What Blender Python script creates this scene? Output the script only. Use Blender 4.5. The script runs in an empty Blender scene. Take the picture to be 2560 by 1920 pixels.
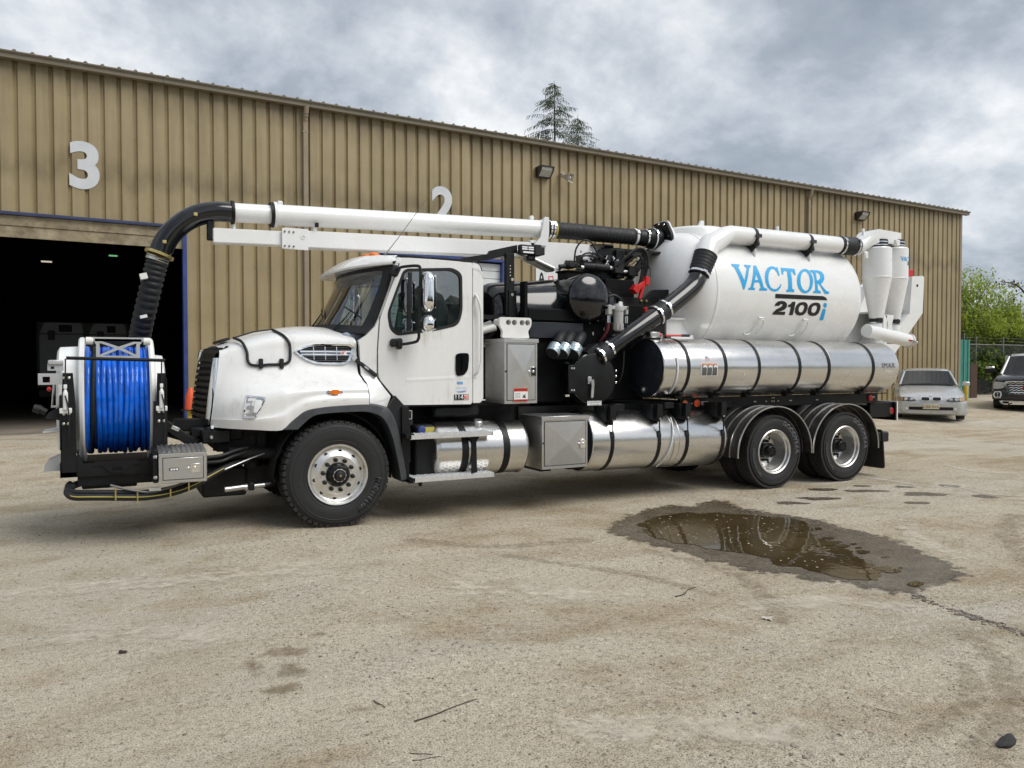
import bpy, bmesh, math, random
import numpy as np
from math import sin, cos, pi, radians, sqrt, atan2, exp
from mathutils import Vector, Matrix, noise as mnoise
from mathutils.geometry import tessellate_polygon

random.seed(7)
scene = bpy.context.scene
COL = scene.collection

# ------------------------------------------------------------------ camera, sky, sun, exposure
TH = radians(27.8)
cam_d = bpy.data.cameras.new('camera')
cam = bpy.data.objects.new('camera', cam_d); COL.objects.link(cam)
cam.location = (0, 0, 1.68)
cam.rotation_euler = (radians(90 - 1.432), 0, -TH)
cam_d.sensor_width = 36; cam_d.lens = 27.03
cam_d.clip_start = .05; cam_d.clip_end = 3000
scene.camera = cam

SUN_EL, SUN_AZ = radians(50), radians(142)      # azimuth clockwise from +Y
world = bpy.data.worlds.new('World'); scene.world = world
world.use_nodes = True
def build_sky():
    nt = world.node_tree; N = nt.nodes; L = nt.links
    N.clear()
    out = N.new('ShaderNodeOutputWorld'); bg = N.new('ShaderNodeBackground')
    bg.inputs['Strength'].default_value = .1
    sky = N.new('ShaderNodeTexSky'); sky.sky_type = 'NISHITA'; sky.sun_disc = False
    sky.sun_elevation = SUN_EL; sky.sun_rotation = SUN_AZ
    tc = N.new('ShaderNodeTexCoord'); sep = N.new('ShaderNodeSeparateXYZ')
    L.new(tc.outputs['Generated'], sep.inputs[0])
    def math_(op, a, b=None, clamp=False):
        n = N.new('ShaderNodeMath'); n.operation = op; n.use_clamp = clamp
        for i, v in enumerate((a, b)):
            if v is None: continue
            if isinstance(v, (int, float)): n.inputs[i].default_value = v
            else: L.new(v, n.inputs[i])
        return n.outputs[0]
    zc = math_('ADD', math_('MAXIMUM', sep.outputs[2], 0), .5)
    comb = N.new('ShaderNodeCombineXYZ')
    L.new(math_('DIVIDE', sep.outputs[0], zc), comb.inputs[0])
    L.new(math_('DIVIDE', sep.outputs[1], zc), comb.inputs[1])
    def noise(scale, det, rough, dist, off):
        mp = N.new('ShaderNodeMapping'); mp.inputs['Location'].default_value = off
        L.new(comb.outputs[0], mp.inputs[0])
        n = N.new('ShaderNodeTexNoise'); n.inputs['Scale'].default_value = scale
        n.inputs['Detail'].default_value = det; n.inputs['Roughness'].default_value = rough
        n.inputs['Distortion'].default_value = dist
        L.new(mp.outputs[0], n.inputs[0]); return n.outputs[0]
    big = noise(.9, 3, .5, .2, SKY_OFF[0]); med = noise(2.6, 7, .56, .25, SKY_OFF[1]); fine = noise(8, 7, .6, .1, (0, 5, 2))
    s = math_('ADD', math_('ADD', math_('MULTIPLY', big, .9), math_('MULTIPLY', med, .8)), math_('MULTIPLY', fine, .32))
    s = math_('MULTIPLY', s, .86)
    r = N.new('ShaderNodeValToRGB'); L.new(s, r.inputs[0])
    e = r.color_ramp.elements
    e[0].position = .7; e[0].color = (1.45, 1.64, 1.92, 1)
    e[1].position = .985; e[1].color = (4.7, 4.76, 4.8, 1)
    for p, c in ((.8, (2.0, 2.22, 2.52, 1)), (.885, (3.0, 3.2, 3.45, 1))):
        k = e.new(p); k.color = c
    mix = N.new('ShaderNodeMix'); mix.data_type = 'RGBA'; mix.inputs[0].default_value = .93
    L.new(sky.outputs[0], mix.inputs[6]); L.new(r.outputs[0], mix.inputs[7])
    L.new(mix.outputs[2], bg.inputs[0]); L.new(bg.outputs[0], out.inputs[0])
SKY_OFF = ((2.19, 18.88, 0), (23.36, 8.09, 0))
build_sky()

sun_d = bpy.data.lights.new('sun', 'SUN'); sun_d.energy = 1.25; sun_d.angle = radians(38); sun_d.color = (1, .965, .91)
sun = bpy.data.objects.new('sun', sun_d); COL.objects.link(sun)
sd = Vector((sin(SUN_AZ) * cos(SUN_EL), cos(SUN_AZ) * cos(SUN_EL), sin(SUN_EL)))
sun.rotation_euler = sd.to_track_quat('Z', 'Y').to_euler(); sun.location = sd * 60
vs = scene.view_settings
vs.view_transform = 'Standard'; vs.look = 'None'; vs.gamma = 1; vs.use_curve_mapping = False
vs.exposure = 1.05

# ------------------------------------------------------------------ materials
MATS = {}
def new_mat(name):
    m = bpy.data.materials.new(name); m.use_nodes = True
    MATS[name] = m
    nt = m.node_tree
    return m, nt.nodes, nt.links, nt.nodes['Principled BSDF']
def node(N, t, **kw):
    n = N.new(t)
    for k, v in kw.items():
        if k in n.inputs: n.inputs[k].default_value = v
        else: setattr(n, k, v)
    return n
def ramp(N, L, src, stops):
    r = N.new('ShaderNodeValToRGB'); L.new(src, r.inputs[0]); e = r.color_ramp.elements
    e[0].position, e[1].position = stops[0][0], stops[-1][0]
    e[0].color, e[1].color = (*stops[0][1], 1), (*stops[-1][1], 1)
    for p, c in stops[1:-1]:
        k = e.new(p); k.color = (*c, 1)
    return r.outputs[0]
def g3(v): return (v, v, v)
def mixc(N, L, f, a, b, mode='MIX'):
    m = N.new('ShaderNodeMix'); m.data_type = 'RGBA'; m.blend_type = mode
    for i, v in ((0, f), (6, a), (7, b)):
        if isinstance(v, (int, float)): m.inputs[i].default_value = v
        elif isinstance(v, tuple): m.inputs[i].default_value = (*v, 1)
        else: L.new(v, m.inputs[i])
    return m.outputs[2]
def noise_t(N, L, scale, det=5, rough=.55, stretch=None, dist=0):
    tc = N.new('ShaderNodeTexCoord'); src = tc.outputs['Object']
    if stretch:
        mp = N.new('ShaderNodeMapping'); mp.inputs['Scale'].default_value = stretch
        L.new(src, mp.inputs[0]); src = mp.outputs[0]
    n = node(N, 'ShaderNodeTexNoise', Scale=scale, Detail=det, Roughness=rough, Distortion=dist)
    L.new(src, n.inputs[0]); return n.outputs[0]
def bump(N, L, b, h, dist=.01, strength=1):
    bp = node(N, 'ShaderNodeBump', Distance=dist, Strength=strength)
    L.new(h, bp.inputs['Height']); L.new(bp.outputs[0], b.inputs['Normal'])
def M(name, col, rough=.5, metal=0, var=.12, vs_=6, coat=0, bmp=0, bs=60, stretch=None, rvar=.1, trans=0, spec=.5, emit=None, es=1):
    m, N, L, b = new_mat(name)
    b.inputs['Metallic'].default_value = metal; b.inputs['Coat Weight'].default_value = coat
    b.inputs['Coat Roughness'].default_value = .06
    b.inputs['Specular IOR Level'].default_value = spec
    n = noise_t(N, L, vs_, 6, .6, stretch)
    d = tuple(max(0, c * (1 - var)) for c in col); u = tuple(min(1, c * (1 + var)) for c in col)
    L.new(ramp(N, L, n, [(.3, d), (.7, u)]), b.inputs['Base Color'])
    L.new(ramp(N, L, n, [(.3, g3(max(.02, rough - rvar))), (.7, g3(min(1, rough + rvar)))]), b.inputs['Roughness'])
    if bmp:
        bump(N, L, b, noise_t(N, L, bs, 4, .6, stretch), bmp)
    if emit:
        b.inputs['Emission Color'].default_value = (*emit, 1); b.inputs['Emission Strength'].default_value = es
    return m

M('white_paint', (.8, .805, .795), .26, var=.03, vs_=3, coat=.5, rvar=.05)
M('white_steel', (.76, .77, .76), .38, var=.05, vs_=4, rvar=.08)
M('white_plastic', (.75, .75, .72), .5, var=.05)
M('chrome', (.86, .87, .88), .07, 1, var=.03, rvar=.03)
M('dull_steel', (.55, .55, .54), .38, 1, var=.1, rvar=.1)
M('zinc', (.6, .58, .5), .35, 1, var=.15, vs_=20)
M('brass', (.6, .48, .2), .35, 1, var=.15, vs_=20)
M('black_gloss', (.004, .0045, .006), .14, coat=.35, var=.2, rvar=.04)
M('black_satin', (.006, .0065, .0075), .45, var=.25, rvar=.1, spec=.3)
M('cap_satin', (.018, .022, .03), .42, var=.2, rvar=.08, spec=.4)
M('black_plastic', (.013, .014, .016), .55, var=.2, vs_=12, spec=.35)
M('flare_plastic', (.04, .043, .047), .5, var=.15, vs_=9)
M('dark_void', (.006, .006, .006), .8)
M('rubber', (.013, .0135, .0145), .68, var=.3, vs_=14, bmp=.002, bs=90)
M('rubber_hose', (.008, .009, .0105), .6, var=.2, vs_=10)
M('tyre_tread', (.024, .022, .021), .85, var=.35, vs_=16, bmp=.003, bs=70)
M('tyre_lettering', (.075, .075, .08), .6, var=.1)
M('faint_lettering', (.02, .021, .024), .55, var=.1)
M('mud_flap', (.02, .02, .02), .7)
M('blue_hose', (.004, .14, .72), .16, var=.25, vs_=14, coat=.3, rvar=.05)
M('grey_plate', (.5, .51, .52), .4, .3, var=.06)
M('lamp_lens', (.85, .87, .88), .08, var=.03)
M('amber_lens', (.75, .17, .01), .18, var=.1)
M('orange_lens', (.85, .1, .02), .2, var=.1)
M('fender_steel', (.1, .095, .09), .4, .75, var=.3, vs_=6)
M('step_alu', (.7, .7, .69), .4, .6, var=.1, vs_=30)
M('red_lens', (.5, .012, .015), .2, var=.1)
M('red_paint', (.55, .015, .015), .3, var=.1)
M('orange_cone', (.72, .1, .03), .55, var=.12)
M('yellow_paint', (.62, .42, .04), .55, var=.2, vs_=8)
M('yellow_line', (.5, .42, .08), .5)
M('grille_black', (.008, .0085, .01), .5, var=.2, spec=.2)
M('black_matte', (.005, .0055, .006), .6, var=.3, spec=.12)
M('bag_blue', (.16, .36, .62), .6)
M('decal_blue', (.012, .36, .72), .4, var=.04)
M('decal_black', (.008, .008, .011), .35)
M('decal_white', (.8, .8, .78), .5, var=.03)
M('decal_red', (.72, .06, .03), .5, var=.04)
M('decal_grey', (.1, .1, .1), .5)
M('decal_orange', (.7, .2, .06), .5)
M('seat_grey', (.27, .31, .37), .8)
M('mint_paper', (.45, .68, .56), .7, var=.02)
M('bronze', (.35, .22, .12), .5, var=.2)
M('filter_grey', (.42, .42, .41), .5, .2, var=.08)
M('wall_paint', (.36, .29, .18), .5)
M('trim_paint', (.17, .135, .09), .5, var=.12, vs_=2)
M('bronze_trim', (.19, .165, .12), .5, var=.12, vs_=2)
M('downspout', (.26, .21, .145), .5, var=.08)
M('blue_frame', (.03, .055, .2), .45, var=.2, vs_=4)
M('navy_trim', (.02, .03, .085), .45, var=.2, vs_=4)
M('sign_white', (.68, .7, .72), .45, .0, var=.05)
M('number_metal', (.58, .6, .62), .45, .1, var=.07, vs_=3)
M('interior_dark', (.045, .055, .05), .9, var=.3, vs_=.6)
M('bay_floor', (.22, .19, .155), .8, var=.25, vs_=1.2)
M('parked_white_dimmed', (.15, .17, .165), .5, var=.06)  # service truck's white, with the bay's shade put into the colour
M('tube_lamp', (.9, .88, .8), .5, emit=(1, .9, .7), es=.28)
M('green_lamp', (.5, .9, .5), .5, emit=(.35, 1, .45), es=.2)
M('lamp_housing', (.03, .03, .03), .6, var=.2)
M('prism_glass', (.4, .4, .38), .25, var=.25, vs_=40)
M('headlamp_dark', (.045, .045, .05), .25)
M('horn_beige', (.42, .37, .31), .5, var=.1)
M('silver_car', (.5, .51, .51), .3, .3, var=.03, coat=.7, rvar=.04)
M('dark_car', (.006, .006, .01), .25, 0, var=.1, coat=.4, rvar=.04)
M('green_metal', (.055, .25, .2), .55, var=.15, vs_=3)
M('rust_panel', (.06, .03, .02), .8, var=.3)
M('galvanised', (.2, .2, .19), .5, .5, var=.15)
M('bark', (.06, .045, .033), .9, var=.35, vs_=18, bmp=.01, bs=30)
M('needle', (.1, .13, .075), .7, var=.35, vs_=1.5)
M('leaf_lime', (.33, .42, .05), .6, var=.35, vs_=.9)
M('leaf_mid', (.2, .27, .04), .6, var=.35, vs_=.9)
M('leaf_dark', (.04, .075, .02), .65, var=.35, vs_=.9)
M('treeline', (.022, .035, .018), .85, var=.5, vs_=.4)
M('twig', (.05, .04, .032), .8, var=.3)
M('straw', (.5, .45, .32), .8)
M('dry_leaf', (.55, .5, .42), .8, var=.15)
M('rag', (.03, .03, .03), .85, var=.3)
M('pebble', (.2, .175, .145), .85, var=.6, vs_=5)
M('fleck', (.5, .46, .4), .8, var=.2)
M('mesh_wire', (.16, .17, .16), .5, .5)

def brushed():
    m, N, L, b = new_mat('aluminium')
    b.inputs['Metallic'].default_value = 1
    n = noise_t(N, L, 1.6, 5, .6, (1, 1, 2)); n2 = noise_t(N, L, 5, 4, .6, (.15, 1, 1))
    L.new(ramp(N, L, n, [(.3, (.66, .655, .64)), (.7, (.78, .775, .76))]), b.inputs['Base Color'])
    L.new(ramp(N, L, n2, [(.3, g3(.2)), (.7, g3(.3))]), b.inputs['Roughness'])
    bump(N, L, b, noise_t(N, L, 2.6, 3, .5, (.6, 1, 1)), .02, .35)
    m, N, L, b = new_mat('aluminium_box')
    b.inputs['Metallic'].default_value = 1
    n = noise_t(N, L, 5, 5, .65); n2 = noise_t(N, L, 60, 3, .6)
    L.new(ramp(N, L, n, [(.3, (.56, .56, .555)), (.7, (.74, .735, .72))]), b.inputs['Base Color'])
    L.new(ramp(N, L, n, [(.35, g3(.42)), (.65, g3(.28))]), b.inputs['Roughness'])
    # perforated galvanised filter skin
    m, N, L, b = new_mat('perforated_steel')
    b.inputs['Metallic'].default_value = .7; b.inputs['Roughness'].default_value = .35
    tc = N.new('ShaderNodeTexCoord'); v = node(N, 'ShaderNodeTexVoronoi', Scale=52, Randomness=.15)
    L.new(tc.outputs['Object'], v.inputs[0])
    L.new(ramp(N, L, v.outputs['Distance'], [(.3, (.03, .1, .15)), (.5, (.6, .7, .74))]), b.inputs['Base Color'])
    # white cab paint with light road film low down the panels
    m, N, L, b = new_mat('cab_paint')
    n = noise_t(N, L, 2.2, 7, .62); n2 = noise_t(N, L, 14, 5, .6, (1, 1, .12))
    f = N.new('ShaderNodeMath'); f.operation = 'MULTIPLY'; L.new(n, f.inputs[0]); L.new(n2, f.inputs[1])
    L.new(ramp(N, L, f.outputs[0], [(.12, (.8, .805, .8)), (.3, (.77, .77, .755)), (.48, (.52, .51, .48))]), b.inputs['Base Color'])
    L.new(ramp(N, L, n, [(.3, g3(.2)), (.7, g3(.36))]), b.inputs['Roughness'])
    b.inputs['Coat Weight'].default_value = .35; b.inputs['Coat Roughness'].default_value = .08
brushed()
def glass(name, tint, mixf, rough=.01):
    m, N, L, b = new_mat(name); N.remove(b)
    out = N['Material Output']
    t = N.new('ShaderNodeBsdfTransparent'); t.inputs[0].default_value = (*tint, 1)
    g = N.new('ShaderNodeBsdfGlossy'); g.inputs['Roughness'].default_value = rough
    fr = node(N, 'ShaderNodeFresnel', IOR=1.5)
    ad = N.new('ShaderNodeMath'); ad.operation = 'ADD'; ad.use_clamp = True
    L.new(fr.outputs[0], ad.inputs[0]); ad.inputs[1].default_value = mixf
    mx = N.new('ShaderNodeMixShader')
    L.new(ad.outputs[0], mx.inputs[0]); L.new(t.outputs[0], mx.inputs[1]); L.new(g.outputs[0], mx.inputs[2])
    L.new(mx.outputs[0], out.inputs[0])
glass('cab_glass', (.76, .82, .82), .16)
glass('car_glass', (.1, .11, .11), .03)

def wall_mat():
    m, N, L, b = new_mat('wall_sheet')
    tc = N.new('ShaderNodeTexCoord')
    n = noise_t(N, L, .8, 6, .6); st = noise_t(N, L, 3.2, 5, .6, (1.6, 1, .1))
    base = ramp(N, L, n, [(.3, (.275, .219, .118)), (.7, (.355, .282, .16))])
    st2 = ramp(N, L, st, [(.42, g3(1)), (.75, (.68, .66, .62))])
    c = mixc(N, L, .75, base, st2, 'MULTIPLY')
    # smoke staining above the girt line; wall darkens again below the eave; streaks break both
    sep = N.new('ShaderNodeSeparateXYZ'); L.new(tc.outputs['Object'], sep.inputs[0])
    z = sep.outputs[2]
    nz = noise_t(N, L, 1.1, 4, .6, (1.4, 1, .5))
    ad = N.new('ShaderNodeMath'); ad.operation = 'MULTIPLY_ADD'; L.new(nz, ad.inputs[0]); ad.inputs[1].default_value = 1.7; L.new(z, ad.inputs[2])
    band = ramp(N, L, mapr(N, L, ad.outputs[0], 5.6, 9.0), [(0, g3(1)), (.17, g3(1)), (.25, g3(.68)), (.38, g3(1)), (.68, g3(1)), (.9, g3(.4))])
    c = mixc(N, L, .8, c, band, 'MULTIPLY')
    L.new(c, b.inputs['Base Color']); b.inputs['Roughness'].default_value = .5
    m, N, L, b = new_mat('header_board')
    n = noise_t(N, L, 4, 8, .68); n2 = noise_t(N, L, 1.3, 5, .6, (1, 1, 4))
    c = mixc(N, L, .6, ramp(N, L, n, [(.35, (.2, .165, .105)), (.65, (.42, .36, .25))]), ramp(N, L, n2, [(.4, (.7, .66, .58)), (.7, g3(1))]), 'MULTIPLY')
    L.new(c, b.inputs['Base Color']); b.inputs['Roughness'].default_value = .8
    bump(N, L, b, n, .02)
def mapr(N, L, v, a, b):
    r = N.new('ShaderNodeMapRange'); L.new(v, r.inputs[0]); r.inputs[1].default_value = a; r.inputs[2].default_value = b
    return r.outputs[0]
wall_mat()

def leafy():
    for k in ('leaf_lime', 'leaf_mid', 'leaf_dark', 'needle'):
        nt = MATS[k].node_tree; N, L = nt.nodes, nt.links; b = N['Principled BSDF']
        t = N.new('ShaderNodeBsdfTranslucent'); L.new(b.inputs['Base Color'].links[0].from_socket, t.inputs[0])
        mx = N.new('ShaderNodeMixShader'); mx.inputs[0].default_value = .45
        L.new(b.outputs[0], mx.inputs[1]); L.new(t.outputs[0], mx.inputs[2]); L.new(mx.outputs[0], N['Material Output'].inputs[0])
leafy()
def ground_mats():
    def dirt(name, wet):
        m, N, L, b = new_mat(name)
        big = noise_t(N, L, .22, 6, .6, None, .6); mid = noise_t(N, L, 1.1, 7, .62, (1, 1.6, 1), .4); trk = noise_t(N, L, .8, 5, .6, (.3, 2.6, 1), .5)
        fine = noise_t(N, L, 26, 6, .7); grit = noise_t(N, L, 110, 3, .6)
        base = ramp(N, L, big, [(.34, (.42, .35, .245)), (.47, (.54, .475, .365)), (.56, (.51, .46, .37)), (.68, (.59, .545, .455))])
        c = mixc(N, L, ramp(N, L, mid, [(.5, g3(0)), (.72, g3(.75))]), base, (.33, .255, .155))
        c = mixc(N, L, ramp(N, L, noise_t(N, L, .55, 8, .68, (1, 1.3, 1), 1.2), [(.52, g3(0)), (.64, g3(.7))]), c, (.37, .29, .18))
        c = mixc(N, L, ramp(N, L, noise_t(N, L, 2.3, 8, .7, None, .8), [(.56, g3(0)), (.7, g3(.4))]), c, (.3, .25, .18))
        c = mixc(N, L, ramp(N, L, trk, [(.5, g3(0)), (.72, g3(.75))]), c, (.6, .54, .43))
        c = mixc(N, L, 1, c, ramp(N, L, fine, [(.28, g3(.34)), (.44, g3(.9)), (.58, g3(1.04)), (.74, g3(1.35))]), 'MULTIPLY')
        c = mixc(N, L, 1, c, ramp(N, L, grit, [(.32, g3(.22)), (.46, g3(.95)), (.66, g3(1.25))]), 'MULTIPLY')
        v = node(N, 'ShaderNodeTexVoronoi', Scale=17, Randomness=1)
        tc = N.new('ShaderNodeTexCoord'); L.new(tc.outputs['Object'], v.inputs[0])
        sp = ramp(N, L, v.outputs['Distance'], [(.06, g3(1)), (.12, g3(0))])
        gate = ramp(N, L, noise_t(N, L, 5, 3, .5), [(.5, g3(0)), (.6, g3(.85))])
        c = mixc(N, L, mixc(N, L, 1, sp, gate, 'MULTIPLY'), c, (.07, .06, .05))
        b.inputs['Roughness'].default_value = .9; b.inputs['Specular IOR Level'].default_value = .25
        if wet:
            w = noise_t(N, L, 3.2, 7, .65, (1, 1.4, 1))
            c = mixc(N, L, 1, c, ramp(N, L, w, [(.35, (.19, .172, .152)), (.7, (.36, .335, .305))]), 'MULTIPLY')
            L.new(ramp(N, L, noise_t(N, L, 30, 5, .65), [(.4, g3(.07)), (.6, g3(.42))]), b.inputs['Roughness'])
            b.inputs['Specular IOR Level'].default_value = .5
        L.new(c, b.inputs['Base Color'])
        h = N.new('ShaderNodeMath'); h.operation = 'MULTIPLY_ADD'; L.new(fine, h.inputs[0]); h.inputs[1].default_value = 1.6; L.new(grit, h.inputs[2])
        bump(N, L, b, h.outputs[0], .012 if not wet else .003)
    dirt('yard_dirt', False); dirt('wet_dirt', True); dirt('wet_film', True)
    m, N, L, b = new_mat('puddle_water')
    n = noise_t(N, L, 1.2, 5, .6)
    L.new(ramp(N, L, n, [(.3, (.045, .031, .013)), (.7, (.085, .061, .028))]), b.inputs['Base Color'])
    b.inputs['Roughness'].default_value = .015; b.inputs['Specular IOR Level'].default_value = .5; b.inputs['IOR'].default_value = 1.33
    bump(N, L, b, noise_t(N, L, 5, 2, .5), .0015)
    M('white_residue', (.62, .6, .56), .9, var=.15)
    M('stain', (.21, .15, .08), .9, var=.3, vs_=5, bmp=.01, bs=40)
    M('track_dirt', (.24, .185, .115), .9, var=.35, vs_=9, bmp=.012, bs=35)
    M('pale_dust', (.66, .6, .5), .95, var=.15, vs_=6)
ground_mats()

# ------------------------------------------------------------------ object helpers
ORG = Vector((0, 0, 0))                 # world position of the thing being built
def thing(name, label, cat, loc=(0, 0, 0), rz=0, group=None):
    global ORG
    o = bpy.data.objects.new(name, None); COL.objects.link(o)
    o.empty_display_size = .3
    o.location = loc; o.rotation_euler.z = rz
    o['label'] = label; o['category'] = cat
    if group: o['group'] = group
    ORG = Vector(loc) if not rz else Vector((0, 0, 0))
    return o
def tag(o, label, cat, group=None, kind=None):
    if label: o['label'] = label
    if cat: o['category'] = cat
    if group: o['group'] = group
    if kind: o['kind'] = kind
    return o
def copy_tree(o, parent=None):
    c = o.copy(); COL.objects.link(c)
    if parent: c.parent = parent
    for ch in o.children: copy_tree(ch, c)
    return c

def perp(d):
    d = d.normalized()
    a = Vector((0, 0, 1)) if abs(d.z) < .9 else Vector((1, 0, 0))
    u = d.cross(a).normalized()
    return u, d.cross(u).normalized()

class G:
    def __init__(s): s.bm = bmesh.new()
    def face(s, vs):
        try: return s.bm.faces.new(vs)
        except ValueError: return None
    def box(s, a, b, bev=0, seg=1):
        x0, y0, z0 = [min(p, q) for p, q in zip(a, b)]; x1, y1, z1 = [max(p, q) for p, q in zip(a, b)]
        v = [s.bm.verts.new(p) for p in ((x0, y0, z0), (x1, y0, z0), (x1, y1, z0), (x0, y1, z0), (x0, y0, z1), (x1, y0, z1), (x1, y1, z1), (x0, y1, z1))]
        fs = [s.face([v[i] for i in f]) for f in ((0, 3, 2, 1), (4, 5, 6, 7), (0, 1, 5, 4), (1, 2, 6, 5), (2, 3, 7, 6), (3, 0, 4, 7))]
        if bev:
            es = list({e for f in fs for e in f.edges})
            bmesh.ops.bevel(s.bm, geom=es, offset=bev, segments=seg, affect='EDGES', profile=.5)
        return s
    def obox(s, c, ax, ay, az, hx, hy, hz, bev=0):
        """box with its own axes"""
        t = G(); t.box((-hx, -hy, -hz), (hx, hy, hz), bev)
        m = Matrix((Vector(ax).normalized(), Vector(ay).normalized(), Vector(az).normalized())).transposed().to_4x4(); m.translation = Vector(c)
        t.bm.transform(m); s.join(t); return s
    def join(s, t):
        me = bpy.data.meshes.new('tmp'); t.bm.to_mesh(me); s.bm.from_mesh(me); bpy.data.meshes.remove(me); t.bm.free(); return s
    def plate(s, outer, holes=(), y0=0, y1=1, f=None, bev=0):
        """2D polygon (with holes) in X,Z extruded from y0 to y1; f maps (a, d, h) to a point"""
        f = f or (lambda a, d, h: (a, d, h))
        loops = [outer] + list(holes)
        flat = [p for l in loops for p in l]
        tris = tessellate_polygon([[Vector((p[0], p[1], 0)) for p in l] for l in loops])
        A = [s.bm.verts.new(f(p[0], y0, p[1])) for p in flat]; B = [s.bm.verts.new(f(p[0], y1, p[1])) for p in flat]
        n0 = len(s.bm.edges)
        for t in tris:
            s.face([A[i] for i in t]); s.face([B[i] for i in reversed(t)])
        k = 0
        for l in loops:
            n = len(l)
            for i in range(n):
                a, b = k + i, k + (i + 1) % n
                s.face([A[a], A[b], B[b], B[a]])
            k += n
        return s
    def ring(s, c, d, r, n, ph=0):
        u, w = perp(d)
        return [s.bm.verts.new(c + u * (r * cos(2 * pi * i / n + ph)) + w * (r * sin(2 * pi * i / n + ph))) for i in range(n)]
    def bridge(s, a, b):
        n = len(a)
        for i in range(n): s.face([a[i], a[(i + 1) % n], b[(i + 1) % n], b[i]])
    def tube(s, pts, r, n=10, caps=True, closed=False):
        P = [Vector(p) for p in pts]; m = len(P)
        rs = r if isinstance(r, (list, tuple)) else [r] * m
        d = [(P[(i + 1) % m] - P[i - 1] if closed else P[min(i + 1, m - 1)] - P[max(i - 1, 0)]).normalized() for i in range(m)]
        u, w = perp(d[0]); rings = []
        for i in range(m):
            u = (u - d[i] * u.dot(d[i])).normalized(); w = d[i].cross(u)
            rings.append([s.bm.verts.new(P[i] + u * (rs[i] * cos(2 * pi * k / n)) + w * (rs[i] * sin(2 * pi * k / n))) for k in range(n)])
        for i in range(m - 1 + closed): s.bridge(rings[i], rings[(i + 1) % m])
        if caps and not closed:
            s.face(list(reversed(rings[0]))); s.face(rings[-1])
        return s
    def cyl(s, a, b, r, n=16, r1=None, caps=True):
        return s.tube([a, b], [r, r if r1 is None else r1], n, caps)
    def lathe(s, prof, o, axis, n=32, cap0=False, cap1=False):
        """prof = [(radius, distance along axis)]"""
        o = Vector(o); ax = Vector(axis).normalized(); u, w = perp(ax); prev = None
        for i, (r, h) in enumerate(prof):
            if r < 1e-5:
                cur = [s.bm.verts.new(o + ax * h)]
            else:
                cur = [s.bm.verts.new(o + ax * h + u * (r * cos(2 * pi * k / n)) + w * (r * sin(2 * pi * k / n))) for k in range(n)]
            if prev:
                if len(prev) == 1 and len(cur) > 1:
                    for k in range(n): s.face([prev[0], cur[(k + 1) % n], cur[k]])
                elif len(cur) == 1 and len(prev) > 1:
                    for k in range(n): s.face([prev[k], prev[(k + 1) % n], cur[0]])
                elif len(cur) > 1: s.bridge(prev, cur)
            if i == 0 and cap0 and len(cur) > 1: s.face(list(reversed(cur)))
            if i == len(prof) - 1 and cap1 and len(cur) > 1: s.face(cur)
            prev = cur
        return s
    def grid(s, P, cu=False, cv=False):
        V = [[s.bm.verts.new(p) for p in row] for row in P]
        nu, nv = len(V), len(V[0])
        for i in range(nu - 1 + cu):
            for j in range(nv - 1 + cv):
                s.face([V[i][j], V[(i + 1) % nu][j], V[(i + 1) % nu][(j + 1) % nv], V[i][(j + 1) % nv]])
        return V
    def shell(s, P, th):
        """open grid surface P given thickness th (vector)"""
        th = Vector(th)
        A = s.grid(P); B = s.grid([[Vector(p) + th for p in row] for row in P])
        nu, nv = len(P), len(P[0])
        for i in range(nu - 1):
            s.face([A[i][0], B[i][0], B[i + 1][0], A[i + 1][0]]); s.face([A[i][-1], A[i + 1][-1], B[i + 1][-1], B[i][-1]])
        for j in range(nv - 1):
            s.face([A[0][j], A[0][j + 1], B[0][j + 1], B[0][j]]); s.face([A[-1][j], B[-1][j], B[-1][j + 1], A[-1][j + 1]])
        return s
    def ball(s, c, r, n=12, m=8):
        r = r if isinstance(r, (tuple, list)) else (r, r, r)
        rows = []
        for i in range(1, m):
            t = pi * i / m
            rows.append([s.bm.verts.new((c[0] + r[0] * sin(t) * cos(2 * pi * k / n), c[1] + r[1] * sin(t) * sin(2 * pi * k / n), c[2] + r[2] * cos(t))) for k in range(n)])
        top = s.bm.verts.new((c[0], c[1], c[2] + r[2])); bot = s.bm.verts.new((c[0], c[1], c[2] - r[2]))
        for a, b in zip(rows, rows[1:]): s.bridge(b, a)
        for k in range(n):
            s.face([top, rows[0][k], rows[0][(k + 1) % n]]); s.face([bot, rows[-1][(k + 1) % n], rows[-1][k]])
        return s
    def done(s, name, mat, parent=None, ang=38, label=None, kind=None, flat=False, weld=True):
        if weld: bmesh.ops.remove_doubles(s.bm, verts=s.bm.verts, dist=1e-5)
        bmesh.ops.recalc_face_normals(s.bm, faces=s.bm.faces)
        bmesh.ops.translate(s.bm, verts=s.bm.verts, vec=-ORG if parent or ORG.length else Vector())
        me = bpy.data.meshes.new(name); s.bm.to_mesh(me); s.bm.free()
        ms = mat if isinstance(mat, (list, tuple)) else [mat]
        for k in ms: me.materials.append(MATS[k])
        if not flat:
            me.shade_smooth(); me.set_sharp_from_angle(angle=radians(ang))
        o = bpy.data.objects.new(name, me); COL.objects.link(o)
        if parent: o.parent = parent
        elif ORG.length: o.location = ORG
        if label: o['label'] = label
        if kind: o['kind'] = kind
        return o
def world_org():
    global ORG
    ORG = Vector((0, 0, 0))
def arc(c, r, a0, a1, n):
    return [(c[0] + r * cos(radians(a0 + (a1 - a0) * i / n)), c[1] + r * sin(radians(a0 + (a1 - a0) * i / n))) for i in range(n + 1)]
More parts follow.
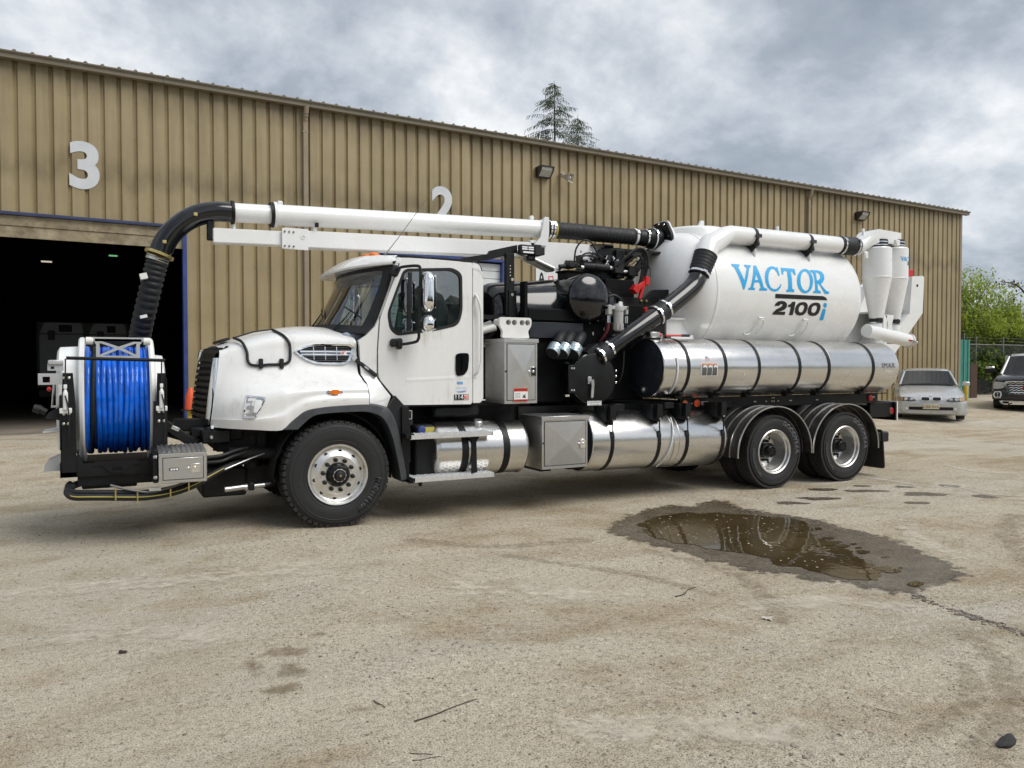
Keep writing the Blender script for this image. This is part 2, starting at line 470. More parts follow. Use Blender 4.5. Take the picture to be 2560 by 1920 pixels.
def crom(pts, n=6, closed=False):
    """Catmull-Rom through points"""
    P = [Vector(p) for p in pts]; m = len(P); out = []
    for i in range(m if closed else m - 1):
        if closed: a, b, c, d = P[i - 1], P[i], P[(i + 1) % m], P[(i + 2) % m]
        else: a, b, c, d = P[max(i - 1, 0)], P[i], P[i + 1], P[min(i + 2, m - 1)]
        for k in range(n):
            t = k / n
            out.append(.5 * ((2 * b) + (c - a) * t + (2 * a - 5 * b + 4 * c - d) * t * t + (3 * b - a - 3 * c + d) * t ** 3))
    if not closed: out.append(P[-1])
    return out
def rpoly(pts, r, n=4):
    """polygon with rounded corners; r is one radius or one per corner"""
    out = []; m = len(pts)
    for i, p in enumerate(pts):
        q = Vector(p); a = Vector(pts[i - 1]) - q; b = Vector(pts[(i + 1) % m]) - q
        rr = r[i] if isinstance(r, (list, tuple)) else r
        rr = min(rr, a.length * .45, b.length * .45)
        if rr <= 1e-4: out.append(tuple(q)); continue
        s_, e_ = q + a.normalized() * rr, q + b.normalized() * rr
        for k in range(n + 1):
            t = k / n
            out.append(tuple(s_ * (1 - t) ** 2 + q * (2 * t * (1 - t)) + e_ * t * t))
    return out
def sstep(a, b, x):
    t = max(0, min(1, (x - a) / (b - a))); return t * t * (3 - 2 * t)
def text_mesh(g, txt, size, f, ext=.002, shear=0, bold=0, align='CENTER', space=1, sub=0):
    """lettering: f maps (x, y, depth) to a point"""
    cu = bpy.data.curves.new('t', 'FONT'); cu.body = txt; cu.size = size; cu.shear = shear; cu.offset = bold
    cu.align_x = align; cu.align_y = 'CENTER'; cu.resolution_u = 6; cu.space_character = space
    ob = bpy.data.objects.new('t', cu); COL.objects.link(ob)
    dg = bpy.context.evaluated_depsgraph_get(); me = bpy.data.meshes.new_from_object(ob.evaluated_get(dg))
    bpy.data.objects.remove(ob); bpy.data.curves.remove(cu)
    t = bmesh.new(); t.from_mesh(me); bpy.data.meshes.remove(me)
    if ext:
        r = bmesh.ops.extrude_face_region(t, geom=list(t.faces))
        for v in r['geom']:
            if isinstance(v, bmesh.types.BMVert): v.co.z -= ext
    for v in t.verts: v.co = Vector(f(*v.co))
    m2 = bpy.data.meshes.new('x'); t.to_mesh(m2); t.free(); g.bm.from_mesh(m2); bpy.data.meshes.remove(m2)
    return g

# ------------------------------------------------------------------ ground
def gz(X, Y):
    e = sqrt(((X - 7.5) / 7) ** 2 + ((Y - 6) / 6) ** 2)
    return -.088 * (1 - sstep(.5, 1, e)) + .27 * sstep(10.5, 17, Y)
def build_ground():
    def axis(a, b, step, far):
        v = [a]
        while v[-1] < b - 1e-6: v.append(v[-1] + step)
        s = step; hi = v[-1]; lo = v[0]; up = []; dn = []
        while hi < far: s *= 1.35; hi += s; up.append(hi)
        s = step
        while lo > -far: s *= 1.35; lo -= s; dn.append(lo)
        return dn[::-1] + v + up
    xs, ys = axis(-6, 34, .5, 900), axis(-2, 24, .5, 900)
    g = G(); g.grid([[(x, y, gz(x, y)) for y in ys] for x in xs])
    g.done('ground', 'yard_dirt', kind='structure', ang=80)
build_ground()

def ragged(pts, n, amp, sc, seed):
    """closed outline through points, roughened like a drying edge"""
    out = []
    P = crom([(p[0], p[1], 0) for p in pts], n, True)
    for i, p in enumerate(P):
        t = (P[(i + 1) % len(P)] - P[i - 1]).normalized(); nrm = Vector((t.y, -t.x, 0))
        a = mnoise.fractal(p * sc + Vector((seed, 0, 0)), 1, 2, 5) * amp
        out.append(p + nrm * a)
    return [(p.x, p.y) for p in out]
def sheet(name, loops, mat, lift, flat_z=None, kind='structure'):
    g = G()
    for loop in loops:
        t = tessellate_polygon([[Vector((p[0], p[1], 0)) for p in loop]])
        V = [g.bm.verts.new((p[0], p[1], flat_z if flat_z is not None else gz(*p) + lift)) for p in loop]
        for f in t: g.face([V[i] for i in f])
    for f in g.bm.faces:
        f.normal_update()
        if f.normal.z < 0: f.normal_flip()
    me = bpy.data.meshes.new(name); g.bm.to_mesh(me); g.bm.free(); me.materials.append(MATS[mat])
    o = bpy.data.objects.new(name, me); COL.objects.link(o)
    if kind: o['kind'] = kind
    return o
def soft_sheet(name, loop, mat, lift, feather):
    """ground film whose edge breaks up: 'cover' falls from 1 inside to 0 outside across the outline"""
    P = np.array(loop); lo, hi = P.min(0) - feather, P.max(0) + feather
    st = max(.012, max(hi - lo) / 70); xs, ys = np.arange(lo[0], hi[0] + st, st), np.arange(lo[1], hi[1] + st, st)
    X, Y = np.meshgrid(xs, ys, indexing='ij'); Q = np.roll(P, -1, 0); D = np.full(X.shape, 1e9); ins = np.zeros(X.shape, bool)
    for (ax, ay), (bx, by) in zip(P, Q):
        dx, dy = bx - ax, by - ay; l2 = dx * dx + dy * dy + 1e-12
        t = np.clip(((X - ax) * dx + (Y - ay) * dy) / l2, 0, 1); D = np.minimum(D, np.hypot(X - ax - t * dx, Y - ay - t * dy))
        if ay != by: ins ^= ((ay > Y) != (by > Y)) & (X < dx * (Y - ay) / (by - ay) + ax)
    cov = np.clip(.5 + np.where(ins, D, -D) / feather, 0, 1); idx = -np.ones(X.shape, int); V = []; F = []; cv = []
    def vid(a, b):
        if idx[a, b] < 0: idx[a, b] = len(V); V.append((X[a, b], Y[a, b], gz(X[a, b], Y[a, b]) + lift)); cv.append(cov[a, b])
        return int(idx[a, b])
    for a in range(len(xs) - 1):
        for b in range(len(ys) - 1):
            if cov[a:a + 2, b:b + 2].max() > 0: F.append((vid(a, b), vid(a + 1, b), vid(a + 1, b + 1), vid(a, b + 1)))
    me = bpy.data.meshes.new(name); me.from_pydata(V, [], F); me.materials.append(MATS[mat])
    me.attributes.new('cover', 'FLOAT', 'POINT').data.foreach_set('value', np.array(cv, dtype=np.float32))
    me.shade_smooth()
    o = bpy.data.objects.new(name, me); COL.objects.link(o); o['kind'] = 'structure'
def feathered(mat, sc=9, amp=1.1, top=1, lo=.36, hi=.54):
    nt = MATS[mat].node_tree; N, L = nt.nodes, nt.links; out = N['Material Output']; src = out.inputs[0].links[0].from_socket
    at = N.new('ShaderNodeAttribute'); at.attribute_name = 'cover'
    n = noise_t(N, L, sc, 7, .68)
    m1 = N.new('ShaderNodeMath'); m1.operation = 'SUBTRACT'; L.new(n, m1.inputs[0]); m1.inputs[1].default_value = .5
    m2 = N.new('ShaderNodeMath'); m2.operation = 'MULTIPLY_ADD'; L.new(m1.outputs[0], m2.inputs[0]); m2.inputs[1].default_value = amp * 2; L.new(at.outputs['Fac'], m2.inputs[2])
    f = N.new('ShaderNodeMapRange'); f.interpolation_type = 'SMOOTHSTEP'; L.new(m2.outputs[0], f.inputs[0])
    for i, v in enumerate((lo, hi, 0, top)): f.inputs[1 + i].default_value = v
    f = f.outputs[0]
    tr = N.new('ShaderNodeBsdfTransparent'); mx = N.new('ShaderNodeMixShader')
    L.new(f, mx.inputs[0]); L.new(tr.outputs[0], mx.inputs[1]); L.new(src, mx.inputs[2]); L.new(mx.outputs[0], out.inputs[0])
WET = [(4.77, 6.75), (5.24, 7.2), (5.71, 7.42), (6.3, 7.6), (6.43, 7.39), (7.01, 7.54), (6.93, 6.98), (7.1, 6.42), (7.17, 6.07), (7.06, 5.6), (7.05, 5.24), (6.88, 4.76), (6.67, 4.37), (6.42, 3.98), (6.14, 3.87), (5.81, 3.88), (5.48, 3.82), (5.38, 3.91), (5.4, 4.07), (5.27, 4.26), (5.1, 4.41), (5.04, 4.68), (4.85, 4.75), (4.82, 5.11), (4.8, 5.51), (4.77, 5.7), (4.7, 6.04), (4.65, 6.35)]
PUD = [(5.06, 6.62), (5.39, 6.97), (5.92, 7.07), (6.38, 6.92), (6.61, 6.66), (6.9, 6.36), (6.84, 6.02), (6.47, 5.57), (6.27, 5.1), (6.1, 4.77), (5.75, 4.29), (5.54, 4.2), (5.4, 4.28), (5.29, 4.57), (5.25, 4.83), (5.26, 5.25), (5.13, 5.57), (5.0, 5.86), (4.93, 6.18)]
feathered('wet_film', 9, 1.1, 1, .3, .75); feathered('stain', 11, 1.2, .6, .25, 1.5); feathered('white_residue', 10, 2.2, .55, .2, 1.3)
feathered('track_dirt', 14, 1.6, .42, .3, 1.7); feathered('pale_dust', 7, 2.2, .55, .2, 1.8)
soft_sheet('wet_ground', ragged(WET, 10, .1, 2.6, 0), 'wet_film', .004, .26)
pd = ragged(PUD, 14, .1, 4.6, 5)
tag(sheet('puddle', [pd], 'puddle_water', 0, -.0798), None, None, None, 'structure')
rs = random.Random(3)
spots = []
for cx, cy, rx, ry in [(8.3, 7.05, .36, .05), (9.35, 7.2, .3, .04), (9.85, 6.65, .3, .07), (9.15, 6.25, .14, .05), (10.4, 6.15, .14, .06), (8.95, 7.55, .22, .04), (7.7, 7.0, .22, .045), (10.85, 6.9, .16, .05), (9.7, 7.5, .14, .03), (10.2, 7.15, .13, .04)]:
    a0 = -.5
    p = []
    for i in range(10):
        t = 2 * pi * i / 10; k = rs.uniform(.7, 1.25)
        x, y = rx * k * cos(t), ry * 2.2 * k * sin(t)
        p.append((cx + x * cos(a0) - y * sin(a0), cy + x * sin(a0) + y * cos(a0)))
    spots.append(ragged(p, 4, .03, 5, cx))
for q in spots: soft_sheet('wet_spot', q, 'wet_film', .004, .05)
resid = []
for pts, w in [([(10.5, 8.05), (10.5, 7.46), (10.5, 6.95), (10.86, 6.84), (10.7, 6.43), (10.66, 6.08), (10.9, 5.88)], .05), ([(12.6, 8.1), (12.4, 7.4), (12.9, 6.7), (12.7, 6.2)], .05), ([(7.4, 10.9), (6.0, 11.9)], .05)]:
    c = crom([(p[0], p[1], 0) for p in pts], 8); L_, R_ = [], []
    for i, p in enumerate(c):
        t = (c[min(i + 1, len(c) - 1)] - c[max(i - 1, 0)]).normalized(); n = Vector((t.y, -t.x, 0)); k = w * (.35 + .9 * rs.random())
        L_.append((p.x + n.x * k, p.y + n.y * k)); R_.append((p.x - n.x * k, p.y - n.y * k))
    resid.append(L_ + R_[::-1])
for q in resid: soft_sheet('white_residue', q, 'white_residue', .008, .03)
def blob(cx, cy, rx, ry, k): return ragged([(cx + rx * cos(a), cy + ry * sin(a)) for a in [i * .698 for i in range(9)]], 4, min(rx, ry) * .3, .7 / min(rx, ry), k)
stn = [blob(.9, 4.56, .14, .1, 1), blob(.7, 4.4, .06, .16, 2), blob(.88, 4.27, .09, .12, 3), blob(.78, 4.02, .1, .09, 4), blob(1.16, 4.77, .04, .035, 5), blob(.44, 3.66, .03, .03, 6), blob(1.1, 3.62, .08, .03, 7)]
for k, q in enumerate(stn): soft_sheet('oil_stain', q, 'stain', .004 + .0004 * k, .09)

# shallow pools on the trodden side of the puddle, tyre tracks and dusty scuffs across the yard
rp = random.Random(17)
for kk in range(40):
    t = rp.random(); cx, cy = 6.75 - 1.1 * t + rp.gauss(0, .13), 6.0 - 1.95 * t + rp.gauss(0, .16); rr = rp.uniform(.015, .075)
    q = ragged([(cx + rr * 1.5 * cos(a), cy + rr * .8 * sin(a)) for a in [i * .785 for i in range(8)]], 3, rr * .3, 1.2 / rr, cx)
    tag(sheet('puddle', [q], 'puddle_water', 0, -.0796 + .0001 * kk), None, None, None, 'structure')
def band(name, mat, pts, w, lift, seed):
    r = random.Random(seed); c = crom([(p[0], p[1], 0) for p in pts], 8); A_, B_ = [], []
    for i, p in enumerate(c):
        t = (c[min(i + 1, len(c) - 1)] - c[max(i - 1, 0)]).normalized(); n = Vector((t.y, -t.x, 0)); k = w * r.uniform(.75, 1.25)
        A_.append((p.x + n.x * k, p.y + n.y * k)); B_.append((p.x - n.x * k, p.y - n.y * k))
    soft_sheet(name, A_ + B_[::-1], mat, lift, w * .9)
for k, (pts, w) in enumerate([([(4.5, 5.9), (4.7, 5.0), (4.45, 4.3), (4.0, 3.7)], .09), ([(3.2, 6.3), (3.9, 5.2), (4.1, 4.4)], .08), ([(2.6, 7.2), (3.3, 6.6), (4.3, 6.5)], .1), ([(5.0, 3.1), (4.6, 2.6), (4.0, 2.2), (3.3, 1.95)], .1), ([(4.4, 2.7), (3.9, 2.35), (3.3, 2.2)], .07),
        ([(9.5, 5.2), (8.2, 4.6), (7.3, 3.9), (6.4, 3.1)], .12), ([(10.2, 4.6), (8.9, 4.0), (7.6, 3.2)], .12)]):
    band('tyre_track', 'track_dirt', pts, w, .0045 + .0003 * k, k)
for k, (pts, w) in enumerate([([(-.3, 5.5), (.3, 5.2), (.6, 4.9)], .16), ([(4.0, 4.15), (4.8, 3.9), (5.1, 3.5)], .15), ([(-1.5, 6.8), (.3, 6.5), (1.6, 6.4)], .2), ([(2.3, 5.4), (3.0, 5.0), (3.5, 4.6)], .2), ([(1.8, 3.0), (2.4, 2.7), (2.9, 2.4)], .14), ([(8, 5.6), (7.3, 5.0), (6.9, 4.2)], .12), ([(11, 6), (10, 5), (9, 4.3)], .25)]):
    band('pale_scuff', 'pale_dust', pts, w, .0085 + .0003 * k, k + 20)

# cracked edge running from the wet patch to the right
g = G()
c = crom([(5.43, 3.72, 0), (5.41, 3.62, 0), (5.33, 3.34, 0), (5.33, 3.19, 0), (5.3, 3.02, 0), (5.25, 2.83, 0), (5.3, 2.6, 0)], 14)
for i, p in enumerate(c[:-1]):
    for k in range(3):
        q = p + Vector((rs.gauss(.01, .03), rs.gauss(0, .02), 0)); a = .003 + .02 * rs.random() ** 3; b = a * rs.uniform(.25, .8); an = rs.uniform(-1.8, 1.2)
        z = gz(q.x, q.y)
        g.obox((q.x, q.y, z + .002), (cos(an), sin(an), rs.uniform(-.2, .2)), (-sin(an), cos(an), 0), (0, 0, 1), a, b, rs.uniform(.003, .009))
g.done('crumbled_edge', 'pebble', kind='stuff', flat=True, weld=False)

def inside(poly, x, y):
    k = False
    for i in range(len(poly)):
        (x0, y0), (x1, y1) = poly[i - 1], poly[i]
        if (y0 > y) != (y1 > y) and x < (x1 - x0) * (y - y0) / (y1 - y0) + x0: k = not k
    return k
def pebbles():
    def scatter(name, mat, n, area, lo, hi, seed, flat=.6, cond=None):
        r = random.Random(seed); V = []; F = []
        oct_ = [(1, 0, 0), (-1, 0, 0), (0, 1, 0), (0, -1, 0), (0, 0, 1), (0, 0, -1)]
        of = [(0, 2, 4), (2, 1, 4), (1, 3, 4), (3, 0, 4), (2, 0, 5), (1, 2, 5), (3, 1, 5), (0, 3, 5)]
        k = 0
        while k < n:
            x, y = r.uniform(area[0], area[1]), area[2] + (area[3] - area[2]) * r.random() ** 1.5
            if cond and not cond(x, y): continue
            k += 1
            s_ = lo + (hi - lo) * r.random() ** 4; an = r.uniform(0, 6.28); e = r.uniform(.5, 1); z = gz(x, y)
            b = len(V)
            for v in oct_:
                q = [v[0] * s_ * r.uniform(.7, 1.2), v[1] * s_ * e * r.uniform(.7, 1.2), v[2] * s_ * flat * r.uniform(.5, 1)]
                V.append((x + q[0] * cos(an) - q[1] * sin(an), y + q[0] * sin(an) + q[1] * cos(an), z + s_ * flat * .25 + q[2]))
            F += [tuple(b + i for i in f) for f in of]
        me = bpy.data.meshes.new(name); me.from_pydata(V, [], F); me.materials.append(MATS[mat])
        o = bpy.data.objects.new(name, me); COL.objects.link(o); o['kind'] = 'stuff'
    dry = lambda x, y: not (4.6 < x < 7.2 and 3.8 < y < 7.5)
    scatter('gravel', 'pebble', 13000, (-3.5, 9, 1.3, 9), .002, .014, 1, cond=dry)
    scatter('pale_grit', 'fleck', 5000, (-3.5, 9, 1.3, 9), .002, .008, 2, cond=dry)
    scatter('wet_gravel', 'wet_dirt', 3200, (4.7, 7.3, 3.6, 7.4), .003, .012, 4, cond=lambda x, y: inside(WET, x, y) and not inside(PUD, x, y) and (x > 6.2 or y < 5 or random.random() < .3))
pebbles()
# flecks floating on the puddle
g = G()
for _ in range(170):
    x, y = rs.uniform(4.95, 6.8), rs.uniform(4.3, 7.0)
    inside = False
    for i in range(len(pd)):
        (x0, y0), (x1, y1) = pd[i - 1], pd[i]
        if (y0 > y) != (y1 > y) and x < (x1 - x0) * (y - y0) / (y1 - y0) + x0: inside = not inside
    if not inside: continue
    a = rs.uniform(.003, .012); b = a * rs.uniform(.3, .8); an = rs.uniform(0, 3)
    g.obox((x, y, -.0787), (cos(an), sin(an), 0), (-sin(an), cos(an), 0), (0, 0, 1), a, b, .0009)
g.done('floating_flecks', 'fleck', kind='stuff', flat=True, weld=False)

def litter():
    def twig(name, label, cat, a, b, r, mat, bend=.01):
        A = Vector((*a, gz(*a) + r)); B = Vector((*b, gz(*b) + r)); n = (B - A).cross(Vector((0, 0, 1))).normalized()
        pts = [A, A.lerp(B, .3) + n * bend, A.lerp(B, .65) - n * bend * .5, B]
        t = G().tube(crom(pts, 4), [r * (1 - .5 * i / 12) for i in range(13)], 6)
        tag(t.done(name, mat), label, cat)
    twig('stick', 'long thin dark stick lying on the pale dirt in the foreground', 'stick', (1.262, 3.378), (1.629, 3.468), .0038, 'twig', .006)
    twig('twig', 'short brown twig just left of the long dark stick', 'twig', (1.162, 3.684), (1.188, 3.583), .0035, 'twig', .004)
    twig('twig', 'thin dark twig near the bottom edge, the straighter of a close pair', 'twig', (1.14, 3.109), (1.224, 3.053), .0022, 'twig', .003)
    twig('twig', 'thin brown twig near the bottom edge, the lower one of a close pair', 'twig', (1.128, 3.049), (1.254, 3.02), .0018, 'twig', .006)
    twig('dry_stalk', 'pale straw stalk lying on the dirt at right', 'straw', (3.352, 2.492), (3.395, 2.375), .0035, 'straw', .001)
    twig('twig', 'dark twig lying just in front of the puddle', 'twig', (3.791, 4.54), (4.116, 4.678), .005, 'twig', .02)
    g = G()
    for k in range(7):
        an = k * .9; d = Vector((cos(an), sin(an), 0)); n = Vector((-sin(an), cos(an), 0)); c0 = Vector((4.01, 3.83, gz(4, 3.8) + .006)); L_ = (.07, .04, .06, .05, .035, .065, .05)[k]
        v = [g.bm.verts.new(p) for p in (c0 - n * .006, c0 + d * L_ * .5 - n * .012 + Vector((0, 0, .008)), c0 + d * L_ + Vector((0, 0, .002)), c0 + d * L_ * .5 + n * .012 + Vector((0, 0, .008)), c0 + n * .006)]
        g.face(v)
    tag(g.done('dry_leaf', 'dry_leaf'), 'pale curled dry leaf on the dirt in front of the puddle', 'leaf')
    twig('bark_chip', 'small dark bark chip on the pale dirt at left', 'bark chip', (.05, 4.99), (.085, 4.965), .011, 'twig', .002)
    g = G(); g.ball((0, 0, 0), 1, 14, 10)
    for v in g.bm.verts:
        p = v.co.copy(); f = 1 + .5 * mnoise.fractal(p * 1.4 + Vector((3, 1, 0)), 1, 2, 4)
        v.co = Vector((p.x * .06 * f + 0, p.y * .025 * f, p.z * .02 * f + .016 + .012 * p.x))
        v.co += Vector((3.525, 1.965, gz(3.5, 2)))
    tag(g.done('rag_scrap', 'rag', ang=70), 'crumpled black rag lying at the lower right corner of the yard', 'rag')
litter()

# ------------------------------------------------------------------ warehouse
def warehouse():
    root = thing('warehouse', 'long tan ribbed metal warehouse with an open dark bay and brown eave trim', 'warehouse', (-1.86, 18.17, 0), radians(1.563))
    D0, D1, B0, B1 = -.31, 3.36, 7.75, 11.42
    END = 32.33; Z0, Z1 = -.2, 7.76
    prof = [(0, 0), (.095, 0), (.14, .055), (.17, .055), (.192, 0)]
    full = None; a = .1775 - .9144 * 5
    while a < END - .01:
        b = min(a + .9144, END)
        pts = []
        for j in range(3):
            for p, d in prof: pts.append((a + .3048 * j + p, d))
        pts.append((a + .9144, 0)); pts = [p for p in pts if p[0] <= b + 1e-6]
        if pts[-1][0] < b: pts.append((b, 0))
        for cut in (D0, D1, B0, B1):
            for (p, d), (q, e) in zip(pts, pts[1:]):
                if p < cut < q: pts.append((cut, d + (e - d) * (cut - p) / (q - p))); break
            pts.sort(key=lambda t: t[0])
        g = G()
        segs = [(p, q) for p, q in zip(pts, pts[1:])]
        lap = .0025
        for i, (p, q) in enumerate(segs):
            mid = (p[0] + q[0]) / 2
            zb = 4.68 if D0 < mid < D1 else (4.5 if B0 < mid < B1 else Z0)
            v = [g.bm.verts.new(t) for t in ((p[0], p[1], zb), (q[0], q[1], zb), (q[0], q[1], Z1), (p[0], p[1], Z1))]
            g.face(v)
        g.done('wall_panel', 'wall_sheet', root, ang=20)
        a += .9144
    # shell so that daylight enters only by the bay
    g = G(); DP = 22
    g.box((-9, DP, -.2), (END - .05, DP + .2, 7.78)); g.box((END - .2, .12, -.2), (END - .02, DP, 7.75)); g.box((-9, .2, -.2), (-8.8, DP, 7.78))
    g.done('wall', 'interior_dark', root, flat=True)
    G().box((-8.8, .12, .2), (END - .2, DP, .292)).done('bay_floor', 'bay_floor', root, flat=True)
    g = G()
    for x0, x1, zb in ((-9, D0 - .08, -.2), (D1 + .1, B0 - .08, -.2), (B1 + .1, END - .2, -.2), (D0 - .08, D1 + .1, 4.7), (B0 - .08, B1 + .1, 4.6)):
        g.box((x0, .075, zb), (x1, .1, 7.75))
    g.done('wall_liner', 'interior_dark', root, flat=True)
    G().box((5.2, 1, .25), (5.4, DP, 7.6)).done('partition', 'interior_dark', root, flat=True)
    # roof with standing ribs seen above the eave
    g = G(); g.box((-9.2, -.22, 7.79), (END + .3, DP + .3, 7.815))
    x = .33 - .3048 * 30
    while x < END + .28:
        g.plate([(x - .04, 7.815), (x + .04, 7.815), (x + .018, 7.845), (x - .018, 7.845)], y0=-.226, y1=DP)
        x += .3048
    g.done('roof', 'bronze_trim', root, flat=True)
    # eave trim in lengths
    x = -9.2
    for L_ in [6.1] * 7:
        e = min(x + L_, END + .28)
        G().plate([(-.17, 7.685), (-.02, 7.685), (-.02, 7.788), (-.2, 7.788), (-.2, 7.77), (-.175, 7.765)], y0=x, y1=e - .006, f=lambda a_, d_, h_: (d_, a_, h_)).done('eave_trim', 'bronze_trim', root, flat=True)
        x += L_
        if x > END + .3: break
    # open bay: header boards, navy drip trim, blue jambs
    G().box((D0 - .05, .03, 4.215), (D1 + .0, .06, 4.44)).done('header_board', 'header_board', root, flat=True)
    G().box((D0 - .05, .012, 4.447), (D1 + .0, .055, 4.645)).done('header_board', 'header_board', root, flat=True)
    G().plate([(-.06, 4.65), (.05, 4.65), (.05, 4.715), (-.04, 4.715), (-.045, 4.68), (-.06, 4.675)], y0=D0 - .1, y1=D1 + .1, f=lambda a_, d_, h_: (d_, a_, h_)).done('drip_trim', 'navy_trim', root, flat=True)
    for x in (D0 - .08, D1): G().box((x, -.035, .2), (x + .085, .2, 4.648), .006).done('door_jamb', 'blue_frame', root)
    # closed bay behind the truck
    for k in range(20):
        G().box((B0 + .08, .11, .3 + k * .205), (B1 - .08, .14, .3 + k * .205 + .197), .012).done('door_slat', 'sign_white', root)
    for x in (B0 - .04, B1 - .12): G().box((x, -.035, .2), (x + .17, .2, 4.42), .006).done('door_jamb', 'blue_frame', root)
    G().box((B0 - .06, -.045, 4.424), (B1 + .06, .1, 4.5), .006).done('drip_trim', 'blue_frame', root)
    # downspouts
    for x in (6.035, 23.3):
        g = G(); g.box((x - .055, -.1, .4), (x + .055, -.01, 7.36), .012)
        g.tube([(x, -.055, 7.34), (x, -.08, 7.45), (x, -.16, 7.6), (x, -.17, 7.7)], .058, 10)
        for k in range(3): g.lathe([(.058, 0), (.066, .012), (.058, .024)], (x, -.07 - .03 * k, 7.4 + .07 * k), (0, -.4, 1), 12)
        for zz in (2.2, 4.6, 7.1): g.box((x - .07, -.104, zz), (x + .07, -.006, zz + .03))
        g.done('downspout', 'downspout', root)
    g = G(); r = random.Random(3); k = 0; x = .33 - .3048 * 8
    while x < END - .1:
        for z in (7.2, 6.45, 5.72, 5.0) if k % 2 else (5.72,):
            if r.random() < .85: g.lathe([(.013, 0), (.01, -.01), (0, -.011)], (x + r.uniform(-.01, .01), .06, z + r.uniform(-.02, .02)), (0, 1, 0), 6)
        for z in (3.9, 2.6, 1.4):
            if D1 + .3 < x < B0 - .2 or x > B1 + .3: g.lathe([(.013, 0), (.01, -.01), (0, -.011)], (x, .06, z + r.uniform(-.02, .02)), (0, 1, 0), 6)
        x += .3048; k += 1
    g.done('wall_screw', 'trim_paint', root, kind='stuff', flat=True, weld=False)
    # corner trim and base
    G().box((END - .1, -.03, -.2), (END + .03, -.005, 7.7)).done('corner_trim', 'downspout', root, flat=True)
    # numbers, lamps, horn, sign: things fixed on the wall
    Rz = Matrix.Rotation(radians(1.563), 4, 'Z'); Rz.translation = Vector((-1.86, 18.17, 0))
    def onwall(name, label, cat, a_, z_, group=None):
        global ORG
        o = bpy.data.objects.new(name, None); COL.objects.link(o); o.matrix_world = Rz @ Matrix.Translation((a_, 0, z_))
        o['label'] = label; o['category'] = cat
        if group: o['group'] = group
        ORG = Vector((0, 0, 0)); return o
    def plated(txt, label, a_, z_, size):
        o = onwall('number_sign', label, 'number sign', a_, z_, 'bay numbers on the warehouse wall')
        g = G(); text_mesh(g, txt, size, lambda x, y, d: (x, -.012 - d, y), .02, bold=.045)
        g.done('digit', 'number_metal', o, ang=30)
    plated('3', 'large pale metal number 3 on the tan wall above the open bay', 1.515, 5.73, 1.27)
    plated('2', 'large pale metal number 2 on the tan wall, half hidden by the boom', 9.57, 5.72, 1.27)
    def wallpack(a_, z_, label, w):
        o = onwall('wall_lamp', label, 'wall lamp', a_, z_, 'flood lamps on the warehouse wall')
        G().plate([(-.02, -.14), (-.12, -.14), (-.3, .02), (-.33, .12), (-.02, .14)], y0=-w, y1=-w + .03, f=lambda a, d, h: (d, a, h)).plate([(-.02, -.14), (-.12, -.14), (-.3, .02), (-.33, .12), (-.02, .14)], y0=w - .03, y1=w, f=lambda a, d, h: (d, a, h)).box((-w, -.14, -.145), (w, -.01, .14), .01).box((-w - .01, -.34, .115), (w + .01, -.01, .14), .008).done('housing', 'lamp_housing', o)
        G().plate([(-.135, -.12), (-.285, .03), (-.3, .11), (-.135, .11)], y0=-w + .035, y1=w - .035, f=lambda a, d, h: (d, a, h), ).done('lens', 'prism_glass', o, flat=True)
    wallpack(12.55, 6.96, 'dark flood lamp on the wall beside the horn speaker', .21)
    wallpack(25.98, 7.03, 'dark flood lamp on the wall above the rear cyclones', .21)
    o = onwall('horn_speaker', 'small beige horn speaker on the wall right of the flood lamp', 'speaker', 13.2, 6.93)
    G().box((-.1, -.12, .06), (.02, -.035, .12), .008).box((-.06, -.16, 0), (-.02, -.08, .08)).done('bracket', 'horn_beige', o)
    g = G(); ax = Vector((.45, -.85, -.28)).normalized(); p0 = Vector((-.06, -.12, 0)); u, w = perp(ax)
    rows = []
    for r, h in ((.04, 0), (.045, .12), (.075, .17), (.13, .3), (.12, .305), (.065, .18), (.03, .15)):
        rows.append([p0 + ax * h + u * r * sx * 1.15 + w * r * sy for sx, sy in ((-1, -.8), (-.8, -1), (.8, -1), (1, -.8), (1, .8), (.8, 1), (-.8, 1), (-1, .8))])
    g.grid(rows, cv=True); g.done('horn', 'horn_beige', o)
    g = G().ball(tuple(p0 + ax * .26), .035); g.tube([p0 + ax * .1, p0 + ax * .26], .02); g.done('driver', 'sign_white', o)
    o = onwall('warning_sign', 'white warning sign on the wall behind the truck, with a black and a red mark', 'sign', 12.35, 3.7)
    G().box((0, -.03, 0), (.9, -.012, .64)).done('board', 'sign_white', o)
    G().plate([(.06, .1), (.14, .5), (.18, .54), (.22, .5), (.32, .1)], [[(.16, .36), (.2, .36), (.2, .44), (.16, .44)]], -.036, -.031).done('black_mark', 'decal_black', o, flat=True)
    G().plate([(.4, .44), (.56, .46), (.6, .1), (.44, .1)], [[(.43, .42), (.54, .43), (.57, .13), (.46, .13)]], -.036, -.031).done('red_mark', 'decal_red', o, flat=True)
    # bay lamps
    for a_, d_, z_, m_, w, lb in ((.54, 9, 4.78, 'tube_lamp', .14, 'lit white strip lamp hanging inside the dark bay'), (2.33, 9, 5.08, 'green_lamp', .12, 'lit greenish lamp hanging inside the dark bay')):
        o = onwall('bay_lamp', lb, 'lamp', a_, z_, 'lamps inside the bay')
        G().box((-w, d_ - .08, 0), (w, d_ + .08, .03)).done('tube', m_, o, flat=True)
        G().box((-w - .02, d_ - .1, .031), (w + .02, d_ + .1, .09)).box((-.01, d_ - .01, .09), (.01, d_ + .01, 7.5 - z_)).done('fixture', 'lamp_housing', o, flat=True)
    # white service truck parked tail out in the dark
    o = onwall('service_truck', 'dim white service truck with two rear doors parked deep in the dark bay', 'truck', 1.5, .3)
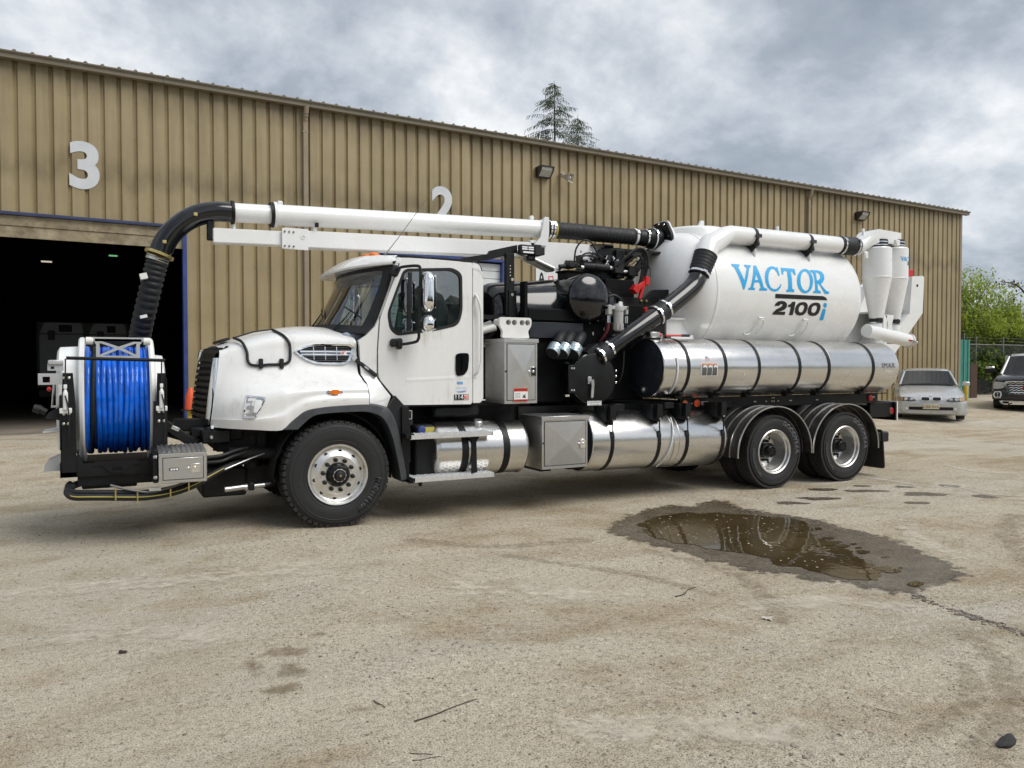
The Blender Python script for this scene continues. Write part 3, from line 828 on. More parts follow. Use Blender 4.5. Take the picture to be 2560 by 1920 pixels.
    y = 6.0
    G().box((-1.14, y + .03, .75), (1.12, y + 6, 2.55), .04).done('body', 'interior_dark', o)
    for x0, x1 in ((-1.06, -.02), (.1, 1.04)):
        d_ = G().plate(rpoly([(x0, 1.05), (x1, 1.05), (x1, 2.2), (x0, 2.2)], .06), y0=y - .02, y1=y + .03).plate(rpoly([(x0, 2.23), (x1, 2.23), (x1 - .05, 2.52), (x0 + .12, 2.52)], .04), y0=y, y1=y + .03).done('door', 'parked_white_dimmed', o)
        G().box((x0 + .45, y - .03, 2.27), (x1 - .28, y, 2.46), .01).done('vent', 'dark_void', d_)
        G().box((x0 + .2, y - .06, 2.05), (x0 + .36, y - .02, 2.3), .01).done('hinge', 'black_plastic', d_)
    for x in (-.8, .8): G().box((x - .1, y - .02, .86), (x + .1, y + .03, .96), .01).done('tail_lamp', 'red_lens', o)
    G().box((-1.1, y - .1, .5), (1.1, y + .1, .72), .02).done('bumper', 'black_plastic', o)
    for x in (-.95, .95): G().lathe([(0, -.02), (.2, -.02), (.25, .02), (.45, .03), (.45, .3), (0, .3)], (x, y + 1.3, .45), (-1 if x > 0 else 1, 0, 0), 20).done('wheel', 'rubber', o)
    world_org()
warehouse()

# ------------------------------------------------------------------ cone and posts by the bays, fences, trees
def cone_and_posts():
    def bollard(name, x, y, z0, h, r, label, lean=0):
        o = thing(name, label, 'bollard', (x, y, z0))
        g = G(); g.lathe([(r, -.2), (r, h - r * .6), (r * .8, h - r * .2), (0, h)], (x, y, z0), (lean, 0, 1), 14); g.done('post', 'yellow_paint', o)
        G().lathe([(r + .03, -.1), (r + .03, .012), (r, .015)], (x, y, z0), (0, 0, 1), 14).done('footing', 'galvanised', o)
        world_org()
    bollard('bollard', 1.56, 17.5, .27, .48, .07, 'yellow bollard under the orange cone beside the open bay')
    o = thing('traffic_cone', 'faded orange cone set on the yellow bollard beside the open bay', 'traffic cone', (1.56, 17.5, .74))
    g = G(); g.lathe([(.125, .0), (.115, .1), (.095, .28), (.05, .43), (.035, .46), (0, .465)], (1.56, 17.5, .735), (0, 0, 1), 18); g.done('body', 'orange_cone', o)
    G().plate(rpoly([(1.38, 17.32), (1.74, 17.32), (1.74, 17.68), (1.38, 17.68)], .04), y0=.72, y1=.737, f=lambda a, d, h: (a, h, d)).done('base', 'black_plastic', o)
    world_org()
    bollard('bollard', 30.1, 18.55, .22, .78, .085, 'leaning yellow bollard at the right corner of the warehouse', .03)
    # green sheet-metal fence panel and rusty panel beside it
    o = thing('green_fence', 'teal green ribbed metal fence panel beside the warehouse corner', 'fence', (31.0, 19.45, .1))
    x = 30.7
    for k in range(4):
        pts = [(x, 0), (x + .08, 0), (x + .11, .04), (x + .17, .04), (x + .2, 0), (x + .27, 0)]
        g = G(); g.shell([[(a, 19.45 - d, z) for a, d in pts] for z in (.1, 1.4, 2.72)], (0, .004, 0)); g.done('sheet', 'green_metal', o, ang=25)
        x += .28
    G().cyl((31.55, 19.55, 0), (31.55, 19.55, 3.0), .04, 10).done('post', 'galvanised', o)
    world_org()
    o = thing('rusty_panel', 'dark rusty metal panel standing right of the green fence', 'fence', (32.3, 19.75, 0))
    for k in range(2): G().box((31.86 + k * .48, 19.72, .03), (32.32 + k * .48, 19.75, 1.72)).done('sheet', 'rust_panel', o, flat=True)
    G().cyl((32.8, 19.78, 0), (32.8, 19.78, 1.8), .035, 8).done('post', 'galvanised', o)
    world_org()
    # chain link fence
    o = thing('chain_link_fence', 'wire mesh fence with steel posts in front of the green shrubs', 'fence', (36, 21.5, 0))
    for x in (33.2, 35.6, 37.75, 40.2, 42.6, 45.0): G().cyl((x, 21.5, -.1), (x, 21.5, 3.0), .045, 8).done('post', 'galvanised', o)
    for z in (.15, 2.62): G().cyl((33.2, 21.5, z), (45.0, 21.5, z), .028, 6).done('rail', 'galvanised', o)
    g = G()
    for z in (2.8, 2.95): g.tube([(33.2 + i * .59, 21.5, z - .01 * (i % 4)) for i in range(21)], .006, 4)
    g.done('barbed_wire', 'galvanised', o)
    g = G(); s_ = .13
    x = 33.2 - 2.5
    while x < 45:
        for sg in (1, -1):
            a, b = Vector((x, 21.49, .15)), Vector((x + 2.47, 21.49, 2.62))
            if sg < 0: a, b = Vector((x + 2.47, 21.5, .15)), Vector((x, 21.5, 2.62))
            # clip to fence length
            lo, hi = 33.2, 45.0
            if min(a.x, b.x) < lo or max(a.x, b.x) > hi:
                t0 = (lo - a.x) / (b.x - a.x); t1 = (hi - a.x) / (b.x - a.x); t0, t1 = sorted((t0, t1)); t0, t1 = max(0, t0), min(1, t1)
                if t1 <= t0: continue
                a, b = a.lerp(b, t0), a.lerp(b, t1)
            g.tube([a, b], .0035, 3, caps=False)
        x += s_
    g.done('wire_mesh', 'mesh_wire', o, kind='stuff', weld=False)
    world_org()
cone_and_posts()

def leaves(g, pts, size, r, droop=.3, k=3):
    for p in pts:
        for _ in range(k):
            c = p + Vector((r.gauss(0, 1), r.gauss(0, 1), r.gauss(0, 1))) * size * 1.6
            d = Vector((r.gauss(0, 1), r.gauss(0, 1), r.gauss(.2, .7))).normalized(); u, w = perp(d)
            L_ = size * r.uniform(.7, 1.5); W = L_ * .42
            v = [g.bm.verts.new(c + q) for q in (d * -L_, u * W + w * W * .3, d * L_, u * -W + w * W * .3)]
            g.face(v)
def shrub(name, label, base, h, spread, seed, mats, dens, ls, group):
    r = random.Random(seed); B = Vector(base)
    o = thing(name, label, 'shrub', base, 0, group)
    tr = G(); tips = []
    def grow(p, d, L_, rad, lev):
        q = [p]; cur = p.copy(); dd = d.copy()
        for i in range(4):
            dd = (dd + Vector((r.gauss(0, .16), r.gauss(0, .16), r.gauss(.06, .1)))).normalized(); cur = cur + dd * L_ / 4; q.append(cur.copy())
            if lev >= 1: tips.append(cur.copy())
        tr.tube(q, [rad * (1 - .16 * i) for i in range(5)], 5, caps=False)
        if lev < 3:
            for _ in range(r.choice((3, 4)) if lev else 6):
                b = q[r.choice((2, 3, 4))]; nd = (dd + Vector((r.gauss(0, .6), r.gauss(0, .6), r.gauss(.1, .35)))).normalized()
                grow(b, nd, L_ * r.uniform(.5, .75), rad * .5, lev + 1)
    for k in range(5):
        an = r.uniform(0, 6.28); t = r.uniform(0, 1)
        grow(B + Vector((cos(an) * spread * .4 * t, sin(an) * spread * .3 * t, -.1)), Vector((cos(an) * spread / h * .5, sin(an) * spread / h * .4, 1)).normalized(), h * r.uniform(.38, .52), .06, 0)
    tr.done('trunk', 'bark', o, weld=False)
    for m_, frac in mats:
        g = G(); sel = [p for p in tips if r.random() < frac * (1.0 if p.z < B.z + h * .62 else .5)]
        leaves(g, sel, ls, r, k=dens); g.done('crown', m_, o, flat=True, weld=False)
    world_org()
GR = 'leafy shrubs beyond the mesh fence'
for nm, lb, bs, h, sp, sd_, mt in [
    ('spring_shrub', 'tall lime green shrub with young leaves against the warehouse corner', (37.6, 23.6, 0), 7.1, 2.6, 11, [('leaf_lime', .85), ('leaf_mid', .3)]),
    ('spring_shrub', 'yellow green shrub with thin bare shoots above, behind the fence post', (41.0, 24.2, 0), 7.2, 2.8, 12, [('leaf_lime', .6), ('leaf_mid', .35)]),
    ('spring_shrub', 'bright green shrub at the right edge of the picture above the pickup', (44.3, 24.0, 0), 6.6, 2.8, 13, [('leaf_lime', .7), ('leaf_mid', .4)]),
    ('dark_shrub', 'low dark green shrub behind the mesh fence, left of the pickup', (36.6, 22.6, 0), 3.2, 2.2, 14, [('leaf_dark', .8), ('leaf_mid', .5)]),
    ('dark_shrub', 'low dark bush right beside the rusty panel behind the fence', (34.6, 22.5, 0), 2.4, 2.0, 18, [('leaf_dark', .9), ('leaf_mid', .6)]),
    ('dark_shrub', 'low dense bush behind the fence, hidden mostly by the pickup mirror', (38.4, 22.4, 0), 2.6, 2.4, 19, [('leaf_dark', .9), ('leaf_mid', .6)]),
    ('dark_shrub', 'dark green bush low behind the pickup cab', (40.0, 22.8, 0), 3.4, 2.6, 15, [('leaf_dark', .9), ('leaf_mid', .4)]),
    ('dark_shrub', 'dark leafy bush low at the right edge behind the pickup', (43.4, 22.9, 0), 3.4, 2.4, 16, [('leaf_dark', .9), ('leaf_mid', .5)])]:
    shrub(nm, lb, bs, h, sp, sd_, mt, 8 if nm == 'dark_shrub' else 5, .095, GR)
def maple_tip():
    r = random.Random(9); B = Vector((46.6, 25, 0))
    o = thing('dark_leaved_tree', 'tree with dark purple leaves on a branch reaching in from the right edge', 'tree', tuple(B))
    g = G(); g.tube(crom([B, B + Vector((.1, 0, 3)), B + Vector((-.3, 0, 5.2)), B + Vector((-1.4, 0, 6.1)), B + Vector((-3.1, 0, 6.25))], 4), [.12 - .0066 * i for i in range(17)], 6)
    g.tube(crom([B + Vector((-.9, 0, 5.8)), B + Vector((-1.8, 0, 5.5)), B + Vector((-2.3, 0, 5.1))], 4), .02, 5)
    g.done('trunk', 'bark', o, weld=False)
    g = G(); pts = [B + Vector((-3.3 + r.random() * 2.4, r.uniform(-.2, .2), 6.15 + r.uniform(-.15, .12))) for _ in range(34)] + [B + Vector((-2.4 + r.random() * .6, 0, 5.05 + r.random() * .5)) for _ in range(16)]
    leaves(g, pts, .09, r); g.done('crown', 'rust_panel', o, flat=True, weld=False); world_org()
maple_tip()

def conifer(base, h, label, seed, rad):
    r = random.Random(seed); B = Vector(base)
    o = thing('conifer_tree', label, 'tree', base, 0, 'conifers behind the warehouse')
    g = G(); g.tube([B, B + Vector((0, 0, h * .5)), B + Vector((.1, 0, h * .8)), B + Vector((.02, 0, h))], [.35, .2, .08, .015], 7); 
    nd = G(); z = h * .22
    while z < h - .25:
        t = (h - z) / h; R = rad * (t ** .62) + .1
        for k in range(3):
            if r.random() < .1: continue
            an = r.uniform(0, 6.28); L_ = R * r.uniform(.35, 1.15); d = Vector((cos(an), sin(an), .25))
            up = r.uniform(-.1, .35); p = [B + Vector((0, 0, z))]
            for i in range(1, 6):
                s_ = i / 5; p.append(B + Vector((d.x * L_ * s_, d.y * L_ * s_, z + L_ * ((.1 + up) * s_ - .42 * s_ * s_))))
            g.tube(p, [.03 * t + .006] * 5 + [.004], 4, caps=False)
            n = max(4, int(L_ * 6))
            for i in range(n):
                s_ = .1 + .9 * (i + r.random()) / n; j = min(int(s_ * 5), 4); q = p[j].lerp(p[j + 1], s_ * 5 - j)
                for sgn in (-1, 1):
                    side = Vector((-d.y, d.x, 0)) * sgn
                    L2 = .42 * (1.15 - s_ * .6) * r.uniform(.5, 1.3)
                    tip = q + side * L2 * .75 + Vector((d.x, d.y, 0)) * L2 * .45 + Vector((0, 0, -.26 * r.uniform(.2, 1.5)))
                    w = (tip - q).cross(Vector((0, 0, 1))).normalized() * .026
                    v = [nd.bm.verts.new(a) for a in (q - w, q + w, tip + w * .5 + Vector((0, 0, -.03)), tip - w * .5)]
                    nd.face(v)
        z += .11 + .17 * t
    g.done('trunk', 'bark', o, weld=False); nd.done('crown', 'needle', o, flat=True, weld=False); world_org()
conifer((32.9, 55, 0), 25.1, 'tall dark conifer top showing above the warehouse roof', 5, 7.2)
conifer((35.6, 55.6, 0), 22.9, 'shorter conifer leaning out right of the tall one above the roof', 8, 7.0)

def far_wood():
    r = random.Random(21); g = G()
    for i in range(150):
        x = -90 + i * 1.5 + r.uniform(-.6, .6); y = -36 + r.uniform(-5, 5); h = r.uniform(4.2, 7.2)
        g.ball((x, y, h * .48), (r.uniform(1.6, 2.8), r.uniform(1.6, 2.8), h * .52), 7, 5)
    for v in g.bm.verts: v.co += Vector((r.uniform(-.3, .3), r.uniform(-.3, .3), r.uniform(-.4, .4)))
    g.done('far_wood', 'treeline', kind='stuff', flat=True, weld=False)
far_wood()

# ------------------------------------------------------------------ vacuum truck
TRK = thing('vacuum_truck', 'white vacuum sewer truck with a front hose reel, boom and large white tank', 'vacuum truck', (5.5, 9.18, 0))
YC = 9.18
def seg_subdiv(g, axis, vals):
    for v in vals:
        co = [0, 0, 0]; co[axis] = v; no = [0, 0, 0]; no[axis] = 1
        bmesh.ops.bisect_plane(g.bm, geom=g.bm.verts[:] + g.bm.edges[:] + g.bm.faces[:], plane_co=co, plane_no=no, dist=1e-5)
def interp(tab, x):
    if x <= tab[0][0]: return tab[0][1]
    for (a, p), (b, q) in zip(tab, tab[1:]):
        if x <= b: return p + (q - p) * (x - a) / (b - a)
    return tab[-1][1]

def cab():
    YS = 8.13
    sides = ((YS, 1, 'near'), (2 * YC - YS, -1, 'far'))
    cabp = G()
    # rear corner pillars, sills
    for y, s, _ in sides:
        cabp.plate(rpoly([(3.775, 2.865), (3.86, 2.85), (3.905, 2.7), (3.905, 1.28), (3.87, 1.235), (3.775, 1.235)], [.001, .06, .06, .03, .03, .001]), y0=y, y1=y + s * .06)
        q = G(); cow = [(2.415, 1.945), (2.5, 2.0), (2.6, 2.1), (2.67, 2.25), (2.745, 2.45), (2.8, 2.62), (2.83, 2.79), (2.86, 2.87), (2.893, 2.865), (2.76, 2.5), (2.642, 2.19), (2.615, 1.85), (2.612, 1.53), (2.68, 1.43), (2.765, 1.335), (2.7, 1.2), (2.6, 1.245), (2.485, 1.262), (2.485, 1.46), (2.435, 1.56), (2.425, 1.87)]
        q.plate(cow, y0=0, y1=.05); seg_subdiv(q, 2, [1.3, 1.36, 1.42, 1.48, 1.54, 1.6, 1.7])
        for v in q.bm.verts: v.co.y = y + s * (v.co.y - .16 * sstep(1.62, 1.27, v.co.z) * sstep(2.85, 2.5, v.co.x))
        cabp.join(q)
    # backing behind seams, back wall, floor
    cabp.box((3.84, YS + .07, 1.24), (3.895, 2 * YC - YS - .07, 2.85), .02)
    o = cabp.done('cab', 'cab_paint', TRK)
    g = G()
    for y, s, _ in sides:
        g.plate([(2.6, 1.22), (2.9, 1.22), (3.8, 1.22), (3.8, 1.7), (2.6, 1.7)], y0=y + s * .035, y1=y + s * .075)
        g.plate([(2.86, 2.885), (2.6, 2.2), (2.57, 1.5), (2.68, 1.5), (2.7, 2.2), (2.95, 2.86)], y0=y + s * .053, y1=y + s * .08).box((3.755, y + s * .062, 1.25), (3.8, y + s * .08, 2.85)).box((2.88, y + s * .052, 2.83), (3.8, y + s * .08, 2.9))
    g.box((2.45, YS + .09, 1.2), (3.84, 2 * YC - YS - .09, 1.26)); g.box((2.45, YS + .1, 1.2), (2.5, 2 * YC - YS - .1, 1.9))
    g.done('cab_shell_lining', 'dark_void', TRK, flat=True)
    # roof
    g = G(); P = []
    for x, dz in ((2.84, 0), (3.0, .012), (3.3, .015), (3.6, .01), (3.78, -.005), (3.85, -.03), (3.895, -.1), (3.9, -.16)):
        row = []
        for i in range(25):
            w = -1 + 2 * i / 24
            k = abs(w)
            ww = w * 1.054
            z = 3.0 - .12 * k ** 1.4 - .05 * sstep(.9, 1, k) + dz * (1 - .3 * k)
            row.append((x, YC + ww, z))
        P.append(row)
    g.shell(P, (0, 0, -.03)); g.done('roof', 'cab_paint', TRK, ang=50)
    # sun visor over the windshield
    g = G(); top = []; bot = []
    for i in range(33):
        w = -1 + 2 * i / 32; k = abs(w)
        xt = 2.33 + .47 * k ** 3.6; zt = 2.745 + .05 * k ** 3
        zr = 3.0 - .12 * k ** 1.4 - .05 * sstep(.9, 1, k); xr = 2.845
        y = YC + w * 1.03
        row = []
        for j in range(9):
            t = j / 8; x = xt + (xr - xt) * t
            z = zt + .02 + (zr - zt - .02) * (sin(t * pi / 2) ** .75)
            row.append((x, YC + w * (1.03 + .02 * t), z))
        top.append(row)
        bot.append([(xt + .012 + (2.83 - xt) * t, y, zt + (2.79 - zt) * min(1, t * 1.3) ** .8) for t in (0, .2, .4, .6, .8, 1)])
    A = g.grid(top); B = g.grid(bot)
    for i in range(32): g.face([A[i][0], A[i + 1][0], B[i + 1][0], B[i][0]])
    g.done('sun_visor', 'cab_paint', TRK, ang=50)
    # windshield
    pe = [(1.99, 2.46), (2.02, 2.5), (2.1, 2.6), (2.25, 2.67), (2.45, 2.745), (2.62, 2.8), (2.8, 2.825)]
    def S(a, z, off=0):
        w = -1 + 2 * a; b = .43 - .15 * (z - 2) / .8
        return (interp(pe, z) - b * (1 - abs(w) ** 2.2) + off * .3 - off, YC + w * .995, z + off * .4)
    def zlo(a): return 2.075 - .06 * abs(-1 + 2 * a) ** 2
    def V(a, b, off=0): return S(a, zlo(a) + (2.8 - zlo(a)) * b, off)
    ws = G(); ws.grid([[V(.05 + .9 * i / 24, .09 + .83 * j / 10, 0) for j in range(11)] for i in range(25)])
    wso = ws.done('windshield', 'cab_glass', TRK, ang=80)
    fr = G(); na = [0, .012, .025, .035, .055]; 
    def strip(aa, bb):
        P = [[V(a, b, .012) for b in bb] for a in aa]; Q = [[V(a, b, -.01) for b in bb] for a in aa]
        A, B = fr.grid(P), fr.grid(Q)
        n, m_ = len(A), len(A[0])
        for i in range(n - 1): fr.face([A[i][0], B[i][0], B[i + 1][0], A[i + 1][0]]); fr.face([A[i][-1], A[i + 1][-1], B[i + 1][-1], B[i][-1]])
        for j in range(m_ - 1): fr.face([A[0][j], A[0][j + 1], B[0][j + 1], B[0][j]]); fr.face([A[-1][j], B[-1][j], B[-1][j + 1], A[-1][j + 1]])
    bs = [i / 12 for i in range(13)]; as_ = [.055 + .89 * i / 24 for i in range(25)]
    strip([0, .028, .055], bs); strip([.945, .972, 1], bs); strip(as_, [0, .05, .1]); strip(as_, [.91, .95, 1])
    fr.done('windshield_frame', 'black_plastic', wso, ang=60)
    for w0, w1 in ((.2, .26), (.55, .62)):
        g = G()
        pts = [V(w0 + (w1 - w0) * t - .1 * t, .02 + .3 * t, .03) for t in (0, .4, 1)]; g.tube(pts, [.012, .009, .005], 6)
        p = Vector(V(w1 - .1, .3, .035)); q1, q2 = Vector(V(w1 - .17, .22, .03)), Vector(V(w1 - .03, .36, .03)); g.tube([q1, p, q2], .008, 6)
        g.done('wiper', 'black_plastic', TRK)
    # doors
    win = rpoly([(2.79, 2.1), (2.765, 2.26), (2.945, 2.715), (3.5, 2.755), (3.605, 2.7), (3.61, 2.3), (3.56, 2.155), (3.3, 2.095), (2.87, 2.035)], [.05, .05, .06, .1, .1, .1, .08, .1, .08], 5)
    wc = (3.2, 2.4)
    big = [(wc[0] + (x - wc[0]) * 1.075, wc[1] + (z - wc[1]) * 1.1) for x, z in win]
    mid = [(wc[0] + (x - wc[0]) * 1.068, wc[1] + (z - wc[1]) * 1.09) for x, z in win]
    dr = rpoly([(2.905, 2.862), (2.655, 2.19), (2.63, 1.85), (2.63, 1.54), (2.892, 1.232), (3.745, 1.222), (3.762, 1.25), (3.762, 2.862)], [.03, .03, .05, .06, .015, .03, .02, .02])
    for y, s, nm in sides:
        f = lambda a, d, h, y=y, s=s: (a, y + s * d, h)
        g = G(); g.plate(dr, [big], -.006, .045, f)
        bmesh.ops.recalc_face_normals(g.bm, faces=g.bm.faces)
        door = g.done('door', 'cab_paint', TRK, ang=30)
        g = G(); g.plate(mid, [win], -.012, .03, f); g.plate([(2.985, 2.71), (3.025, 2.71), (3.01, 2.06), (2.965, 2.05)], y0=-.004, y1=.02, f=f); g.done('window_frame', 'black_plastic', door, ang=30)
        g = G(); g.plate([(wc[0] + (x - wc[0]) * 1.01, wc[1] + (z - wc[1]) * 1.01) for x, z in win], y0=.008, y1=.012, f=f); g.done('window', 'cab_glass', door, flat=True)
        # handle in its dark dish
        hd = rpoly([(3.55, 1.8), (3.6, 1.815), (3.71, 1.815), (3.715, 1.75), (3.7, 1.62), (3.65, 1.56), (3.56, 1.55), (3.545, 1.62)], .03)
        G().plate(hd, y0=-.02, y1=-.0075, f=f).plate(rpoly([(3.625, 1.79), (3.665, 1.79), (3.655, 1.6), (3.62, 1.6)], .012), y0=-.038, y1=-.02, f=f).done('door_handle', 'black_gloss', door)
        # pressed swage low on the door
        gg = G(); gg.shell([[f(2.95 + t * .78, -.0062 - .003 * sin(pi * b), 1.482 + .03 * t + .05 * b) for b in (0, .25, .5, .75, 1)] for t in (0, .3, .6, .8, .9, .98)], (0, s * .003, 0)); gg.done('door_swage', 'cab_paint', door)
        # grab rail
        G().tube(crom([(3.8, y - s * .0, 2.5), (3.815, y - s * .05, 2.44), (3.85, y - s * .06, 2.28), (3.855, y - s * .06, 1.95), (3.85, y - s * .06, 1.72), (3.81, y - s * .05, 1.6), (3.79, y - s * .0, 1.56)], 5), .014, 8).box((3.77, y - s * .008, 2.47), (3.82, y, 2.52)).box((3.77, y - s * .008, 1.53), (3.82, y, 1.59)).done('grab_rail', 'white_steel', TRK)
        # mirror arm, heads
        arm = crom([(2.82, y - s * .03, 2.72), (2.86, y - s * .13, 2.745), (2.98, y - s * .27, 2.75), (3.015, y - s * .28, 2.72), (3.018, y - s * .28, 2.6), (3.0, y - s * .28, 2.05), (2.995, y - s * .27, 1.96), (2.96, y - s * .25, 1.925), (2.85, y - s * .09, 1.9)], 5)
        g = G().tube(arm, .0165, 8); g.obox((2.82, y - s * .03, 2.71), (.5, 0, .9), (0, 1, 0), (.9, 0, -.5), .065, .03, .045, .02); g.obox((2.825, y - s * .035, 1.925), (1, 0, .1), (0, 1, 0), (0, 0, 1), .07, .035, .045, .02)
        for zz in (2.48, 2.12): g.obox((3.02, y - s * .28, zz), (1, 0, 0), (0, 1, 0), (0, 0, 1), .03, .03, .03, .01)
        g.obox((2.85, y - s * .06, 1.9), (1, 0, 0), (0, 1, 0), (0, 0, 1), .025, .05, .05, .015)
        ma = g.done('mirror_arm', 'black_plastic', TRK)
        for z0, z1, k in ((2.25, 2.69, 1), (2.02, 2.22, 1)):
            hp = G(); n = 28; rows = []
            for j in range(17):
                t = .5 - .5 * cos(pi * j / 16); zz = z0 + (z1 - z0) * t; sq = (1 - abs(2 * t - 1) ** (6 if z1 - z0 > .3 else 3.2)) ** .5
                rows.append([(3.085 + .062 * sq * (abs(cos(q)) ** .75) * (1 if cos(q) > 0 else -1), y - s * (.315 - .105 * sq * (abs(sin(q)) ** .75) * (1 if sin(q) > 0 else -1)), zz) for q in [2 * pi * i / n for i in range(n)]])
            vv = hp.grid(rows, cv=True); hp.face(vv[0]); hp.face(list(reversed(vv[-1])))
            mo = hp.done('mirror', 'chrome', TRK, ang=60)
            G().box((3.147, y - s * .40, z0 + .04), (3.152, y - s * .23, z1 - .04)).done('mirror_glass', 'chrome', mo, flat=True)
        # cowl sticker set: only near side carries lettering
        if nm == 'near':
            f2 = lambda x, yy, d: (3.62 + x, y - .0075 - d, 1.305 + yy)
            G().box((3.53, y - .0095, 1.272), (3.712, y - .0072, 1.338), .0).done('badge', 'decal_black', door, flat=True)
            g = G(); text_mesh(g, '114', .075, lambda x, yy, d: (3.588 + x, y - .0115 - d, 1.304 + yy), .001, bold=.002); g.done('badge_lettering', 'number_metal', door, flat=True)
            G().box((3.652, y - .0115, 1.278), (3.706, y - .0097, 1.332)).done('badge_patch', 'decal_white', door, flat=True)
            g = G(); text_mesh(g, 'SD', .05, lambda x, yy, d: (3.679 + x, y - .013 - d, 1.303 + yy), .0008, bold=.002); g.done('badge_lettering', 'decal_red', door, flat=True)
            G().box((3.565, y - .0085, 1.455), (3.64, y - .0072, 1.485)).box((3.55, y - .0085, 1.41), (3.69, y - .0072, 1.415)).done('sticker', 'bag_blue', door, flat=True)
            G().plate([(3.62 + .07 * cos(t * .4), 1.385 + .026 * sin(t * .4)) for t in range(16)], y0=y - .0083, y1=y - .0072).done('sticker', 'sign_white', door, flat=True)
            G().plate([(3.62 + .07 * cos(t), 1.385 + .026 * sin(t)) for t in (-2.6, -2.0, -1.5, -1, -.5, 0)] + [(3.63, 1.38)], y0=y - .0095, y1=y - .0084).done('sticker', 'bag_blue', door, flat=True)
            G().plate([(3.62, 1.372), (3.675, 1.38), (3.66, 1.368)], y0=y - .0098, y1=y - .0086).done('sticker', 'decal_red', door, flat=True)
    # rear cab trim strip
    G().tube(crom([(3.78, YS + .02, 2.875), (3.84, YS + .02, 2.86), (3.885, YS + .02, 2.8), (3.9, YS + .03, 2.7)], 5), .012, 6).done('roof_seal', 'black_plastic', TRK)
    # interior
    G().box((2.3, YS + .2, 1.85), (2.62, 2 * YC - YS - .2, 2.04), .05, 3).box((2.5, YS + .25, 1.6), (2.78, YS + .95, 1.98), .06, 3).done('dashboard', 'seat_grey', TRK)
    for yy in (8.62, 9.74):
        st = G().obox((3.5, yy, 2.12), (1, 0, -.18), (0, 1, 0), (.18, 0, 1), .07, .24, .36, .05).box((3.02, yy - .25, 1.68), (3.5, yy + .25, 1.82), .05, 2).done('seat', 'seat_grey', TRK)
        G().obox((3.58, yy, 2.53), (1, 0, -.18), (0, 1, 0), (.18, 0, 1), .045, .14, .09, .03).done('headrest', 'seat_grey', st)
    g = G(); c = Vector((2.84, 8.62, 2.08)); ax = Vector((-.75, 0, -.65)).normalized(); u, w = perp(ax)
    g.tube([c + u * .22 * cos(t * pi / 14) + w * .22 * sin(t * pi / 14) for t in range(28)], .016, 6, closed=True); g.tube([c, c + ax * .4], .03, 8)
    for t in (.5, 2.6, 4.7): g.tube([c, c + (u * cos(t) + w * sin(t)) * .21], .014, 6)
    g.done('steering_wheel', 'black_plastic', TRK)
    G().box((2.86, YS + .0135, 2.1), (2.94, YS + .015, 2.27)).done('window_paper', 'mint_paper', TRK, flat=True)
    # roof lamps and aerial
    for yy in (8.72, 9.18, 9.64, 8.95, 9.41):
        g = G(); g.ball((2.78, yy, 2.96 + .02 * (1 - abs(yy - 9.18) / .5)), (.07, .05, .035), 10, 6); g.done('roof_lamp', 'amber_lens', TRK)
    G().tube([(2.82, 8.45, 2.93), (2.98, 8.4, 3.15), (3.3, 8.32, 3.62), (3.42, 8.3, 3.8)], [.006, .004, .003, .002], 5).cyl((2.82, 8.45, 2.9), (2.82, 8.45, 2.95), .014, 8).done('aerial', 'galvanised', TRK)
cab()

# hood --------------------------------------------------------------
HS = [
 (.96, [(.84, 1.05), (.86, 1.12), (.855, 1.25), (.83, 1.38), (.80, 1.55), (.765, 1.72), (.71, 1.82), (.45, 1.875), (0, 1.89)]),
 (1.12, [(1.0, 1.04), (1.03, 1.12), (1.02, 1.28), (.93, 1.42), (.84, 1.58), (.795, 1.76), (.73, 1.87), (.45, 1.93), (0, 1.945)]),
 (1.3, [(1.12, 1.03), (1.15, 1.12), (1.13, 1.35), (.99, 1.465), (.87, 1.62), (.82, 1.79), (.76, 1.905), (.45, 1.985), (0, 2.0)]),
 (1.56, [(1.185, 1.02), (1.21, 1.14), (1.19, 1.40), (1.03, 1.5), (.9, 1.65), (.85, 1.83), (.79, 1.965), (.45, 2.05), (0, 2.07)]),
 (1.66, [(1.19, 1.1), (1.21, 1.2), (1.195, 1.41), (1.04, 1.505), (.91, 1.655), (.86, 1.835), (.8, 1.975), (.45, 2.065), (0, 2.085)]),
 (1.8, [(1.2, 1.21), (1.215, 1.27), (1.195, 1.42), (1.05, 1.51), (.925, 1.66), (.88, 1.84), (.82, 1.985), (.45, 2.085), (0, 2.11)]),
 (2.0, [(1.2, 1.245), (1.215, 1.3), (1.195, 1.43), (1.06, 1.515), (.95, 1.66), (.905, 1.84), (.85, 1.995), (.45, 2.1), (0, 2.13)]),
 (2.2, [(1.2, 1.258), (1.215, 1.31), (1.195, 1.43), (1.075, 1.515), (.975, 1.66), (.935, 1.84), (.885, 1.985), (.45, 2.095), (0, 2.125)]),
 (2.405, [(1.2, 1.262), (1.212, 1.31), (1.192, 1.43), (1.09, 1.515), (1.015, 1.66), (.985, 1.84), (.945, 1.955), (.47, 2.07), (0, 2.1)])]
def hood_grid():
    rows = []
    for x, p in HS:
        k = sstep(1.2, 1.6, x); p = [(p[0][0] + .022 * k, p[0][1]), (p[1][0] + .016 * k, p[1][1] + .012 * k), (p[1][0] - .01 * k, p[1][1] + .05 * k + .02)] + p[2:]
        c = crom([(a, b, 0) for a, b in p], 4); rows.append([(x, q.x, q.y) for q in c])
    cols = list(zip(*rows)); fine = [crom(c, 5) for c in cols]
    R = [list(r) for r in zip(*fine)]
    for i, r in enumerate(R):       # nose leans back towards the top
        for p in r: p.x += (.11 * (p.z - 1.05) / .8 - .03) * sstep(1.5, .96, p.x) + .068 * sstep(1.6, 1.46, p.z) * sstep(2.15, 2.405, p.x)
    return R
HG = hood_grid()
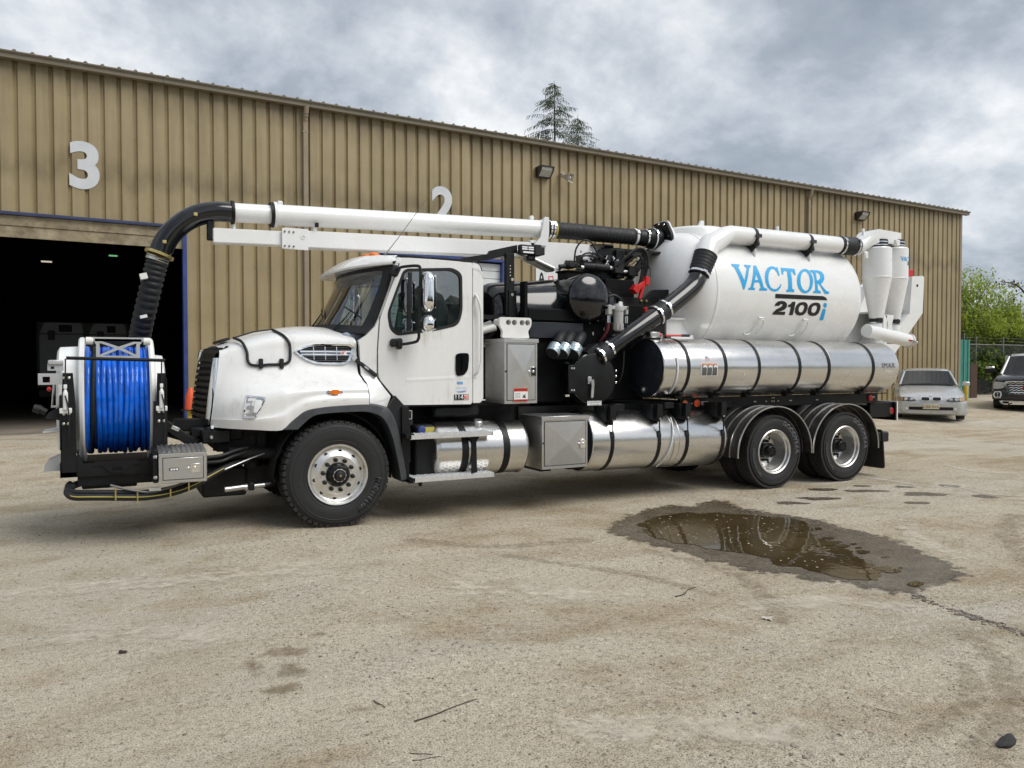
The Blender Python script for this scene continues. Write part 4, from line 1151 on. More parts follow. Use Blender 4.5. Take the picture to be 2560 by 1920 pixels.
HPTS = [p for r in HG for p in r]
def hood_y(x, z):
    """near-side y of the hood skin at (x, z)"""
    best = sorted(((p.x - x) ** 2 + (p.z - z) ** 2, p.y) for p in HPTS if p.y > .3)[:4]
    sw = sum(1 / (d + 1e-5) for d, _ in best)
    return YC - sum(y / (d + 1e-5) for d, y in best) / sw
def hood():
    g = G(); g.shell([[(p.x, YC - p.y, p.z) for p in r] + [(p.x, YC + p.y, p.z) for p in reversed(r[:-1])] for r in HG], (0, 0, -.004))
    hd = g.done('hood', 'cab_paint', TRK, ang=42)
    G().plate([(-1.1, 1.28), (1.1, 1.28), (1.1, 1.35), (.95, 1.5), (.88, 1.9), (.4, 2.02), (-.4, 2.02), (-.88, 1.9), (-.95, 1.5), (-1.1, 1.35)], y0=2.36, y1=2.4, f=lambda a, d, h: (d, YC + a, h)).done('hood_seal', 'black_plastic', TRK, flat=True)
    # seam between hood and cowl
    G().tube([(x, y, z) for x, y, z in ((2.41, 8.235, 1.955), (2.418, 8.2, 1.88), (2.424, 8.17, 1.7), (2.43, 8.13, 1.57), (2.475, 8.05, 1.47), (2.478, 7.985, 1.38), (2.478, 7.975, 1.27))], .009, 6).done('cowl_seam', 'black_plastic', TRK)
    nose = HG[0]
    def gx(z, w=.66): return .845 + .1 * (max(0, z - 1.08) / .78) ** 1.3 + .065 * (w / .66) ** 2
    # chrome grille surround, each side
    for s in (-1, 1):
        rows = []
        for p in nose[1:26]:
            wo = p.y; wi = .665 - .03 * sstep(1.6, 1.85, p.z); x_i = gx(p.z)
            rows.append([(p.x + (x_i - p.x) * t - .035 * sin(pi * t), YC + s * (wo - .005 + (wi - wo) * t), p.z) for t in (0, .15, .35, .55, .75, 1)])
        c = G(); c.shell(rows, (.02, 0, 0)); c.done('grille_surround', 'chrome', TRK, ang=60)
    # grille
    top = 1.88
    g = G(); g.shell([[(gx(z, w) + .03, YC + w, z) for z in (1.06, 1.2, 1.4, 1.6, 1.75, 1.86)] for w in [-.69 + 1.38 * i / 12 for i in range(13)]], (.03, 0, 0)); g.done('grille_backing', 'dark_void', TRK, flat=True)
    g = G()
    g.grid([[(gx(z, w) - dx, YC + w, z - .02 * (w / .7) ** 2) for z, dx in ((1.72, -.01), (1.76, .015), (1.81, .01), (1.86, -.05), (1.895, -.11))] for w in [-.7 + 1.4 * i / 16 for i in range(17)]])
    g.shell([[(gx(z, w) - .004, YC + w, z) for z in (1.06, 1.1)] for w in (-.68, -.4, 0, .4, .68)], (.05, 0, 0))
    gr = g.done('grille', 'grille_black', TRK, ang=50)
    for k in range(9):
        z = 1.14 + k * .066
        g = G(); ws_ = [-.66 + 1.32 * i / 12 for i in range(13)]; v = g.grid([[(gx(z, w) + a, YC + w, z + b) for a, b in ((-.012, -.012), (-.006, .022), (.03, .026), (.03, -.016))] for w in ws_], cv=True); g.face(v[0]); g.face(v[-1]); g.done('grille_slat', 'grille_black', gr, ang=30)
    g = G(); g.lathe([(.0, -.02), (.05, -.018), (.06, 0)], (gx(1.8, 0) - .012, YC, 1.79), (1, 0, -.25), 16); g.done('nose_badge', 'chrome', TRK)
    G().obox((1.13, YC - .1, 1.945), (1, 0, .38), (0, 1, 0), (-.38, 0, 1), .06, .3, .014, .01).done('hood_vent', 'black_plastic', TRK)
    def on(p, off): return (p[0], hood_y(*p) - off, p[1])
    def skin(g, poly, o0, o1, step=.05, holes=()):
        """plate bent to the hood skin"""
        t = G(); t.plate(poly, holes, 0, 1)
        xs = [p[0] for p in poly]; zs = [p[1] for p in poly]; v = min(xs) + step
        while v < max(xs): seg_subdiv(t, 0, [v]); v += step
        v = min(zs) + step
        while v < max(zs): seg_subdiv(t, 2, [v]); v += step
        for q in t.bm.verts: q.co.y = hood_y(q.co.x, q.co.z) - (o0 + (o1 - o0) * q.co.y)
        return g.join(t)
    # headlight
    hl = rpoly([(1.235, 1.375), (1.425, 1.355), (1.375, 1.255), (1.315, 1.135), (1.2, 1.145)], .02)
    c = (1.31, 1.255); inn = [(c[0] + (x - c[0]) * .84, c[1] + (z - c[1]) * .84) for x, z in hl]
    h = skin(G(), hl, -.01, .012, .04, [inn]).done('headlight', 'chrome', TRK, ang=50)
    skin(G(), inn, -.02, .002, .03).done('headlight_bowl', 'dull_steel', h, ang=50)
    skin(G(), rpoly([(1.315, 1.33), (1.385, 1.32), (1.37, 1.26), (1.33, 1.2), (1.3, 1.2)], .01), .002, .014, .03).done('headlight_lens', 'lamp_lens', h, ang=50)
    # chrome side vent
    vo = rpoly([(1.75, 1.825), (1.88, 1.885), (2.0, 1.905), (2.34, 1.905), (2.385, 1.875), (2.33, 1.71), (2.26, 1.68), (1.98, 1.685), (1.86, 1.735)], [.02, .05, .05, .03, .02, .04, .05, .06, .05])
    c = (2.08, 1.8); vi = [(c[0] + (x - c[0]) * .91, c[1] + (z - c[1]) * .82) for x, z in vo]
    vt = skin(G(), vo, -.005, .02, .05, [vi]).done('hood_grille', 'chrome', TRK, ang=50)
    skin(G(), [(c[0] + (x - c[0]) * .95, c[1] + (z - c[1]) * .9) for x, z in vo], .001, .005, .05).done('vent_backing', 'dark_void', vt, flat=True)
    for z, x0, x1, m_ in ((1.868, 1.95, 2.33, 'flare_plastic'), (1.848, 1.86, 2.34, 'flare_plastic'), (1.822, 1.82, 2.35, 'chrome'), (1.79, 1.83, 2.34, 'chrome'), (1.765, 1.87, 2.32, 'flare_plastic'), (1.745, 1.89, 2.31, 'flare_plastic'), (1.725, 1.93, 2.29, 'flare_plastic')):
        k = .009 if m_ == 'chrome' else .004
        skin(G(), [(x0, z - k), (x1, z - k), (x1, z + k), (x0, z + k)], .004, .013, .06).done('vent_slat', m_, vt, ang=30)
    g = G()
    for x in (1.96, 2.08, 2.2): skin(g, [(x - .004, 1.73), (x + .004, 1.73), (x + .004, 1.875), (x - .004, 1.875)], .004, .014, .06)
    g.done('vent_rib', 'chrome', vt, flat=True)
    skin(G(), [(2.24, 1.785), (2.3, 1.785), (2.3, 1.83), (2.24, 1.83)], .01, .017, .06).done('vent_badge', 'decal_white', vt, flat=True)
    g = G(); text_mesh(g, 'SD', .042, lambda x, y, d: (2.27 + x, hood_y(2.27, 1.81) - .019 - d, 1.807 + y), .001, bold=.001); g.done('vent_badge_lettering', 'decal_red', vt, flat=True)
    # black tube guard on the hood
    pts = [(1.61, 2.035), (1.685, 1.985), (1.705, 1.93), (1.72, 1.86), (1.715, 1.75), (1.69, 1.705), (1.62, 1.685), (1.5, 1.682), (1.39, 1.672), (1.32, 1.685), (1.295, 1.73), (1.29, 1.82), (1.27, 1.89), (1.22, 1.945)]
    path = [Vector(on((x, min(z, 1.93)), .018)) for x, z in pts[1:-1]]
    path = [Vector((1.6, 8.62, 2.06)), Vector((1.66, 8.4, 2.0))] + path[1:-1] + [Vector((1.25, 8.42, 1.92)), Vector((1.2, 8.62, 1.965))]
    g = G().tube(crom(path, 5), .015, 8)
    g.tube([(1.21, 8.6, 1.97), (1.4, 8.61, 2.035), (1.6, 8.62, 2.065)], .009, 6); g.done('hood_guard', 'black_plastic', TRK)
    for x in (1.42, 1.625):
        y = hood_y(x, 1.68); G().box((x - .02, y - .05, 1.64), (x + .02, y + .01, 1.745), .008).done('guard_clip', 'black_plastic', TRK)
    # hood latch
    a, b = Vector((2.375, hood_y(2.375, 1.74) - .03, 1.745)), Vector((2.6, 8.085, 1.555)); d = (b - a).normalized()
    G().obox((a + b) / 2, d, (0, 1, 0), d.cross(Vector((0, 1, 0))), (b - a).length / 2, .016, .022, .01).done('hood_latch', 'black_plastic', TRK)
    G().obox(a - d * .01, d, (0, 1, 0), d.cross(Vector((0, 1, 0))), .025, .022, .026, .005).obox(a + d * .16, d, (0, 1, 0), d.cross(Vector((0, 1, 0))), .03, .018, .01, .003).done('latch_pin', 'dull_steel', TRK)
    # marker lamp
    def oval(rx, rz, n=18): return [(2.11 + rx * cos(2 * pi * i / n), 1.398 + rz * sin(2 * pi * i / n)) for i in range(n)]
    ml = skin(G(), oval(.085, .036), -.004, .01, .06).done('marker_lamp', 'chrome', TRK)
    skin(G(), oval(.06, .026), .01, .026, .06).done('lamp_lens', 'amber_lens', ml, ang=20)
    # black wheel-arch flare
    for s in (-1, 1):
        o_ = crom([(1.575, 1.022, 0), (1.66, 1.1, 0), (1.785, 1.205, 0), (1.95, 1.245, 0), (2.2, 1.262, 0), (2.45, 1.268, 0), (2.6, 1.248, 0), (2.7, 1.2, 0), (2.775, 1.06, 0), (2.83, .84, 0), (2.88, .55, 0), (2.895, .43, 0)], 4)
        i_ = crom([(1.72, 1.02, 0), (1.77, 1.07, 0), (1.87, 1.15, 0), (1.98, 1.175, 0), (2.2, 1.185, 0), (2.42, 1.185, 0), (2.53, 1.16, 0), (2.62, 1.11, 0), (2.69, 1.0, 0), (2.75, .82, 0), (2.805, .55, 0), (2.825, .42, 0)], 4)
        y0 = YC - s * 1.225
        g = G()
        rows = []
        for p, q in zip(o_, i_): rows.append([(p.x, y0 + s * .1, p.y), (p.x, y0 + s * .012, p.y), (p.x * .8 + q.x * .2, y0 - s * .004, p.y * .8 + q.y * .2), (q.x, y0 - s * .012, q.y), (q.x, y0 + s * .01, q.y - .008), (q.x, y0 + s * .3, q.y)])
        g.shell(rows, (0, s * .004, 0)); g.done('wheel_flare', 'flare_plastic', TRK, ang=30)
        # dark inner arch + panel behind the wheel
        G().plate([(2.7, 1.21), (2.79, 1.34), (2.9, 1.22), (2.92, .5), (2.86, .44), (2.78, 1.02)], y0=y0 + s * .06, y1=y0 + s * .12).done('splash_panel', 'black_plastic', TRK, flat=True)
        g = G(); n = 16
        g.shell([[(2.13 + .63 * cos(t), y0 + s * w, .5 + .68 * sin(t)) for w in (.12, .5)] for t in [-.1 + (pi + .2) * i / n for i in range(n + 1)]], (0, 0, .01)); g.done('wheel_arch', 'dark_void', TRK, flat=True)
hood()

# wheels ------------------------------------------------------------
def tyre(x, y, z, s, R, W, name, parent, tread, nblk, rim_r):
    """y: outer face; s: +1 near side (body extends to +y)"""
    prof = [(rim_r, .03), (rim_r + .015, .008), (rim_r + .06, -.004), (rim_r + (R - rim_r) * .42, -.012), (rim_r + (R - rim_r) * .75, .002), (R - .045, .02), (R - .022, .035), (R - .018, .06), (R - .018, W - .06), (R - .022, W - .035), (R - .05, W - .015), (rim_r + .05, W), (rim_r, W - .03)]
    t = G().lathe(prof, (x, y, z), (0, s, 0), 64)
    for rr in (rim_r + .045, rim_r + (R - rim_r) * .62, rim_r + (R - rim_r) * .86):       # sidewall ribs
        h = interp(sorted([(r, h) for r, h in prof[:7]]), rr)
        t.lathe([(rr - .006, h), (rr, h - .004), (rr + .006, h)], (x, y, z), (0, s, 0), 64)
    t = t.done('tyre', 'rubber', parent, ang=30)
    g = G(); O = Vector((x, y, z))
    def blk(a0, a1, w0, w1, r0, r1, sk=0):
        V = []
        for (a, w) in ((a0, w0), (a1, w0), (a1 + sk, w1), (a0 + sk, w1)):
            for r in (r0, r1): V.append(g.bm.verts.new(O + Vector((r * cos(a), s * w, r * sin(a)))))
        for f in ((1, 3, 5, 7), (0, 1, 3, 2), (2, 3, 5, 4), (4, 5, 7, 6), (6, 7, 1, 0)): g.face([V[i] for i in f])
    for i in range(nblk):
        a = 2 * pi * i / nblk; da = 2 * pi / nblk
        if tread == 'lug':
            blk(a, a + da * .74, .022 if i % 2 else .03, .13, R - .034, R - .003, da * .35); blk(a, a + da * .74, W - .13, W - .02, R - .034, R - .003, -da * .35)
            blk(a + da * .3, a + da * .85, .15, W * .5 - .01, R - .03, R, .2 * da); blk(a + da * .1, a + da * .65, W * .5 + .01, W - .15, R - .03, R, .2 * da)
        else:
            k = (W - .04) / 5
            for j in range(5):
                ph = da * (.5 if j % 2 else 0)
                blk(a + ph, a + ph + da * .9, .02 + k * j + (.0 if j else -.01), .02 + k * (j + 1) - .012, R - .03, R, da * .12 * (1 if j % 2 else -1))
    g.done('tread', 'tyre_tread', parent, kind='stuff', flat=True, weld=False)
    return t
def bend_text(txt, x, y, z, s, rad, size, a_mid, parent, mat, off, up=True, bold=.006):
    """lettering around a sidewall"""
    g = G()
    def f(u, v, d):
        a = a_mid - (u / rad) * (1 if up else -1) * s; r = rad + v * (1 if up else -1)
        return (x + r * cos(a), y - s * (off + d), z + r * sin(a))
    text_mesh(g, txt, size, f, .003, bold=bold, space=1.1)
    g.done('sidewall_lettering', mat, parent, flat=True)

def front_wheel(x, y, z, s):
    w = bpy.data.objects.new('wheel', None); COL.objects.link(w); w.parent = TRK
    R = .565
    tyre(x, y, z, s, R, .39, 'tyre', w, 'lug', 52, .312)
    ax = (0, s, 0); O = Vector((x, y, z))
    rim = G().lathe([(.312, .02), (.322, .006), (.316, -.004), (.3, 0), (.288, .012), (.281, .04), (.268, .047), (.21, .03), (.2, .022), (.13, .022), (.118, .03), (.118, .1)], O, ax, 64)
    rim.lathe([(.3, .02), (.29, .36)], O, ax, 32)
    rim = rim.done('rim', 'alu_wheel', w, ang=28)
    g = G()
    for k in range(10):
        a = 2 * pi * (k + .3) / 10; g.lathe([(0, -.0015), (.0205, -.0015), (.0205, .004)], O + Vector((.243 * cos(a), s * .0405, .243 * sin(a))), (0, s, .0), 14)
    g.done('hand_hole', 'dark_void', w, flat=True)
    hub = G().lathe([(.116, .03), (.112, -.005), (.1, -.03), (.09, -.035), (.075, -.035), (.06, -.06), (.05, -.07)], O, ax, 32).done('hub', 'black_satin', w)
    g = G().lathe([(.066, -.04), (.066, -.056), (.05, -.06), (.05, -.04)], O, ax, 24)
    for k in range(10):
        a = 2 * pi * k / 10; g.obox(O + Vector((.066 * cos(a), -s * .049, .066 * sin(a))), (cos(a), 0, sin(a)), (0, 1, 0), (-sin(a), 0, cos(a)), .005, .007, .011)
    g.done('hub_ring', 'dull_steel', w)
    g = G().lathe([(.048, -.06), (.046, -.082), (.03, -.09), (0, -.092)], O, ax, 24).done('hub_cap', 'black_plastic', w)
    G().lathe([(.013, -.09), (.01, -.096), (0, -.097)], O, ax, 10).done('hub_plug', 'bronze', w)
    for k in range(10):
        a = 2 * pi * (k + .75) / 10
        G().lathe([(.024, .022), (.024, .012), (.0185, .01), (.0185, -.022), (.013, -.026), (.011, -.035), (0, -.036)], O + Vector((.158 * cos(a), 0, .158 * sin(a))), ax, 8).done('lug_nut', 'black_plastic', w)
    bend_text('MICHELIN', x, y, z, s, .43, .085, -.6, w, 'faint_lettering', .0125)
    return w
def rear_wheel(x, y, z, s, dual=True):
    w = bpy.data.objects.new('wheel', None); COL.objects.link(w); w.parent = TRK
    R = .525; ax = (0, s, 0); O = Vector((x, y, z))
    tyre(x, y, z, s, R, .275, 'tyre', w, 'rib', 70, .31)
    tyre(x, y + s * .335, z, s, R, .275, 'tyre', w, 'rib', 70, .31)
    G().lathe([(.31, .02), (.319, .004), (.308, -.004), (.292, .006), (.285, .04), (.272, .055), (.268, .12), (.256, .2), (.235, .235), (.11, .235), (.1, .2), (.1, .16)], O, ax, 56).lathe([(.29, .3), (.29, .6)], O, ax, 32).done('rim', 'alu_wheel', w, ang=28)
    g = G()
    for k in range(10):
        a = 2 * pi * (k + .4) / 10; g.lathe([(0, .231), (.02, .231), (.02, .236)], O + Vector((.212 * cos(a), 0, .212 * sin(a))), ax, 12)
    g.done('hand_hole', 'dark_void', w, flat=True)
    g = G().lathe([(.108, .23), (.105, .14), (.085, .12), (.08, .06), (.07, .05), (0, .045)], O, ax, 24)
    for k in range(8):
        a = 2 * pi * k / 8; g.cyl(O + Vector((.062 * cos(a), s * .055, .062 * sin(a))), O + Vector((.062 * cos(a), s * .035, .062 * sin(a))), .011, 6)
    g.done('hub', 'black_satin', w)
    for k in range(10):
        a = 2 * pi * k / 10; G().lathe([(.019, .235), (.019, .17), (.012, .16), (0, .158)], O + Vector((.143 * cos(a), 0, .143 * sin(a))), ax, 8).done('lug_nut', 'black_plastic', w)
    bend_text('GOODYEAR', x, y, z, s, .427, .098, .55, w, 'tyre_lettering', .0125)
    bend_text('ENDURANCE LHD', x, y, z, s, .425, .05, pi + .35, w, 'tyre_lettering', .0125, False, .002)
    return w
def alu_wheel_mat():
    m, N, L, b = new_mat('alu_wheel')
    b.inputs['Metallic'].default_value = .9
    n = noise_t(N, L, 9, 6, .65); d = noise_t(N, L, 5, 6, .6)
    c = ramp(N, L, n, [(.3, (.66, .65, .62)), (.7, (.8, .79, .77))])
    L.new(mixc(N, L, ramp(N, L, d, [(.6, g3(0)), (.75, g3(.5))]), c, (.4, .33, .24)), b.inputs['Base Color'])
    L.new(ramp(N, L, n, [(.3, g3(.27)), (.7, g3(.42))]), b.inputs['Roughness'])
alu_wheel_mat()
front_wheel(2.13, 7.93, .53, 1); front_wheel(2.13, 2 * YC - 7.93, .53, -1)
for x in (8.42, 9.9):
    rear_wheel(x, 7.93, .438, 1); rear_wheel(x, 2 * YC - 7.93, .438, -1)

# front hose reel ---------------------------------------------------
def reel():
    C0 = Vector((.09, 8.9, 1.325)); r = random.Random(4)
    rl = bpy.data.objects.new('hose_reel', None); COL.objects.link(rl); rl.parent = TRK
    def flange(x0, s):
        g = G(); g.lathe([(.32, .0), (.56, .0), (.6, -.004), (.622, -.012), (.634, .004), (.63, .03), (.615, .042), (.6, .03), (.56, .016), (.32, .016)], (x0, C0.y, C0.z), (s, 0, 0), 72)
        g.lathe([(0, .001), (.32, .001)], (x0, C0.y, C0.z), (s, 0, 0), 48); g.done('flange', 'white_steel', rl, ang=40)
    flange(-.2, -1); flange(.385, 1)
    G().cyl((-.2, C0.y, C0.z), (.385, C0.y, C0.z), .3, 32, caps=False).done('drum', 'white_steel', rl)
    # drive housing left, bearing drum right
    G().lathe([(0, .2), (.5, .2), (.53, .18), (.54, .02), (.5, 0)], (-.225, C0.y, C0.z), (-1, 0, 0), 56).done('drive_housing', 'white_steel', rl, ang=40)
    G().lathe([(0, .1), (.4, .1), (.45, .085), (.46, .0)], (.43, C0.y, C0.z), (1, 0, 0), 56).done('bearing_housing', 'white_steel', rl, ang=40)
    # hose: two layers of turns with a black leader
    g = G(); g2 = G(); n = 56; pitch = .0475
    for layer, (rad, cnt) in enumerate(((.48, 12), (.525, 12))):
        for k in range(cnt):
            x = -.165 + pitch * (k + (.0 if layer else .5)); 
            if layer and k == 1: tgt = g2
            else: tgt = g
            ph = r.uniform(0, 6); am = r.uniform(.002, .006); rr = rad + r.uniform(-.004, .004)
            sl = r.uniform(-.012, .012)
            P = [Vector((x + am * sin(3 * t + ph) * 1.2 + (0.02 * sin(t) if tgt is g2 else sl * sin(t)), C0.y + (rr + am * sin(2 * t + ph)) * cos(t), C0.z + (rr + am * sin(2 * t + ph)) * sin(t))) for t in [2 * pi * i / n for i in range(n)]]
            tgt.tube(P, .0245 if tgt is g else .022, 10, closed=True)
    for k in range(4, 9):    # loose turns over the top
        x = -.165 + pitch * (k + .5); P = []
        for i in range(13):
            t = pi * (.3 + .55 * i / 12); rr = .565 - .03 * abs(i - 6) / 6; P.append(Vector((x + .02 * sin(i * .5), C0.y + rr * cos(t + pi * .12), C0.z + rr * sin(t + pi * .12))))
    g.done('hose', 'blue_hose', rl, ang=80, weld=False); g2.done('leader_hose', 'rubber_hose', rl, ang=80, weld=False)
    # frame
    fr = G()
    y0, y1 = 8.12, 8.2
    fr.plate([(-.385, .645), (-.255, .645), (-.255, 1.3), (-.275, 1.605), (-.355, 1.605), (-.37, 1.3)], y0=y0, y1=y0 + .03); fr.plate([(-.385, .645), (-.25, .645), (-.25, .9), (-.2, .765), (.33, .765), (.385, .86), (.395, 1.33), (.5, 1.33), (.515, .645)], y0=y0 - .003, y1=y0 + .035)
    fr.box((-.387, y0, .645), (-.375, 9.6, .78)); fr.box((-.385, y0, .645), (.51, 9.65, .69)); fr.plate([(.42, 1.33), (.505, 1.33), (.505, 1.6), (.43, 1.6)], y0=y0, y1=y0 + .03)
    fr.box((-.385, y0, .9), (-.37, 8.6, 1.4)); fr.box((.5, y0, .7), (.515, 8.55, 1.55))
    frame = fr.done('reel_frame', 'black_satin', TRK, ang=30)
    G().plate([(-.13, .735), (.27, .735), (.24, .78), (-.1, .78)], y0=y0 - .012, y1=y0 - .004).plate([(-.04, .735), (.2, .735), (.13, .665), (.03, .665)], [[(.04, .72), (.12, .72), (.12, .69), (.04, .69)]], y0 - .02, y0 - .006).done('stiffener', 'black_satin', frame, flat=True)
    g = G()
    for x, zz in ((-.345, 1.56), (-.305, 1.56), (-.35, 1.23), (-.31, 1.23), (-.352, 1.14), (-.315, 1.14), (.44, 1.23), (.485, 1.23), (.44, 1.14), (.485, 1.14)): g.lathe([(.014, 0), (.013, -.008), (.006, -.012), (0, -.012)], (x, y0 - .004, zz), (0, 1, 0), 8)
    g.done('frame_bolt', 'zinc', frame)
    for x in (-.335, .465):
        c = G().cyl((x, y0 - .02, 1.27), (x, y0 - .02, 1.42), .021, 12).cyl((x, y0 - .02, 1.42), (x, y0 - .02, 1.455), .021, 12, .009).box((x - .014, y0 - .03, 1.46), (x + .014, y0 - .012, 1.5), .003).box((x - .05, y0 - .02, 1.235), (x + .05, y0, 1.285), .006).done('actuator', 'white_steel', frame)
        G().tube([(x, y0 - .02, 1.49), (x + .004, y0 - .02, 1.735)], .007, 6).tube(crom([(x, y0 - .045, 1.4), (x + .02, y0 - .05, 1.3), (x + .03, y0 - .04, 1.1), (x + .02, y0 - .02, .95)], 4), .006, 5).done('actuator_cable', 'black_plastic', frame)
    G().tube([(-.325, y0 - .02, 1.742), (.5, y0 - .02, 1.722)], .0165, 10).done('cross_bar', 'black_satin', frame)
    # level-wind guide with X cut-out and white rollers
    g = G(); gy = 8.2; o_ = [(-.095, 1.925), (.3, 1.925), (.3, 1.885), (.285, 1.875), (.285, 1.745), (-.085, 1.745), (-.085, 1.875), (-.095, 1.885)]
    hs = [[(-.03, 1.9), (.23, 1.9), (.105, 1.852)], [(-.055, 1.885), (-.055, 1.775), (.075, 1.838)], [(.255, 1.885), (.255, 1.775), (.135, 1.838)], [(-.03, 1.765), (.23, 1.765), (.105, 1.825)]]
    g.plate(o_, hs, gy, gy + .012); g.box((-.12, gy, 1.9), (.325, gy + .05, 1.94)); g.done('hose_guide', 'grey_plate', rl, flat=True)
    for x0, x1 in ((-.168, -.108), (.318, .375)): G().cyl((x0, gy + .02, 1.905), (x1, gy + .02, 1.905), .035, 16).done('guide_roller', 'white_plastic', rl)
    G().box((-.1, 8.55, 1.86), (.3, 8.62, 1.93)).done('guide_rail', 'black_satin', rl)
    # control cluster hanging on the left
    cl = G(); 
    sq = lambda x0, z0, x1, z1, m: [(x0, z0), (x1, z0), (x1, z1), (x0, z1)]
    cl.plate(sq(-.56, 1.495, -.36, 1.6, 0), [sq(-.525, 1.515, -.465, 1.57, 0)], 8.3, 8.33).plate(sq(-.49, 1.625, -.36, 1.69, 0), [sq(-.465, 1.64, -.435, 1.665, 0)], 8.4, 8.43)
    ctl = cl.done('control_bracket', 'grey_plate', TRK, flat=True)
    G().box((-.485, 8.38, 1.68), (-.36, 8.46, 1.725), .01).done('control_pod', 'grey_plate', ctl)
    G().tube([(-.45, 8.3, 1.3), (-.435, 8.3, 1.5)], .01, 6).box((-.46, 8.27, 1.28), (-.38, 8.33, 1.302), .004).done('control_rod', 'dull_steel', ctl)
    G().plate([(-.48, 1.235), (-.385, 1.29), (-.385, 1.165), (-.505, 1.19)], y0=8.24, y1=8.36).cyl((-.5, 8.3, 1.24), (-.555, 8.3, 1.275), .03, 12).cyl((-.545, 8.3, 1.265), (-.6, 8.3, 1.285), .042, 14, .036).done('joystick', 'black_plastic', ctl)
    G().ball((-.475, 8.32, 1.455), (.02, .02, .022), 8, 6).done('stop_button', 'red_lens', ctl)
    G().plate([(-.53, 1.06), (-.38, 1.085), (-.38, 1.06), (-.53, 1.05)], y0=8.3, y1=8.6).done('tray', 'white_steel', ctl, flat=True)
    G().plate([(-.52, .745), (-.49, .79), (-.385, .835), (-.385, .69), (-.525, .69)], y0=8.3, y1=8.55).done('foot_bracket', 'grey_plate', TRK, flat=True)
    # toolbox in front of the bumper
    bx = G().box((.415, 7.76, .58), (.83, 8.12, .86), .006).plate([(7.76, .862), (8.12, .905), (8.12, .862)], y0=.415, y1=.83, f=lambda a, d, h: (d, a, h))
    for k in range(9): x = .45 + k * .043; bx.plate([(7.77, .866), (8.1, .906), (8.1, .914), (7.77, .873)], y0=x, y1=x + .018, f=lambda a, d, h: (d, a, h))
    tb = bx.done('toolbox', 'aluminium_box', TRK, ang=30)
    G().box((.452, 7.752, .615), (.795, 7.7595, .815), .003).done('toolbox_door', 'aluminium_box', tb)
    G().plate([(.446, .609), (.801, .609), (.801, .821), (.446, .821)], [[(.452, .615), (.795, .615), (.795, .815), (.452, .815)]], 7.7575, 7.7597).done('door_gap', 'dark_void', tb, flat=True)
    G().box((.69, 7.744, .67), (.765, 7.752, .755), .003).ball((.665, 7.75, .714), (.013, .008, .013), 8, 6).ball((.722, 7.745, .718), (.015, .01, .015), 8, 6).done('latch', 'chrome', tb)
    w = G().box((.502, 7.746, .698), (.585, 7.752, .724), .005).done('work_lamp', 'black_plastic', tb)
    for k in range(3): G().box((.512 + k * .024, 7.742, .703), (.53 + k * .024, 7.746, .719)).done('led', 'lamp_lens', w, flat=True)
    G().box((.37, 7.8, .585), (.41, 8.12, .895), .006).done('toolbox_mount', 'black_satin', TRK)
    for zz in (.64, .83): G().lathe([(.018, 0), (.018, -.02), (.01, -.03), (0, -.03)], (.4, 7.78, zz), (.8, 0, .0), 8).done('mount_bolt', 'dull_steel', TRK)
    # swing arm and pedestal
    G().box((-.22, 8.3, .5), (.25, 9.3, .64), .01).box((-.25, 8.15, .55), (.4, 8.5, .645)).box((.5, 8.3, .62), (.85, 9.5, .75)).done('swing_pedestal', 'black_satin', TRK)
    G().obox((.62, 8.25, 1.0), (.62, 0, -.5), (0, 1, 0), (.5, 0, .62), .2, .05, .045, .008).obox((.64, 8.45, .96), (.8, 0, -.3), (0, 1, 0), (.3, 0, .8), .22, .04, .04, .01).done('swing_arm', 'black_satin', TRK)
    G().box((.52, 8.25, 1.03), (.62, 8.6, 1.045)).obox((.59, 8.22, 1.055), (1, 0, -.5), (0, 1, 0), (.5, 0, 1), .04, .03, .02, .004).done('arm_step', 'aluminium_box', TRK)
    # hose tray under the reel
    P = crom([(-.2, 8.28, .575), (-.29, 8.18, .555), (-.33, 8.06, .52), (-.28, 7.98, .485), (-.14, 7.95, .475), (0, 7.94, .465), (.16, 7.93, .452), (.3, 7.92, .445), (.45, 7.93, .452), (.6, 7.96, .475), (.75, 8.0, .52), (.9, 8.06, .59), (1.1, 8.2, .66), (1.35, 8.4, .69)], 6)
    G().tube(P, .032, 10).done('hose_bundle', 'rubber_hose', TRK, ang=80)
    G().tube([p + Vector((0, -.031, .008)) for p in P[6:-8]], .0045, 5).done('yellow_stripe', 'yellow_line', TRK)
    G().tube([p + Vector((0, .06, .035)) for p in P[8:60]], .026, 8).done('hose_bundle', 'black_plastic', TRK, ang=80)
    G().tube(crom([(.02, 8.0, .565), (.14, 7.96, .53), (.3, 7.93, .492), (.4, 7.93, .49), (.55, 7.96, .52), (.7, 8.0, .56)], 5), .013, 6).done('hose_guard_bar', 'galvanised', TRK)
    for x, z0, z1 in ((.06, .44, .56), (.24, .405, .5), (.52, .425, .51), (.68, .475, .56)): G().tube([(x, 7.885, z0), (x, 7.885, z1)], .007, 6).done('guard_pin', 'brass', TRK)
    G().box((.34, 7.9, .5), (.44, 7.94, .53)).done('tag_plate', 'white_plastic', TRK, flat=True)
    # bumper, tow pin, under-hood masses
    G().box((.74, 8.42, .93), (.96, 9.94, 1.04), .02).box((.84, 8.3, .88), (1.12, 10.0, 1.02), .015).box((.6, 8.5, 1.0), (.92, 8.56, 1.13), .01).box((.88, 8.32, .92), (1.04, 8.5, 1.05), .03, 3).done('bumper', 'black_satin', TRK)
    G().lathe([(.022, 0), (.022, -.02), (.014, -.03), (0, -.032)], (.93, 8.3, .945), (0, 1, 0), 12).done('tow_pin', 'dull_steel', TRK)
